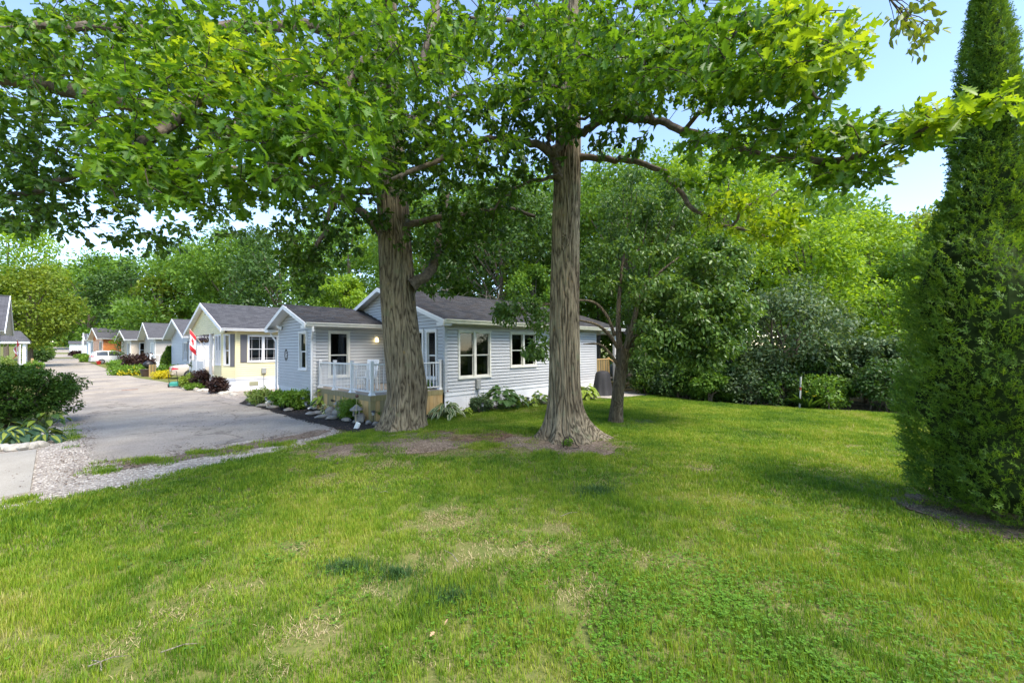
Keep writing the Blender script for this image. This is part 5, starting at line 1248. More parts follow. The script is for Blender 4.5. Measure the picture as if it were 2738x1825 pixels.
# ornamental tree by the patio
pb = gv(1413, 972)
sm = empty('ornamental_tree', pb, 0, 'small multi-stemmed tree with drooping leaves near the covered grill', 'tree'); sm.matrix_basis = Matrix.Translation(pb); PB = np.array(pb)
stem = [PB + np.array([0, 0, -.08]), av(1420, 900, 11.5), av(1428, 840, 11.5), av(1432, 800, 11.5)]
trunk(sm, [tuple(p - PB) for p in stem], [.17, .15, .16, .19], 40, M_BARK2, flare=.35, ridge=.012, seed=4)
for pts, r0, r1 in (([(1425, 815, 11.5), (1420, 740, 11.6), (1425, 640, 11.8), (1440, 540, 12)], .10, .02), ([(1435, 810, 11.5), (1455, 740, 11.3), (1480, 660, 11.2), (1560, 590, 11)], .10, .02), ([(1440, 805, 11.5), (1475, 740, 11.8), (1490, 640, 12.2), (1500, 520, 12.4)], .09, .02), ([(1428, 815, 11.5), (1400, 770, 11.3), (1370, 745, 11.1), (1330, 735, 11), (1290, 725, 11)], .06, .012), ([(1412, 770, 11.4), (1390, 720, 11.2), (1350, 690, 11), (1250, 700, 10.9), (1180, 715, 10.8)], .05, .01), ([(1445, 780, 11.4), (1520, 740, 11), (1620, 720, 10.6)], .06, .012), ([(1425, 850, 11.5), (1400, 810, 11.3), (1375, 790, 11.2), (1340, 790, 11.1)], .05, .012), ([(1436, 830, 11.5), (1460, 790, 11.9), (1482, 760, 12.2)], .055, .03)):
    sp = smooth_path([av(*p) for p in pts]) - PB; q = MB(); q.tube([tuple(p) for p in sp], list(np.linspace(r0, r1, len(sp))), 7); q.build('limb', M_BARK2, sm, True)
g_ = np.random.default_rng(5); C = []
for vx, vy, rx, ry, d0, d1, n in ((1540, 560, 150, 150, 11, 13.2, 60), (1580, 690, 130, 90, 10.2, 12, 55), (1480, 480, 110, 90, 11.5, 13, 30), (1560, 790, 90, 50, 10.4, 11.5, 26), (1660, 720, 80, 50, 10.2, 11.4, 26), (1210, 720, 60, 35, 10.7, 11.2, 12), (1240, 790, 25, 30, 10.8, 11.2, 5), (1370, 620, 60, 80, 11, 12, 16), (1640, 600, 80, 70, 10.6, 12, 26), (1600, 800, 110, 45, 10.3, 11.3, 24), (1490, 720, 70, 60, 11, 12.4, 18)):
    for i in range(n):
        t, q = g_.uniform(0, 6.28), math.sqrt(g_.uniform()); C.append(av(vx + rx * q * math.cos(t), vy + ry * q * math.sin(t), g_.uniform(d0, d1)))
C = np.array(C); tag(clump_leaves(C, g_.uniform(.22, .42, len(C)), 95, .105, OVAL, M_PEAR, 'crown', sm, pb, 6, .55), kind='stuff')
q = MB()
for c in C[::3]:
    p = np.array(av(1440, 720, 11.5)) * .35 + c * .65; q.tube([tuple(p - PB), tuple((p * .4 + c * .6) - PB + np.array([0, 0, .08])), tuple(c - PB)], [.014, .008, .004], 4)
tag(q.build('twigs', M_TWIG, sm), kind='stuff')

WG = 'trees of the wood behind the lawn'
scr_tree('lime_tree', 'tall lime green tree rising behind the ornamental tree', 1650, 265, 700, 150, 24, M_LIME, 95, 120, .2, .22, 31, group=WG)
scr_tree('wood_tree', 'mid green tree behind the right oak trunk', 1440, 330, 740, 170, 26, M_MID, 110, 120, .21, .22, 32, group=WG)
scr_tree('lime_tree', 'bright lime green tree with rounded crown above the grey-green shrub', 1860, 470, 800, 120, 20, M_LIME, 90, 120, .17, .18, 33, group=WG)
scr_tree('wood_tree', 'loose topped green tree right of the bright lime tree', 1990, 430, 820, 100, 25, M_LIME, 70, 110, .2, .2, 34, group=WG)
scr_tree('wood_tree', 'low green tree below the open sky gap', 2090, 545, 880, 130, 21, M_MID, 90, 120, .18, .2, 35, group=WG)
scr_tree('wood_tree', 'olive green tree beside the tall cedar', 2200, 430, 860, 120, 26, M_OLIVE, 90, 110, .21, .2, 36, group=WG)
scr_tree('wood_tree', 'green tree hidden behind the tall cedar', 2380, 350, 900, 190, 20, M_MID, 80, 110, .2, .2, 37, group=WG)
scr_tree('lime_shrub', 'yellow green sapling between grey-green shrub and cedar', 2060, 620, 930, 90, 16.5, M_LIME, 60, 110, .13, .08, 38, group=WG)
SG = 'shrubs along the edge of the wood'
scr_tree('grey_green_shrub', 'large shrub with grey-green leaves behind the striped post', 1800, 640, 925, 165, 16.6, M_SILVER, 110, 190, .125, .1, 41, group=SG, droop=.4, cat='shrub', stems=4)
for i, (vx, vt, hw, Y, mt, lab) in enumerate(((1505, 770, 80, 20, M_DARK, 'dark shrub behind the end of the patio'), (1610, 760, 90, 18.2, M_DARK, 'dark green shrub between patio and striped post'), (1700, 800, 80, 16.6, M_DARK, 'low dark shrub left of the striped post'), (1640, 850, 50, 16.4, M_MID, 'small bright shrub at the lawn edge near yellow flowers'), (1910, 800, 90, 15.4, M_DARK, 'dark shrub right of the striped post'), (2000, 760, 90, 15.0, M_SILVER, 'grey-green shrub at the lawn edge beside the cedar'), (2110, 780, 100, 14.2, M_DARK, 'dark shrub half hidden by the cedar'), (2260, 740, 120, 14, M_DARK, 'dark shrub behind the cedar foot'), (1550, 640, 110, 21, M_DARK, 'tall dark tree at the back corner of the lawn'))):
    scr_tree('shrub', lab, vx, vt, 955, hw, Y, mt, 60, 130, .12, .06, 50 + i, group=SG, cat='shrub', stems=3, droop=.3)
BG = 'trees behind the homes'
scr_tree('wood_tree', 'dark green tree behind the roof of the grey-blue home', 1150, 395, 700, 190, 28, M_DARK, 110, 120, .22, .25, 61, group=BG)
scr_tree('wood_tree', 'bright green tree between the two oak trunks', 1225, 600, 760, 70, 25, M_MID, 50, 120, .17, .15, 62, group=BG)
scr_tree('wood_tree', 'green tree behind the right end of the roof', 1370, 420, 780, 120, 30, M_MID, 80, 120, .22, .2, 63, group=BG)
scr_tree('wood_tree', 'dark tree left behind the thick oak', 980, 420, 720, 150, 33, M_MID, 90, 120, .25, .22, 64, group=BG)
scr_tree('lime_shrub', 'bright yellow-green bush just behind the front roof', 790, 628, 735, 58, 27, M_LIME, 60, 130, .15, .1, 65, cat='shrub')
scr_tree('wood_tree', 'green tree behind the cream yellow home', 800, 470, 760, 150, 40, M_MID, 90, 120, .3, .25, 66, group=BG)
scr_tree('wood_tree', 'dark tree behind the pale grey home', 640, 510, 780, 120, 48, M_DARK, 80, 110, .33, .25, 67, group=BG)
scr_tree('wood_tree', 'tall green tree behind the taupe home', 530, 490, 760, 110, 58, M_MID, 80, 110, .4, .3, 68, group=BG)
scr_tree('wood_tree', 'mid green tree behind the beige home', 450, 560, 770, 90, 66, M_MID, 70, 110, .45, .3, 69, group=BG)
scr_tree('yellowing_tree', 'yellowing open tree with pale stems behind the taupe home', 372, 620, 760, 62, 62, M_OLIVE, 36, 90, .45, .35, 70, bark=M_BARKP, group=BG)
scr_tree('wood_tree', 'dark green tree behind the orange home', 300, 590, 780, 90, 80, M_DARK, 70, 110, .5, .4, 71, group=BG)
scr_tree('wood_tree', 'broad green tree at the end of the lane', 205, 565, 800, 95, 120, M_MID, 80, 110, .8, .6, 72, group=BG)
scr_tree('wood_tree', 'pale topped tree at the far end of the lane', 255, 575, 790, 80, 135, M_MID, 60, 110, .85, .6, 73, group=BG)
scr_tree('wood_tree', 'far tree closing the view down the lane', 130, 600, 800, 70, 150, M_DARK, 60, 110, .9, .6, 74, group=BG)
scr_tree('lane_tree', 'yellow-green conifer-like tree beside the lane on the left', 70, 596, 812, 92, 46, M_OLIVE, 120, 130, .26, .3, 75)
scr_tree('lane_tree', 'sunny green tree rising over the left homes', 20, 470, 700, 110, 60, M_LIME, 70, 110, .4, .3, 76)
scr_tree('lane_tree', 'green tree far left behind the oak branches', -90, 520, 780, 120, 44, M_MID, 60, 110, .35, .3, 77)
# leafless brushy tree behind the house
dr = at(1215, 800, 26); dr.z = 0
dt = empty('bare_tree', dr, 0, 'leafless pale branched tree behind the long roof', 'tree'); dt.matrix_basis = Matrix.Translation(dr)
g_ = np.random.default_rng(9); q = MB()
for s in range(9):
    b0 = np.array([g_.normal(0, 1.0), g_.normal(0, .6), -.1]); e = b0 + np.array([g_.normal(0, .9), g_.normal(0, .4), g_.uniform(4.5, 7.2)])
    md_ = (b0 + e) / 2 + g_.normal(0, .2, 3); r_ = g_.uniform(.05, .11); q.tube([tuple(p) for p in smooth_path([b0, md_, e], 4)], list(np.linspace(r_, .02, 9)), 6)
    for k in range(16):
        t = g_.uniform(.35, 1); p = b0 * (1 - t) + e * t; d = g_.normal(0, 1, 3); d[2] = abs(d[2]) * .4; d = d / np.linalg.norm(d) * g_.uniform(.6, 1.8)
        q.tube([tuple(p), tuple(p + d * .5 + g_.normal(0, .08, 3)), tuple(p + d)], [.018, .012, .006], 4)
q.build('branches', M_BARKP, dt)
# woodland mass behind everything
g_ = np.random.default_rng(77); n = 1200
vx = g_.uniform(270, 2500, n); Y = np.where(vx < 260, g_.uniform(150, 185, n), np.where(vx < 1000, g_.uniform(55, 88, n), g_.uniform(30, 48, n)))
vt = np.interp(vx, [60, 230, 350, 500, 800, 1000, 1250, 1500, 1700, 1950, 2070, 2200, 2400], [620, 620, 610, 560, 540, 470, 440, 420, 350, 480, 590, 490, 440])
C = np.array([av(a, b, c) for a, b, c in zip(vx, vt, Y)]); tz = terrain(C[:, 0], C[:, 1]); C[:, 2] = tz + (C[:, 2] - tz) * g_.uniform(.04, 1, n)
tag(clump_leaves(C, g_.uniform(1.6, 2.8, n) * np.where(vx < 260, 2.2, 1), 130, .46, DIAM, M_MID, 'woodland', None, (0, 0, -1), 78), 'dense woodland behind the homes and lawn', 'woodland', kind='stuff')

n = 230; vx = g_.uniform(20, 290, n); Y = g_.uniform(140, 190, n); C = np.array([av(a, 640, b) for a, b in zip(vx, Y)]); tz = terrain(C[:, 0], C[:, 1]); C[:, 2] = tz + (C[:, 2] - tz) * g_.uniform(.0, 1, n)
tag(clump_leaves(C, g_.uniform(3, 5, n), 110, 1.15, DIAM, M_MID, 'woodland', None, (0, 0, -1), 79), 'distant woodland closing the end of the lane', 'woodland', kind='stuff')
# trees on the near side, behind the camera
for i, (x, y, h, mt, lab) in enumerate(((16, -9, 9, M_MID, 'broad green tree behind the viewpoint to the right'), (24, -3, 8, M_DARK, 'dark tree far right behind the lawn corner'), (8, -15, 9, M_DARK, 'dark tree behind the viewpoint'), (-3, -17, 9, M_MID, 'green tree across the lawn behind the viewpoint'), (-16, -12, 9, M_MID, 'green tree behind the viewpoint near the gravel'), (30, 6, 8, M_MID, 'green tree beyond the cedar'))):
    bg_tree('garden_tree', lab, (x, y, 0), (x, y, h * .55), (h * .5, h * .5, h * .45), 60, 90, .3, mt, .2, 500 + i)
# low hedge of shrubs along the lawn edge
HP = [Vector((h_.x, h_.y)) for h_ in HEDGE] + [Vector((13.5, 12.2))]; HR = resample(HP, 15)[1:]; HL = ['beside the patio', 'behind the patio end', 'left of the daylily', 'under the dark trees', 'near the single yellow blossom', 'left of the striped post', 'just left of the striped post', 'behind the striped post', 'right of the striped post', 'below the grey-green leaves', 'left of the cedar', 'touching the cedar outline', 'behind the cedar', 'right behind the cedar']
d_ = resample(HP, 200); HR = d_[np.linspace(4, 199, 14).astype(int)]
for i in range(14):
    x, y = HR[i]; hh = 1.15 + .5 * ((i * 7) % 5) / 4
    bg_tree('low_shrub', 'low leafy shrub at the lawn edge ' + HL[i], (x, y + .75, 0), (x, y + .75, hh * .5), (.85, .7, hh * .52), 34, 95, .095, (M_DARK, M_SILVER, M_DARK, M_MID)[i % 4], .03, 530 + i, group='low shrubs along the lawn edge', droop=.3, cat='shrub', stems=3, cr=.42)
# ---- tall arborvitae at the right
cb_ = Vector((5.95, 5.15, 0)); cb_.z = float(ground_z(cb_.x, cb_.y))
CE = empty('cedar_tree', cb_, 0, 'tall dense conical cedar at the right edge of the lawn', 'tree'); CE.matrix_basis = Matrix.Translation(cb_)
HC = 6.7
_gl = np.random.default_rng(4); LUMPS = [(_gl.uniform(0, 6.28), _gl.uniform(.1, 6.3), _gl.choice([-.22, .14, .2, .24]), _gl.uniform(.25, .5), _gl.uniform(.16, .36)) for _ in range(95)]
def cedar_r(z, a): 
    base = np.interp(z, [0, .15, .4, .9, 1.5, 2.1, 2.8, 3.15, 3.4, 3.7, 4.2, 4.75, 5.4, 6.2, 6.7], [.45, .72, .86, .80, .84, .82, .76, .66, .52, .43, .34, .27, .20, .13, .02])
    k = 1 + .06 * np.sin(a * 3 + z * 1.3) + .05 * np.sin(a * 5 - z * 2.1 + 1)
    for la, lz, am, wa, wz in LUMPS: k = k + am * np.exp(-(np.angle(np.exp(1j * (a - la))) / wa) ** 2 - ((z - lz) / wz) ** 2)
    return base * np.clip(k, .6, 1.3)
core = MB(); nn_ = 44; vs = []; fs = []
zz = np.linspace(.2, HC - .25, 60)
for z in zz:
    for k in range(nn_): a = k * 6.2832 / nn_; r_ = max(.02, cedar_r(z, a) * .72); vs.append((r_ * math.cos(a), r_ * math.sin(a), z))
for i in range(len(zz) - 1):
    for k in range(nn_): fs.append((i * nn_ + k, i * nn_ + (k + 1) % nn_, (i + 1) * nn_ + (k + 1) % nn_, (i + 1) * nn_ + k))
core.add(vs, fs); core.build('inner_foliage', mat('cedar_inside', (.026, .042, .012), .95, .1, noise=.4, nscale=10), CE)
q = MB(); q.tube([(0, 0, -.1), (.03, 0, 2), (0, .02, 5)], [.13, .1, .04], 10); q.build('trunk', M_BARK2, CE, True)
# a spray: flat fan of narrow scale-leaf branchlets
fan = []; ff = []
def strip(a, b, w):
    a, b = np.array(a), np.array(b); d = b - a; p = np.array([-d[1], d[0], 0]); p = p / (np.linalg.norm(p) + 1e-9) * w; k = len(fan)
    fan.extend([a, (a * .4 + b * .6) + p * 1.25, b, (a * .4 + b * .6) - p * 1.25]); ff.append([k, k + 1, k + 2, k + 3])
for i in range(5):
    t = .12 + .18 * i; s = 1 if i % 2 else -1; L = .46 * (1 - .55 * t)
    strip((t, 0, 0), (t + L * .75, s * L * .62, -.05), .035)
    strip((t + L * .3, s * L * .25, 0), (t + L * .75, s * L * .12, .02), .03)
strip((0, 0, 0), (1.05, 0, -.06), .04)
FAN = (np.array(fan), ff)
g_ = np.random.default_rng(15); n = 19500
z = HC * g_.uniform(0.015, 1, n) ** 1.12; a = g_.uniform(0, 6.2832, n)
bulge = .11 * np.sin(a * 5 + z * 3.1 + np.sin(z * 2.3)) * np.sin(z * 4.6 + a * 2) + .07 * np.sin(a * 9 - z * 6) * np.sin(z * 8.5 + a)
r_ = cedar_r(z, a) * (g_.uniform(.80, 1.0, n) + bulge); P = np.stack([r_ * np.cos(a), r_ * np.sin(a), z], 1)
out = np.stack([np.cos(a), np.sin(a), 0 * a], 1); side = np.stack([-np.sin(a), np.cos(a), 0 * a], 1)
d = out * .55 + g_.normal(0, .34, (n, 3)); d[:, 2] += .55
nh = side * g_.choice([-1, 1], (n, 1)) * .55 + out * .45 + g_.normal(0, .4, (n, 3)); nh[:, 2] += .2
tag(link('foliage', leaves_mesh('foliage', FAN, P, frames(d, nh), g_.uniform(.085, .15, n) * np.interp(z, [0, 4, 6.7], [1.05, .95, .7]), M_CEDAR), CE), kind='stuff')
# ---- branch of another tree hanging in at the top right, its trunk behind the camera
ab = Vector((4.6, -1.6, 0)); AT = empty('ash_tree', ab, 0, 'tree whose small leafy branch hangs into the open sky', 'tree'); AT.matrix_basis = Matrix.Translation(ab)
A_ = np.array(ab); q = MB(); q.tube([(0, 0, -.1), (.05, .05, 2.5), (0, .2, 5)], [.2, .16, .12], 12); q.build('trunk', M_BARK2, AT, True)
tipb = [np.array([4.6, -1.4, 4.8]), av(1990, -160, 2.2), av(2030, -30, 2.9), av(2075, 40, 3.1), av(2130, 95, 3.2)]
q = MB(); q.tube([tuple(p - A_) for p in smooth_path(tipb)], list(np.linspace(1, 0, 21) ** 3 * .05 + .003), 6); q.build('limb', M_LIMB, AT, True)
g_ = np.random.default_rng(19); P = []; D = []
tw_ = MB()
for i in range(15):
    c = av(g_.uniform(2040, 2180), g_.uniform(5, 115), g_.uniform(2.9, 3.4)); b0 = smooth_path(tipb)[g_.integers(11, 20)]; tw_.tube([tuple(b0 - A_), tuple((b0 + c) / 2 - A_ + np.array([0, 0, .03])), tuple(c - A_)], [.004, .003, .0015], 4)
    for k in range(7): P.append(c + (b0 - c) * g_.uniform(0, .5) + g_.normal(0, .025, 3)); D.append(g_.normal(0, .6, 3) + np.array([0, 0, -.6]))
for p, d in ((av(2096, 128, 3.1), (.1, 0, -1)), (av(2112, 130, 3.1), (-.1, .1, -1)), (av(2122, 125, 3.1), (.2, 0, -1)), (av(2055, 75, 3.1), (-.4, 0, -.9)), (av(2060, 90, 3.1), (-.2, 0, -1))): P.append(p); D.append(np.array(d))
tw_.build('twigs', M_TWIG, AT)
P = np.array(P); D = np.array(D); Nn = g_.normal(0, .7, P.shape); Nn[:, 2] += .6; M_ASH = leaf_mat('ash_leaves', (.05, .10, .02), (.20, .26, .03), .35, c3=(.36, .30, .05)); Rm = frames(D, Nn)
lm_ = leaves_mesh('leaf', OVAL, np.zeros((1, 3)), np.eye(3)[None], np.ones(1), M_ASH)
for i in range(len(P)):
    o = link('leaf', lm_, AT); M_ = Matrix.Identity(4); s = g_.uniform(.055, .085)
    for r__ in range(3):
        for c__ in range(3): M_[r__][c__] = Rm[i][r__, c__] * s
        M_[r__][3] = P[i][r__] - A_[r__]
    o.matrix_local = M_
# ------------------------------------------------------------------ planting
M_HOSTA = leaf_mat('hosta_leaves', (.05, .115, .035), (.10, .19, .05), .25)
M_HOSTAB = leaf_mat('blue_hosta_leaves', (.028, .075, .045), (.055, .12, .06), .2)
M_HOSTAY = leaf_mat('hosta_yellow', (.24, .32, .05), (.36, .42, .08), .25)
M_HOSTAW = leaf_mat('hosta_pale_edge', (.36, .42, .22), (.48, .5, .3), .25)
M_HOSTAL = leaf_mat('lime_hosta_leaves', (.16, .25, .03), (.27, .36, .05), .3)
M_BURN = leaf_mat('burning_bush_leaves', (.020, .058, .010), (.055, .12, .018), .3, c3=(.09, .17, .03), spec=.15)
M_PURPLE = leaf_mat('barberry_leaves', (.028, .014, .013), (.062, .030, .024), .25, c3=(.11, .09, .045), tint=.8)
M_YELFL = leaf_mat('yellow_flowers', (.45, .42, .02), (.65, .58, .03), .3)
M_FRESH = leaf_mat('fresh_green_leaves', (.08, .18, .018), (.16, .29, .035), .35, c3=(.24, .36, .05))
M_VARI = leaf_mat('variegated_leaves', (.10, .19, .03), (.24, .33, .08), .3, c3=(.45, .48, .22))
M_REDFL = mat('red_flower', (.55, .03, .06), .5)
M_STONE = mat('garden_stone', (.24, .23, .21), .85, .3, noise=.3, nscale=6, bump=.5, bscale=14)
M_ROCK = mat('pale_rock', (.46, .43, .37), .85, .3, noise=.25, nscale=5, bump=.5, bscale=12)

def hosta_mesh(mat_in, mat_edge, tpl_w=.34):
    half = [(0, 0), (.08, .02), (.22, tpl_w * .7), (.45, tpl_w), (.75, tpl_w * .62), (1, 0)]
    m_ = bpy.data.meshes.new('leaf'); V = []; Fs = []; Ms = []
    zf = lambda x, y: .3 * abs(y) - .45 * x * x
    inner = [(x, y * .4) for x, y in half]
    for s in (1, -1):
        k = len(V); V += [(x, s * y, zf(x, y)) for x, y in half]; V += [(x, s * y, zf(x, y) + .003) for x, y in inner]; V += [(x, 0, zf(x, 0) + .003) for x, y in half]; n = len(half)
        for i in range(n - 1):
            Fs.append((k + i, k + i + 1, k + n + i + 1, k + n + i)); Ms.append(1); Fs.append((k + n + i, k + n + i + 1, k + 2 * n + i + 1, k + 2 * n + i)); Ms.append(0)
    m_.from_pydata(V, [], Fs); m_.materials.append(mat_in); m_.materials.append(mat_edge); m_.polygons.foreach_set('material_index', Ms); m_.polygons.foreach_set('use_smooth', [True] * len(Fs)); m_.update()
    return m_
HM = {'blue': hosta_mesh(M_HOSTAY, M_HOSTAB), 'green': hosta_mesh(M_HOSTA, M_HOSTA), 'vari': hosta_mesh(M_HOSTA, M_HOSTAW, .2), 'lime': hosta_mesh(M_HOSTAL, M_HOSTAL, .28), 'heart': leaves_mesh('leaf', HEART, np.zeros((1, 3)), np.eye(3)[None], np.ones(1), M_HOSTA)}
HM['bluep'] = hosta_mesh(M_HOSTAB, M_HOSTAB)
def leafy_plant(name, label, p, r, h, n, size, kinds, seed, group=None, cat='plant', arch=1.0):
    """rosette of single large leaves on stalks"""
    g = np.random.default_rng(seed); p = Vector((p[0], p[1], float(ground_z(p[0], p[1])) + .02)); root = empty(name, p, 0, label, cat, group)
    st = MB(); stm = leaf_mat('plant_stalk', (.08, .15, .03), (.14, .22, .05), .1)
    for i in range(n):
        a = g.uniform(0, 6.283); q = math.sqrt(g.uniform(.02, 1)); rr_ = r * q * .62; z = h * (1.0 - .62 * q * q) * g.uniform(.75, 1.05)
        b = Vector((rr_ * math.cos(a), rr_ * math.sin(a), z)); tilt = g.uniform(.0, .5) * arch
        o = link('leaf', HM[kinds[i % len(kinds)]], root); s = size * g.uniform(.7, 1.15)
        o.matrix_local = Matrix.Translation(b) @ Matrix.Rotation(a + g.normal(0, .25), 4, 'Z') @ Matrix.Rotation(.25 - .6 * (1 - q) + tilt * .4, 4, 'Y') @ Matrix.Rotation(g.normal(0, .25), 4, 'X') @ Matrix.Scale(s, 4)
        st.tube([(b.x * .15, b.y * .15, -.01), (b.x * .6, b.y * .6, z * .8), tuple(b)], [.006, .005, .004], 4)
    tag(st.build('stalks', stm, root), kind='stuff'); return root
def shrub(name, label, sx, sy, r, h, material, nc, nl, size, seed, tpl=OVAL, group=None, dz=0, cat='shrub', stems=4, xy=None, flat=1.0):
    p = xy if xy else gnd(sx, sy); z = float(ground_z(p[0], p[1]))
    return bg_tree(name, label, (p[0], p[1], z + dz), (p[0], p[1], z + dz + h * .52), (r, r, h * .5), nc, nl, size, material, .018 + .01 * h, seed, bark=M_TWIG, group=group, tpl=tpl, droop=.15, cat=cat, stems=stems, cr=.38)
# left: big shrub, hostas and edging
scr_tree('burning_bush', 'big dark green rounded shrub at the lane edge above the hostas', 22, 842, 985, 128, 12.0, M_BURN, 120, 270, .07, .05, 101, deep=1.0, cat='shrub', stems=6, cr=.24)
for i, (sx, sy, k, lab, r, h) in enumerate(((15, 1192, ['blue'], 'blue-green hosta with yellow leaf centres by the concrete pad', .55, .5), (70, 1186, ['blue', 'bluep'], 'hosta with broad blue leaves next to the edging stones', .5, .45), (118, 1184, ['blue'], 'small yellow-centred hosta at the gravel edge', .35, .3), (125, 1142, ['lime', 'green'], 'narrow leaved green plant spilling from under the big shrub', .6, .5), (-20, 1150, ['green'], 'green leafy plant under the big shrub at the frame edge', .6, .5))):
    p = gnd(sx, sy); leafy_plant('hosta', lab, p, r, h, 26, .27 if k[0] != 'lime' else .24, k, 110 + i)
for i, (sx, sy, w) in enumerate(((10, 1204, .28), (40, 1204, .3), (68, 1201, .3), (88, 1199, .22), (104, 1196, .26), (112, 1170, .24), (-20, 1208, .3))):
    p = gnd(sx, sy); m_ = MB(); m_.blob((0, 0, .05), (w * .6, w * .42, .1), 10, 7, .2, 200 + i, .4); tag(m_.build('edging_rock', M_ROCK, None, True, loc=(p.x, p.y, p.z), rz=i), 'rough pale rock edging the hosta bed', 'rock', 'rocks edging the hosta bed')
# front bed of the grey-blue home
for i, a in enumerate((('variegated_shrub', 'pale variegated shrub at the drive corner of the bed', 698, 1082, .55, .62, M_VARI, 40, 90, .07), ('garden_shrub', 'bright green shrub left of the downspout', 752, 1090, .38, .6, M_FRESH, 34, 90, .075), ('garden_shrub', 'fuller green shrub directly beside the downspout', 792, 1095, .48, .72, M_FRESH, 44, 95, .07), ('feathery_shrub', 'feathery green mound in front of the deck planks', 948, 1120, .52, .62, M_FRESH, 60, 130, .042), ('young_shrub', 'leafy stem climbing between oak trunk and deck rail', 1138, 1100, .32, 1.0, M_MID, 26, 60, .085), ('small_shrub', 'small green sprout beside the oak at the deck', 1008, 1125, .2, .4, M_MID, 12, 50, .06))):
    shrub(a[0], a[1], a[2], a[3], a[4], a[5], a[6], a[7], a[8], a[9], 130 + i, dz=.02)
leafy_plant('lily_plant', 'upright broad leaved plant against the deck planks', gnd(862, 1096), .36, .75, 34, .26, ['lime', 'green'], 140)
leafy_plant('hosta', 'pale edged hosta between the bed stones', gnd(876, 1106), .28, .32, 20, .2, ['vari'], 141)
# bed along the long wall
for i, (sx, sy, r, h, n, s, k, lab) in enumerate(((1195, 1120, .6, .5, 70, .3, ['vari'], 'white edged hosta next to the thick oak'), (1243, 1110, .3, .25, 20, .17, ['lime'], 'small lime hosta in the long bed'), (1340, 1096, .78, .85, 95, .31, ['heart'], 'tall plant with dark heart shaped leaves below the large window'), (1385, 1091, .42, .46, 40, .25, ['green', 'lime'], 'green hosta right of the heart leaved plant'), (1418, 1087, .34, .38, 32, .2, ['lime'], 'yellow-green hosta by the small path light'), (1445, 1083, .4, .5, 34, .24, ['green', 'lime'], 'hosta half hidden by the slimmer oak'), (1566, 1069, .7, .6, 70, .3, ['lime'], 'large lime hosta at the end of the long wall'))):
    leafy_plant('hosta' if i != 2 else 'heart_leaf_plant', lab, gnd(sx, sy), r, h, n, s, k, 150 + i)
shrub('garden_shrub', 'grey-green small shrub under the meter box', 1285, 1104, .38, .55, M_SILVER, 34, 80, .06, 160, dz=.02)
# stones in the front bed, each its own
for i, (sx, sy, w, l, lab) in enumerate(((681, 1084, .55, .3, 'flat pale stepping stone at the bed corner'), (705, 1088, .5, .22, 'long thin stone in the bed beside the animal figure'), (735, 1092, .55, .3, 'round flat stone below the small figure'), (772, 1100, .55, .28, 'mossy flat stone under the fuller shrub'), (832, 1111, .42, .3, 'rounded grey stone in front of the lily plant'), (849, 1109, .34, .26, 'narrow stone leaning on the rounded grey one'), (866, 1119, .5, .2, 'thin slate lying in the mulch'), (888, 1122, .38, .28, 'pale oval stone before the stone pile'), (884, 1110, .4, .34, 'mossy boulder beside the pale edged hosta'), (905, 1113, .42, .36, 'dark boulder under the small stone lantern'), (926, 1128, .3, .24, 'small stone below the feathery mound'), (966, 1130, .22, .34, 'leaning slab behind the pagoda lantern'), (1004, 1140, .2, .16, 'little tan stone at the bed end'), (985, 1136, .22, .16, 'small dark stone by the path light'))):
    p = gnd(sx, sy); big = 'boulder' in lab or 'leaning slab' in lab; m_ = MB(); m_.blob((0, 0, .05 if not big else .1), (w * .5, l * .5, .07 if not big else .17), 12, 8, .16, 300 + i, .45)
    tag(m_.build('garden_stone', M_STONE, None, True, loc=(p.x, p.y, p.z + .02), rz=.6 * i), lab, 'stone')
def path_light(sx, sy, lab, h=.36, lit=False):
    p = gnd(sx, sy); r = empty('path_light', (p.x, p.y, p.z + .02), 0, lab, 'path light', 'solar path lights in the beds')
    q = MB(); q.tube([(0, 0, -.02), (0, 0, h - .13)], .009, 6); q.build('stake', M_BLACK, r)
    q = MB(); q.lathe([(.035, h - .13), (.05, h - .04), (.05, h - .035)], (0, 0, 0), 8); q.build('lantern_glass', mat('lantern_glass', (.35, .37, .38), .2), r)
    q = MB(); q.lathe([(.075, h - .035), (.07, h - .02), (.03, h), (.01, h + .005)], (0, 0, 0), 8); q.build('lantern_cap', M_BLACK, r)
for a in ((712, 1088, 'path light beside the variegated shrub'), (753, 1095, 'path light in front of the bright green shrub'), (818, 1103, 'path light at the foot of the downspout'), (998, 1133, 'path light at the deck corner near the oak'), (1112, 1120, 'path light right of the thick oak'), (1290, 1107, 'path light in front of the heart leaved plant'), (1412, 1090, 'path light between the hostas by the slimmer oak')): path_light(*a)
def pagoda(sx, sy, s, lab):
    p = gnd(sx, sy); r = empty('stone_lantern', (p.x, p.y, p.z + .02), .3, lab, 'lantern'); g = M_STONE
    q = MB(); q.lathe([(.10 * s, -.02), (.11 * s, .05 * s), (.05 * s, .08 * s), (.05 * s, .2 * s)], (0, 0, 0), 8); q.build('base', g, r)
    q = MB(); q.box(-.1 * s, .1 * s, -.1 * s, .1 * s, .2 * s, .24 * s)
    for a, b in ((-1, -1), (1, -1), (1, 1), (-1, 1)): q.box(a * .075 * s - .02 * s, a * .075 * s + .02 * s, b * .075 * s - .02 * s, b * .075 * s + .02 * s, .24 * s, .36 * s)
    q.build('light_box', g, r)
    q = MB(); q.lathe([(.19 * s, .36 * s), (.18 * s, .39 * s), (.08 * s, .47 * s), (.02 * s, .52 * s)], (0, 0, 0), 8); q.build('cap', g, r)
pagoda(953, 1131, 1.0, 'pale stone pagoda lantern in front of the feathery mound'); pagoda(906, 1108, .9, 'dark stone lantern on the boulders by the deck')
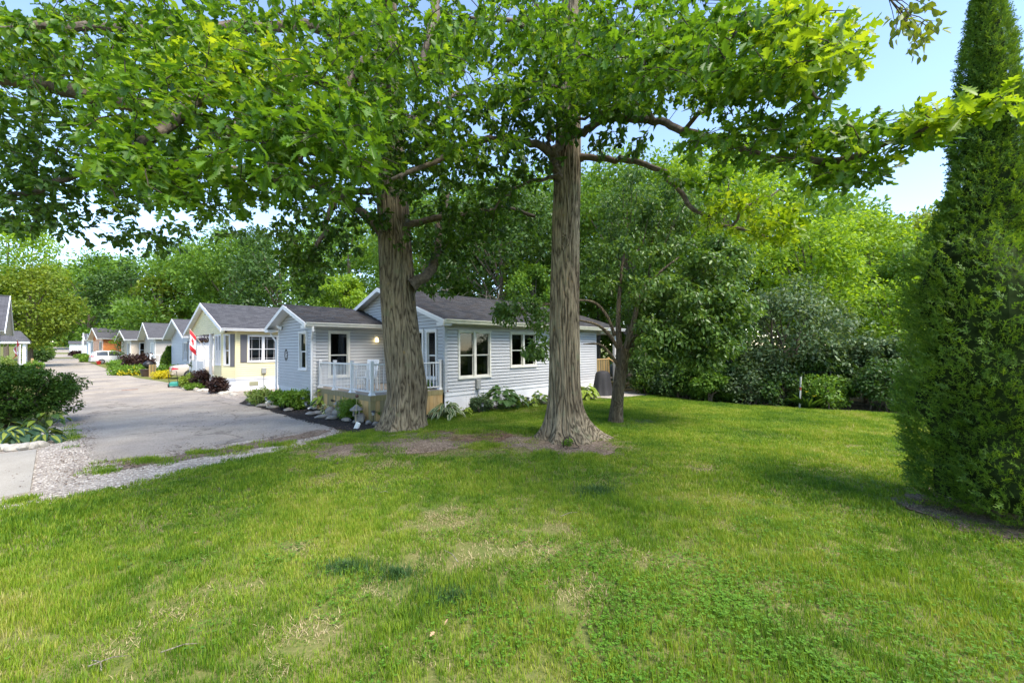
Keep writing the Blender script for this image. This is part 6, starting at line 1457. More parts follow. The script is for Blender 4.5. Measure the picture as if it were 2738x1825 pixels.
p = gnd(951, 1147); r_ = empty('garden_stake', (p.x, p.y, p.z), 0, 'thin stake with brown ball top and white metal piece at its foot', 'stake')
q = MB(); q.tube([(0, 0, -.05), (.01, 0, .45), (.025, .02, .86)], .006, 6); q.build('stick', mat('pale_stick', (.45, .4, .22), .7), r_)
q = MB(); q.blob((.025, .02, .88), (.05, .05, .045), 10, 7, .05, 3); q.build('ball', mat('brown_ball', (.09, .04, .03), .5), r_, True)
q = MB(); q.M = Matrix.Rotation(.4, 4, 'Y'); q.bevbox(-.06, .07, -.03, .02, .0, .2, .02); q.box(-.04, .05, -.035, -.03, .03, .12); q.build('white_piece', mat('white_enamel', (.75, .8, .8), .35), r_)
p = gnd(722, 1090); r_ = empty('animal_figure', (p.x, p.y, p.z + .02), .5, 'small pale animal figure on the stones', 'figurine'); q = MB()
q.tube([(-.14, 0, .16), (-.05, 0, .2), (.08, 0, .2), (.15, 0, .17)], [.045, .065, .06, .04], 10); q.tube([(.13, 0, .18), (.19, 0, .27), (.25, 0, .28)], [.04, .035, .018], 8)
for x, y in ((-.1, -.03), (-.1, .03), (.09, -.03), (.09, .03)): q.tube([(x, y, .17), (x, y, -.01)], [.022, .015], 6)
q.build('body', mat('pale_resin', (.62, .58, .48), .5), r_, True)
# grill under a black cover, on the patio
p = gnd(1612, 1057); r_ = empty('covered_grill', (p.x, p.y, p.z + .02), R(20), 'barbecue under a black fabric cover by the rear porch', 'grill')
n, prof = 40, [(.50, .0), (.47, .05), (.42, .35), (.36, .7), (.33, .92), (.28, 1.03), (.15, 1.08), (.01, 1.09)]; vs = []; fs = []
for i, (rr_, z) in enumerate(prof):
    for k in range(n):
        a = k * 6.2832 / n; f_ = 1 + (.09 * math.sin(a * 7 + .6 * math.sin(z * 3)) + .04 * math.sin(a * 13 + 1)) * max(0, 1 - z / .95); vs.append((rr_ * f_ * math.cos(a) * 1.05, rr_ * f_ * math.sin(a) * .78, z))
for i in range(len(prof) - 1):
    for k in range(n): fs.append((i * n + k, i * n + (k + 1) % n, (i + 1) * n + (k + 1) % n, (i + 1) * n + k))
q = MB(); q.add(vs, fs); q.build('cover', mat('black_fabric', (.018, .018, .021), .7, bump=.3, bscale=12), r_, True)
q = MB(); q.lathe([(.3, .0), (.3, .01)], (0, 0, 0), 12); q.build('base_plate', M_BLACK, r_)
# striped post, fence, lilies at the edge of the wood
p = gnd(2138, 1092); r_ = empty('striped_post', (p.x, p.y, float(ground_z(p.x, p.y))), 0, 'thin white post with two red bands at the lawn edge', 'post')
M_POST = mat('post_white', (.42, .43, .40), .6, noise=.2, nscale=8); M_POSTR = mat('post_red', (.24, .035, .02), .6)
zz = [(-.1, .25, M_POST, 'pole'), (.25, .34, M_POSTR, 'red_band'), (.34, .62, M_POST, 'pole'), (.62, .73, M_POSTR, 'red_band'), (.73, 1.08, M_POST, 'pole')]
for a, b, mt, nm in zz: q = MB(); q.tube([(a * .06, 0, a), (b * .06, 0, b)], .028, 10); q.build(nm, mt, r_, True)
def lily(sx, sy, lab, fl, seed):
    p = gnd(sx, sy); r = empty('daylily', (p.x, p.y, float(ground_z(p.x, p.y))), 0, lab, 'flower'); g = np.random.default_rng(seed); n = 60
    a = g.uniform(0, 6.28, n); d = np.stack([np.cos(a), np.sin(a), g.uniform(1.2, 2.6, n)], 1); P = np.stack([.08 * np.cos(a), .08 * np.sin(a), 0 * a], 1)
    tag(link('leaves', leaves_mesh('leaves', LONG, P, frames(d, np.stack([-np.cos(a), -np.sin(a), .4 + 0 * a], 1)), g.uniform(.45, .7, n), M_DARK), r), kind='stuff')
    for (x, y, z) in fl:
        q = MB(); q.tube([(0, 0, 0), (x * .4, y * .4, z * .6), (x, y, z)], .006, 5); so = q.build('stem', MATS['dark_green_leaves'], r); q = MB()
        for k in range(6): b = k * 1.047; q.add([(x, y, z), (x + .045 * math.cos(b - .35), y + .045 * math.sin(b - .35), z + .05), (x + .085 * math.cos(b), y + .085 * math.sin(b), z + .055), (x + .045 * math.cos(b + .35), y + .045 * math.sin(b + .35), z + .05)], [(0, 1, 2, 3)])
        q.build('blossom', M_YELFL, so)
lily(2162, 1092, 'daylily with three yellow blossoms right of the striped post', [(-.12, -.1, .55), (.02, -.25, .42), (.13, -.2, .43)], 1); lily(1955, 1076, 'daylily with one yellow blossom in front of dark shrubs', [(.05, -.1, .62)], 2)
fr = empty('wire_fence', (HEDGE[0].x, HEDGE[0].y + .5, 0), 0, 'thin wire fence running through the shrubs behind the lawn', 'fence'); o_ = Vector((HEDGE[0].x, HEDGE[0].y + .5, 0))
FP = [Vector((h.x + .3, h.y + 1.3, 0)) for h in HEDGE] + [Vector((13.5, 13.7, 0))]
for f_ in FP: q = MB(); q.tube([tuple(f_ - o_ + Vector((0, 0, -.1))), tuple(f_ - o_ + Vector((0, 0, 1.25)))], .022, 8); q.build('post', mat('galvanised', (.10, .11, .10), .6), fr)
for z in (1.2, .12):
    for a, b in zip(FP[:-1], FP[1:]): q = MB(); q.tube([tuple(a - o_ + Vector((0, 0, z))), tuple(b - o_ + Vector((0, 0, z)))], .006, 5); q.build('wire', MATS['galvanised'], fr)
# shoots at the foot of the slimmer oak
shrub('oak_sprout', 'small bright sprout at the root of the slimmer oak', 0, 0, .1, .2, M_FRESH, 9, 14, .05, 170, xy=(1.13, 8.68), stems=3)
# ------------------------------------------------------------------ things along the lane
def car(name, label, p, ang, body_mat, L=4.65, W_=1.8, H=1.45, suv=False):
    r = empty(name, p, ang, label, 'car'); r.matrix_basis = Matrix.Translation(p) @ Matrix.Rotation(ang, 4, 'Z')
    # x=0 is the rear bumper, nose towards +x
    if not suv: top = [(0, .62, .80), (.08, .55, .92), (.35, .5, .98), (.95, .5, 1.02), (1.5, .5, 1.3), (2.0, .5, 1.42), (2.7, .5, 1.42), (3.1, .5, 1.3), (3.6, .5, 1.0), (4.2, .52, .9), (4.55, .6, .74), (4.65, .65, .60)]
    else: top = [(0, .6, .85), (.06, .55, 1.1), (.25, .5, 1.45), (.55, .5, 1.62), (1.2, .5, 1.68), (2.4, .5, 1.66), (2.9, .5, 1.5), (3.4, .5, 1.12), (4.1, .5, 1.02), (4.5, .6, .8), (4.65, .65, .65)]
    belt = .88 if not suv else 1.02; ring = []; vs = []; fs = []
    for x, _, zt in top:
        e = 1 - .10 * (abs(x / L - .5) * 2) ** 3; w = W_ / 2 * e; low = .24 if .3 < x < 4.4 else .32; zb = min(belt, zt - .02); rt = max(.0, zt - belt) 
        wt = w * (1 - .42 * min(1, rt / .5) * .62)
        pts = [(w * .92, low), (w, low + .12), (w * 1.01, .6 if zt > .62 else zt * .9), (w * .97, zb), (wt, max(zb + .005, zt - .05)), (wt * .85, zt), (0, zt + .012)]
        full = [(x, y, z) for y, z in pts] + [(x, -y, z) for y, z in pts[-2::-1]]
        ring.append(len(full)); vs += full
    n = ring[0]
    for i in range(len(top) - 1):
        for k in range(n - 1): fs.append((i * n + k, i * n + k + 1, (i + 1) * n + k + 1, (i + 1) * n + k))
        fs.append((i * n + n - 1, i * n, (i + 1) * n, (i + 1) * n + n - 1))
    fs.append(tuple(range(n - 1, -1, -1))); fs.append(tuple(range((len(top) - 1) * n, len(top) * n)))
    q = MB(); q.add(vs, fs); q.build('body', body_mat, r, True)
    dk = mat('car_glass', (.05, .06, .065), .08, .8)
    def ztop(x): return np.interp(x, [t[0] for t in top], [t[2] for t in top])
    def side_w(x, z): w = W_ / 2 * (1 - .10 * (abs(x / L - .5) * 2) ** 3); rt = max(0, ztop(x) - belt); wt = w * (1 - .42 * min(1, rt / .5) * .62); t = (z - belt) / max(.01, ztop(x) - .05 - belt); return w * .97 * (1 - t) + wt * t + .006
    xs0 = (1.25, 2.15, 3.25) if not suv else (.5, 1.6, 2.85)
    for s in (1, -1):
        for a, b in zip(xs0[:-1], xs0[1:]):
            q = MB(); pts = []
            for x, z in ((a + .05, belt + .03), (b - .05, belt + .03), (b - .05, max(belt + .05, ztop(b - .05) - .1)), ((a + b) / 2, ztop((a + b) / 2) - .1), (a + .05, max(belt + .06, ztop(a + .05) - .1))): pts.append((x, s * side_w(x, z), z))
            q.prism(pts, (0, s * .004, 0)); q.build('side_window', dk, r)
    rw = ((.98, 1.92) if not suv else (.08, .45)); q = MB(); q.hexa([(rw[0] + .03, -.6, ztop(rw[0]) + .02), (rw[0] + .03, .6, ztop(rw[0]) + .02), (rw[1] - .05, .5, ztop(rw[1]) - .02), (rw[1] - .05, -.5, ztop(rw[1]) - .02), (rw[0], -.6, ztop(rw[0]) + .045), (rw[0], .6, ztop(rw[0]) + .045), (rw[1] - .07, .5, ztop(rw[1]) + .022), (rw[1] - .07, -.5, ztop(rw[1]) + .022)]); q.build('rear_window', dk, r)
    for s in (1, -1):
        q = MB(); zl = .72 if not suv else .95; q.hexa([(-.012, s * .52, zl - .08), (-.012, s * .80, zl - .06), (.34, s * (W_ / 2 * .95 + .012), zl + .02), (.2, s * .6, zl - .06), (-.0, s * .52, zl + .1), (.0, s * .80, zl + .12), (.34, s * (W_ / 2 * .95 + .012), zl + .06), (.2, s * .6, zl + .1)]); q.build('tail_light', mat('tail_light', (.55, .02, .05), .2), r)
    for x in (.98, 3.72):
        for s in (1, -1):
            ty = MB(); ty.M = Matrix.Translation((x, s * (W_ / 2 - .1), .32)) @ Matrix.Rotation(R(90), 4, 'X'); ty.lathe([(.2, -.1), (.3, -.11), (.325, -.06), (.325, .06), (.3, .11), (.2, .1)], (0, 0, 0), 22, False); w_ = ty.build('wheel', mat('tyre', (.02, .02, .02), .8), r, True)
            ri = MB(); ri.M = ty.M; ri.lathe([(.21, -.09), (.2, .0), (.21, .09)], (0, 0, 0), 18); ri.build('rim', mat('rim', (.35, .36, .37), .3, metal=.7), w_)
    q = MB(); q.box(-.03, .1, -.8, .8, .34, .5); q.build('bumper', body_mat, r); q = MB(); q.box(-.034, -.028, -.25, .25, .58, .7); q.build('number_plate', M_WHITE, r)
    return r
p = gnd(458, 1013); a_ = AS; car('parked_sedan', 'beige sedan parked between the cream and pale grey homes', (p.x - .0 + .7373 * -.3, p.y + .6756 * .3, p.z), AS - R(2), mat('beige_car_paint', (.50, .44, .38), .25, .6))
p = gnd(240, 973); car('parked_car', 'white sport utility car in front of the orange home', (p.x, p.y, p.z), AS + R(4), mat('white_car_paint', (.66, .67, .68), .25, .6), suv=True)
M_RED = mat('flag_red', (.62, .02, .03), .7); M_FLW = mat('flag_white', (.78, .78, .78), .7)
def flag(name, label, pole_a, pole_b, w, h, dirv):
    """pole from a to b, cloth hanging from the upper part of the pole"""
    a, b = Vector(pole_a), Vector(pole_b); r = empty(name, a, 0, label, 'flag'); d = (b - a)
    q = MB(); q.tube([(0, 0, 0), tuple(d)], .014, 8); q.build('pole', mat('flag_pole', (.55, .5, .4), .5), r)
    e = d.normalized(); o = d * .98; dv = Vector(dirv).normalized(); side = e.cross(dv).normalized(); nu, nv = 16, 8
    def pt(u, v): return o - e * h * v + dv * w * u * (1 - .12 * v) + side * (.07 * math.sin(u * 9 + v * 2) * (.3 + u)) + Vector((0, 0, -.10 * u * u))
    for nm, u0, u1, mt in (('red_band', 0, .25, M_RED), ('white_field', .25, .75, M_FLW), ('red_band', .75, 1, M_RED)):
        q = MB(); k = max(3, int((u1 - u0) * nu)); vs = [pt(u0 + (u1 - u0) * i / k, j / nv) + side * t for t in (0, .004) for i in range(k + 1) for j in range(nv + 1)]; m1 = (k + 1) * (nv + 1)
        fs = []
        for t in (0, 1):
            for i in range(k):
                for j in range(nv): x = t * m1 + i * (nv + 1) + j; fs.append((x, x + 1, x + nv + 2, x + nv + 1))
        q.add(vs, fs); q.build(nm, mt, r, True)
    lf = [(.5, .12), (.46, .26), (.40, .22), (.42, .40), (.33, .34), (.30, .42), (.27, .42), (.35, .58), (.33, .62), (.48, .66), (.49, .84), (.51, .84), (.52, .66), (.67, .62), (.65, .58), (.73, .42), (.70, .42), (.67, .34), (.58, .40), (.60, .22), (.54, .26)]
    for off in (.012, -.010):
        q = MB(); c = pt(.5, .45) + side * off; vs = [c] + [pt(.5 + (x - .5) * .9, y) + side * off for x, y in lf]; q.add(vs, [(0, i, i + 1) for i in range(1, len(lf))] + [(0, len(lf), 1)]); q.build('maple_leaf', M_RED, r)
mwY = HY.matrix_basis; pa = mwY @ Vector((-.58, 2.9, 2.0)); flag('flag', 'red and white flag on an angled pole on the porch post of the cream home', pa, pa + Vector((-.90, -.25, 1.38)), 1.08, .52, (.12, -.15, -.98))
# planting and clutter by the cream home
shrub('barberry', 'dark purple leaved bush in front of the porch', 538, 1040, .46, 1.15, M_PURPLE, 50, 100, .07, 180); shrub('barberry', 'spiky brown-green bush against the bay skirting', 584, 1052, .42, .8, M_PURPLE, 40, 80, .08, 181); shrub('rose_bush', 'loose tall green bush behind the purple bush', 522, 1030, .35, 1.6, M_SILVER, 26, 60, .07, 182)
shrub('yellow_flower_mound', 'yellow flowering mound behind the sedan', 432, 1012, .7, .6, M_YELFL, 30, 70, .08, 183); shrub('yellow_green_mound', 'yellow and green flowering mound in front of the sedan wheel', 508, 1036, .6, .75, M_HOSTAL, 36, 80, .08, 184); shrub('low_green_plant', 'low green ground plant at the stone edge', 520, 1042, .5, .35, M_FRESH, 26, 70, .07, 185)
for i in range(14):
    t = i / 13; p = gnd(495 + 130 * t, 1040 + 16 * t + 2 * math.sin(i * 2)); m_ = MB(); m_.blob((0, 0, .05), (.2, .14, .1), 9, 6, .22, 400 + i, .4); tag(m_.build('edging_rock', M_ROCK, None, True, loc=tuple(p), rz=i * .7), 'pale rock in the row edging the bed of the cream home', 'rock', 'rocks edging the cream home bed')
p = gnd(468, 1034); r_ = empty('garden_cart', tuple(p), AS + 1.2, 'small teal cart with an upright handle at the lane edge', 'cart'); q = MB(); q.bevbox(-.35, .35, -.22, .22, .08, .3, .06); q.build('tray', mat('teal_plastic', (.03, .30, .24), .4), r_)
q = MB(); q.tube([(-.3, -.2, .25), (-.62, -.2, .95), (-.62, .2, .95), (-.3, .2, .25)], .016, 6); q.build('handle', M_BLACK, r_)
for s in (-1, 1): q = MB(); q.M = Matrix.Translation((-.2, s * .25, .11)) @ Matrix.Rotation(R(90), 4, 'X'); q.lathe([(.11, -.03), (.12, 0), (.11, .03)], (0, 0, 0), 14); q.build('wheel', M_BLACK, r_)
bx_, by_ = P_on(-.75, 4.9); r_ = empty('privacy_screen', (bx_, by_, 0), AS, 'white panelled screen in front of the porch', 'screen')
for i in range(2): q = MB(); q.box(-.03, .03, -1.7 + i * 1.72, -.02 + i * 1.72, .05, 1.55); q.build('panel', M_WHITE, r_)
for y in (-1.74, 0, 1.74): q = MB(); q.bevbox(-.06, .06, y - .06, y + .06, -.05, 1.65, .01); q.build('post', M_WHITE, r_)
bx_, by_ = P_on(-1.3, 3.4); r_ = empty('shepherd_hook', (bx_, by_, 0), AS, 'black curled garden hook before the white screen', 'hook'); q = MB(); q.tube([(0, 0, -.1), (0, 0, 1.7), (0, .06, 1.85), (0, .18, 1.86), (0, .22, 1.75), (0, .16, 1.7)], .012, 6); q.build('rod', M_BLACK, r_)
q = MB(); q.tube([(0, 0, 1.25), (0, .3, 1.35), (0, .5, 1.1), (0, .52, .9)], .01, 6); q.build('arm', M_BLACK, r_)
for i, v in enumerate((3.9, 5.2, 7.4)):
    p = mwY @ Vector((-.5, v, 2.75)); r_ = empty('hanging_basket', tuple(p), 0, 'hanging basket of dark purple flowers under the porch beam', 'basket', 'hanging baskets on the cream home porch'); q = MB(); q.lathe([(.08, -.12), (.15, .0), (.155, .02)], (0, 0, 0), 12); q.build('pot', mat('basket_brown', (.2, .12, .07), .7), r_); q = MB(); q.tube([(.13, 0, .02), (0, 0, .48), (-.13, 0, .02)], .004, 4); q.build('wire', M_BLACK, r_)
    g_ = np.random.default_rng(i); n = 160; P = g_.normal(0, .12, (n, 3)) + np.array([0, 0, .08]); tag(link('flowers', leaves_mesh('flowers', DIAM, P, frames(g_.normal(0, 1, (n, 3)), g_.normal(0, 1, (n, 3))), np.full(n, .07), leaf_mat('purple_flowers', (.03, .012, .05), (.08, .03, .11), .2, tint=.7)), r_), kind='stuff')
# further along the right side
def conifer(label, sx, sy, r, h, seed):
    p = gnd(sx, sy); g = np.random.default_rng(seed); root = empty('small_cedar', tuple(p), 0, label, 'tree', 'small clipped cedars'); root.matrix_basis = Matrix.Translation(p); n = 1500
    z = h * g.uniform(.02, 1, n); a = g.uniform(0, 6.28, n); rr_ = r * np.interp(z / h, [0, .15, .6, 1], [.8, 1, .75, .05]) * g.uniform(.75, 1.05, n); d = np.stack([np.cos(a), np.sin(a), .8 + 0 * a], 1) + g.normal(0, .3, (n, 3))
    tag(link('foliage', leaves_mesh('foliage', DIAM, np.stack([rr_ * np.cos(a), rr_ * np.sin(a), z], 1), frames(d, g.normal(0, 1, (n, 3))), g.uniform(.14, .24, n), M_CEDAR), root), kind='stuff')
    q = MB(); q.lathe([(r * .6, .05), (r * .75, h * .2), (r * .5, h * .6), (.02, h * .93)], (0, 0, 0), 10); q.build('inner_foliage', MATS['cedar_inside'], root); q = MB(); q.tube([(0, 0, -.1), (0, 0, .4)], .06, 6); q.build('trunk', M_BARK2, root)
conifer('taller clipped cedar beside the white rail', 452, 993, .62, 2.3, 1); conifer('shorter clipped cedar behind the sedan', 474, 990, .55, 2.0, 2)
shrub('box_shrub', 'low rounded green shrub beneath the clipped cedars', 452, 1002, .9, .8, M_MID, 30, 80, .12, 190)
p = gnd(402, 992); r_ = empty('white_railing', (p.x, p.y, p.z), AS, 'white picket railing in front of the taupe home', 'railing')
for i in range(12): q = MB(); q.box(.02 + i * .3, .06 + i * .3, -.02, .02, .5, 1.5); q.build('picket', M_WHITE, r_)
q = MB(); q.box(0, 3.6, -.03, .03, 1.5, 1.57); q.box(0, 3.6, -.03, .03, .45, .5); q.build('rail', M_WHITE, r_)
for x in (0, 3.6): q = MB(); q.bevbox(x - .07, x + .07, -.07, .07, -.1, 1.65, .01); q.build('post', M_WHITE, r_)
q = MB(); q.box(-.05, -.01, .05, 2.2, .45, 1.5); q.build('panel', M_WHITE, r_)
p = gnd(408, 1007); r_ = empty('wood_gate', (p.x, p.y, p.z), AS + R(60), 'short tan wooden gate panel at the lane', 'gate')
for i in range(5): q = MB(); q.box(-.5 + i * .2, -.31 + i * .2, -.02, .02, -.05, .95 + .02 * (i % 2)); q.build('plank', M_WOOD[i % 4], r_)
p = gnd(390, 1006); r_ = empty('planter', tuple(p), 0, 'dark brown planter pot at the lane', 'planter'); q = MB(); q.lathe([(.25, 0), (.36, .5), (.4, .52), (.4, .58), (.34, .58), (.3, .5)], (0, 0, 0), 16); q.build('pot', mat('brown_pot', (.07, .045, .035), .5), r_, True); q = MB(); q.lathe([(.32, .5), (.1, .54)], (0, 0, 0), 12); q.build('soil', M_MULCH, r_)
p = gnd(396, 1000); r_ = empty('kettle_grill', tuple(p), 0, 'black kettle barbecue behind the planter', 'grill'); q = MB(); q.lathe([(.03, .5), (.3, .62), (.36, .8), (.33, .95), (.18, 1.08), (.02, 1.12)], (0, 0, 0), 16); q.build('kettle', M_BLACK, r_, True)
for k in range(3): a = k * 2.09; q = MB(); q.tube([(.18 * math.cos(a), .18 * math.sin(a), .6), (.34 * math.cos(a), .34 * math.sin(a), 0)], .014, 6); q.build('leg', M_BLACK, r_)
shrub('red_maple_bush', 'dark red leaved bush in front of the taupe home', 374, 993, 1.25, 1.6, M_PURPLE, 46, 90, .2, 191); shrub('flower_bed', 'mixed green bed with yellow flowers by the lane', 352, 1001, 1.4, .6, M_FRESH, 50, 80, .16, 192); shrub('green_shrub', 'green shrub hiding the beige home base', 330, 990, 1.1, 1.0, M_FRESH, 46, 80, .2, 193)
shrub('yellow_flower_mound', 'small yellow blossoms on the mixed bed', 348, 1003, .8, .55, M_YELFL, 12, 30, .12, 197)
scr_tree('young_tree', 'young airy green tree before the orange home', 272, 768, 822, 15, 53, M_FRESH, 8, 30, .24, .06, 194)
shrub('low_green_plant', 'low green planting past the orange home', 218, 958, 1.0, .6, M_FRESH, 30, 60, .25, 195); shrub('low_green_plant', 'green clump beside the white car', 232, 968, .8, .8, M_FRESH, 26, 60, .22, 196); shrub('dark_bush', 'dark red bush far down the lane', 204, 951, 1.1, .9, M_PURPLE, 26, 50, .25, 198)
p = gnd(264, 974); r_ = empty('red_pot', tuple(p), 0, 'red flower pot at the corner of the orange home', 'pot'); q = MB(); q.lathe([(.16, 0), (.24, .34), (.26, .36), (.26, .42), (.2, .42)], (0, 0, 0), 14); q.build('body', mat('red_glaze', (.6, .03, .03), .3), r_, True)
p = gnd(186, 944); r_ = empty('white_shed', (p.x, p.y, p.z), AS, 'small white shed near the far end of the lane', 'shed'); q = MB(); q.box(0, 3, 0, 2.4, 0, 2.2); q.build('wall', M_SID_WHT, r_); q = MB(); q.prism([(-.2, -.3, 2.2), (-.2, 2.7, 2.2), (-.2, 1.2, 2.9)], (3.4, 0, 0)); q.build('roof', M_SHFAR, r_); q = MB(); q.box(-.03, -.005, .6, 1.6, 0, 1.9); q.build('door', M_WHITE, r_)
a, b = gnd(326, 1044), gnd(368, 1041); q = MB(); q.bar((a.x, a.y, a.z + .02), (b.x, b.y, b.z + .02), .16, .02); tag(q.build('trench_cover', mat('rusty_strip', (.28, .15, .10), .8, noise=.3, nscale=5)), 'rusty strip lying across the lane', 'trench cover')
# left side: porch, flag, flowers
p = gnd(72, 985); r_ = empty('white_porch', (p.x, p.y, p.z), AS + math.pi, 'small white porch with grey roof across the lane', 'porch'); zt = 2.55
q = MB(); q.box(0, 2.4, 0, 3.2, .1, .5); q.build('floor', M_WHITE, r_)
for x, y in ((.1, .1), (.1, 3.1), (2.3, .1)): q = MB(); q.bevbox(x - .11, x + .11, y - .11, y + .11, -.1, zt, .02); q.build('post', M_WHITE, r_)
q = MB(); q.box(-.25, 2.5, -.25, 3.45, zt, zt + .2); q.build('eave', M_WHITE, r_); q = MB(); q.add([(-.3, -.3, zt + .2), (2.6, -.3, zt + .2), (2.6, 3.5, zt + .2), (-.3, 3.5, zt + .2), (.4, 1.6, zt + 1.25), (2.6, 1.6, zt + 1.25)], [(0, 1, 5, 4), (1, 2, 5), (2, 3, 4, 5), (3, 0, 4), (3, 2, 1, 0)]); q.build('roof', M_SHFAR, r_)
for i in range(10): q = MB(); q.box(.08, .12, .35 + i * .28, .39 + i * .28, .55, 1.4); q.build('baluster', M_WHITE, r_)
q = MB(); q.box(.06, .14, .2, 3.0, 1.4, 1.47); q.box(.06, .14, .2, 3.0, .52, .56); q.build('rail', M_WHITE, r_)
pa = at(52, 925, 26.0); flag('flag', 'red and white flag hanging by the white porch across the lane', pa, at(45, 908, 25.4), 1.0, .62, (-.3, .05, -1))
r_ = empty('flag_holder_post', (pa.x, pa.y, float(terrain(pa.x, pa.y))), 0, 'thin white post carrying the flag across the lane', 'post'); q = MB(); q.bevbox(-.05, .05, -.05, .05, -.1, pa.z - float(terrain(pa.x, pa.y)) + .1, .01); q.build('shaft', M_WHITE, r_)
shrub('lane_shrub', 'rounded green shrub under the yellow-green tree by the lane', 118, 956, 1.7, 2.2, M_MID, 40, 70, .22, 213); shrub('lane_shrub', 'dark green shrub at the left lane edge beyond the clay pot', 100, 968, 1.4, 1.8, M_DARK, 36, 70, .2, 214)
shrub('flower_shrub', 'pale flowering shrub across the lane by the left home', 15, 1000, .9, 1.6, M_VARI, 30, 70, .12, 210); shrub('flower_shrub', 'green shrub at the foot of the white porch', 92, 990, .9, .9, M_FRESH, 26, 60, .12, 211)
p = gnd(100, 993); r_ = empty('clay_pot', tuple(p), 0, 'orange clay pot by the lane', 'pot'); q = MB(); q.lathe([(.15, 0), (.27, .2), (.25, .45), (.18, .5)], (0, 0, 0), 14); q.build('body', mat('terracotta', (.45, .17, .08), .6), r_, True)
p = gnd(86, 990); r_ = empty('bird_post', tuple(p), 0, 'pale wooden post beside the clay pot', 'post'); q = MB(); q.bevbox(-.07, .07, -.07, .07, -.1, 1.15, .01); q.build('shaft', M_WOOD[0], r_)
# ------------------------------------------------------------------ small stuff on the ground
def pebble_tile(name, n, size, s0, s1, material, seed):
    r = np.random.default_rng(seed); Vs = []; Fs = []; C_ = []
    base = np.array([(1, 0, 0), (0, 1, 0), (-1, 0, 0), (0, -1, 0), (0, 0, .8), (.6, .6, .4), (-.6, .6, .4), (-.6, -.6, .4), (.6, -.6, .4)])
    tri = [(0, 5, 4), (5, 1, 4), (1, 6, 4), (6, 2, 4), (2, 7, 4), (7, 3, 4), (3, 8, 4), (8, 0, 4), (0, 1, 5), (1, 2, 6), (2, 3, 7), (3, 0, 8)]
    for i in range(n):
        s = r.uniform(s0, s1); a = r.uniform(0, 6.28); c, sn = math.cos(a), math.sin(a); V_ = base * np.array([s, s * r.uniform(.5, .9), s * r.uniform(.4, .8)]) * r.uniform(.8, 1.2, (9, 1))
        V_ = np.stack([V_[:, 0] * c - V_[:, 1] * sn + r.uniform(-size, size), V_[:, 0] * sn + V_[:, 1] * c + r.uniform(-size, size), V_[:, 2]], 1); k = len(Vs); Vs += list(V_)
        for t in tri: Fs += [k + x for x in t]; C_.append(3)
    return np_mesh(name, np.array(Vs), Fs, C_, material)
def pebble_mat(name, c1, c2, c3):
    m = bpy.data.materials.new(name); m.use_nodes = True; nt = m.node_tree; b = nt.nodes['Principled BSDF']; g = nt.nodes.new('ShaderNodeNewGeometry'); r = nt.nodes.new('ShaderNodeValToRGB'); e = r.color_ramp.elements
    e[0].color = (*c1, 1); e[1].color = (*c3, 1); q = e.new(.5); q.color = (*c2, 1); nt.links.new(g.outputs['Random Per Island'], r.inputs[0]); nt.links.new(r.outputs[0], b.inputs['Base Color']); b.inputs['Roughness'].default_value = .85; return m
GP = np.array([(p.x, p.y) for p in G([(-60, 1385), (60, 1350), (200, 1326), (330, 1300), (450, 1272), (580, 1242), (700, 1216), (800, 1190), (900, 1160), (905, 1135), (860, 1148), (700, 1190), (450, 1240), (262, 1240), (220, 1190), (200, 1150), (175, 1110), (160, 1110), (120, 1160), (105, 1200), (90, 1320), (-60, 1345)])])
x, y = nr.uniform(-15, -2, 9000), nr.uniform(5, 15, 9000); q = inside(GP, x, y); x, y = x[q], y[q]
scatter('gravel', pebble_tile('gravel_tile', 16, .16, .008, .024, pebble_mat('pebbles', (.24, .21, .18), (.40, .36, .31), (.58, .54, .48)), 5), np.stack([x, y, ground_z(x, y) + .004], 1), np.stack([0 * x, 0 * x, nr.uniform(0, 6.28, len(x))], 1), np.ones((len(x), 3)), 'loose pale gravel beside the lane', 'gravel')
MP = np.array([(p.x, p.y) for p in BED1]); x, y = nr.uniform(-9, -2, 2500), nr.uniform(10, 17, 2500); q = inside(MP, x, y); x, y = x[q], y[q]
MP2 = np.array([(p.x, p.y) for p in G([(1120, 1126), (1180, 1116), (1264, 1103), (1360, 1093), (1448, 1083), (1540, 1073), (1454, 1066), (1300, 1084), (1150, 1100)])]); x2, y2 = nr.uniform(-4, 4, 2500), nr.uniform(11, 20, 2500); q = inside(MP2, x2, y2)
x = np.concatenate([x, x2[q]]); y = np.concatenate([y, y2[q]])
scatter('mulch', pebble_tile('mulch_tile', 14, .16, .012, .035, pebble_mat('bark_bits', (.006, .005, .005), (.02, .016, .014), (.05, .042, .035)), 6), np.stack([x, y, ground_z(x, y) + .02], 1), np.stack([0 * x, 0 * x, nr.uniform(0, 6.28, len(x))], 1), np.ones((len(x), 3)), 'dark shredded mulch on the beds', 'mulch')
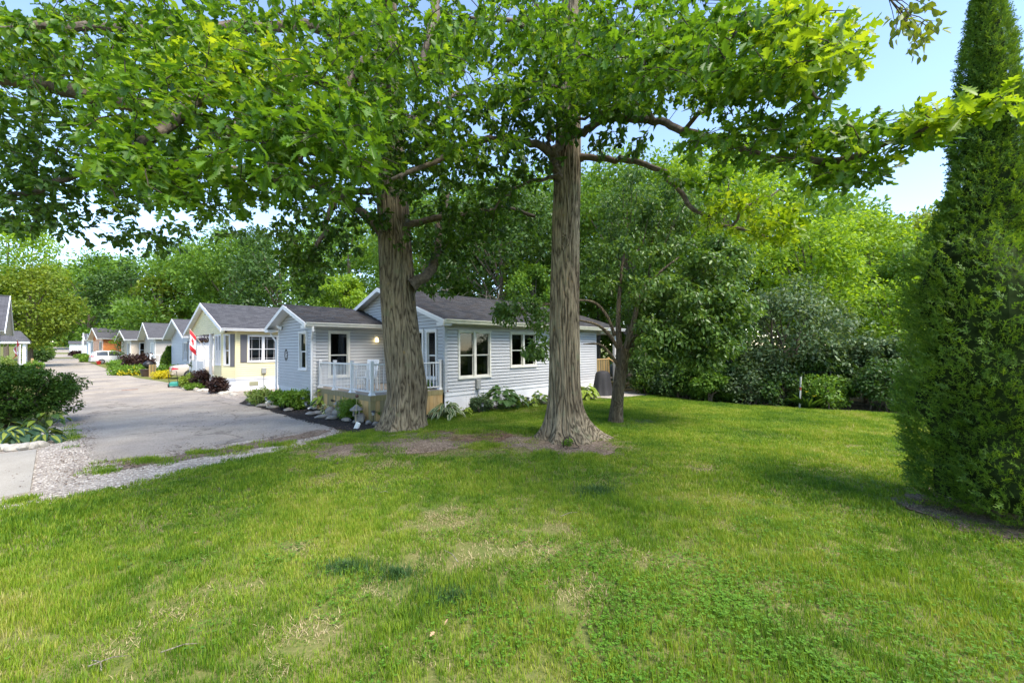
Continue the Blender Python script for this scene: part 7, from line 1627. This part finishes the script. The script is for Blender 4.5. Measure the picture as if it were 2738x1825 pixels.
# brown leaf litter on gravel, lane edge and beds
lx, ly = [], []
for (sx, sy, rx, ry, n) in ((230, 1170, 22, 60, 130), (190, 1250, 60, 50, 90), (330, 1240, 90, 14, 110), (560, 1205, 120, 14, 120), (760, 1170, 90, 14, 110), (480, 1130, 120, 40, 60), (640, 1110, 100, 30, 50), (1010, 1200, 160, 16, 220), (1300, 1185, 60, 12, 120), (1520, 1215, 70, 12, 60), (900, 1150, 40, 8, 50), (50, 1280, 40, 30, 14)):
    for i in range(n): p = gnd(sx + rx * rng.gauss(0, .6), sy + ry * rng.gauss(0, .6)); lx.append(p.x); ly.append(p.y)
lx, ly = np.array(lx), np.array(ly); n = len(lx)
litter = leaves_mesh('litter_tile', DIAM, np.array([(0, 0, 0), (.09, .05, .0), (-.07, .08, 0), (.02, -.1, 0)]), np.stack([np.array(Matrix.Rotation(k * 1.7, 3, 'Z')) for k in range(4)]), np.array([.045, .03, .05, .035]), pebble_mat('dead_leaf_bits', (.05, .03, .02), (.13, .08, .05), (.27, .19, .12)))
scatter('leaf_litter', litter, np.stack([lx, ly, ground_z(lx, ly) + .028], 1), np.stack([nr.normal(0, .15, n), nr.normal(0, .15, n), nr.uniform(0, 6.28, n)], 1), np.repeat(nr.uniform(.5, 1.2, (n, 1)), 3, 1), 'brown leaf litter along the gravel, lane edge and bare soil', 'leaf litter')
# grass tufts and weeds along verge
x, y = [], []
for (sx, sy, rx, ry, n) in ((400, 1232, 60, 8, 34), (270, 1258, 40, 12, 12), (560, 1212, 70, 7, 20), (640, 1200, 50, 6, 10), (740, 1190, 60, 8, 20), (60, 1338, 40, 8, 10), (190, 1165, 12, 25, 16), (930, 1180, 60, 10, 60), (1050, 1185, 120, 12, 100), (1010, 1210, 80, 8, 40), (1290, 1205, 60, 6, 30), (1560, 1225, 50, 8, 30), (1460, 1222, 40, 8, 20)):
    for i in range(n): p = gnd(sx + rx * rng.gauss(0, .5), sy + ry * rng.gauss(0, .5)); x.append(p.x); y.append(p.y)
x, y = np.array(x), np.array(y)
scatter('verge_grass', blade_tile('verge_tile', 90, .13, .02, .08, .004, 77), np.stack([x, y, ground_z(x, y) + .004], 1), np.stack([0 * x, 0 * x, nr.uniform(0, 6.28, len(x))], 1), np.ones((len(x), 3)), 'thin grass sprouting along the gravel verge and bare soil', 'grass')
# fallen twigs and dry leaves on the lawn
for i, (sx, sy, L, a) in enumerate(((235, 1800, .2, .5), (270, 1812, .18, 2.6), (430, 1765, .22, .4), (1015, 1330, .12, .1), (1225, 1520, .3, 2.2), (1500, 1390, .25, .5), (960, 1215, .5, .5), (1560, 1215, .5, 2.6))):
    p = gnd(sx, sy); z = float(ground_z(p.x, p.y)) + .045; q = MB(); d = Vector((math.cos(a), math.sin(a), 0)) * L; q.tube([(0, 0, 0), tuple(d * .5 + Vector((.01, .02, .01))), tuple(d)], [.0045, .004, .002], 6)
    tag(q.build('fallen_twig', M_BARKP, None, True, loc=(p.x, p.y, z)), 'thin dry twig fallen on the lawn', 'twig', 'fallen twigs on the lawn')
M_DRY = mat('dry_leaf', (.42, .27, .15), .8); dl = leaves_mesh('dry_leaf', OAK_S, np.zeros((1, 3)), np.eye(3)[None], np.ones(1), M_DRY)
for i in range(7):
    p = gnd(rng.uniform(150, 2500), rng.uniform(1300, 1800)); o = link('dry_leaf', dl, None, (p.x, p.y, float(ground_z(p.x, p.y)) + .05)); o.rotation_euler = (rng.uniform(-.4, .4), rng.uniform(-.4, .4), rng.uniform(0, 6)); o.scale = (.055,) * 3; tag(o, 'small tan dry leaf lying in the grass', 'leaf', 'dry leaves on the lawn')
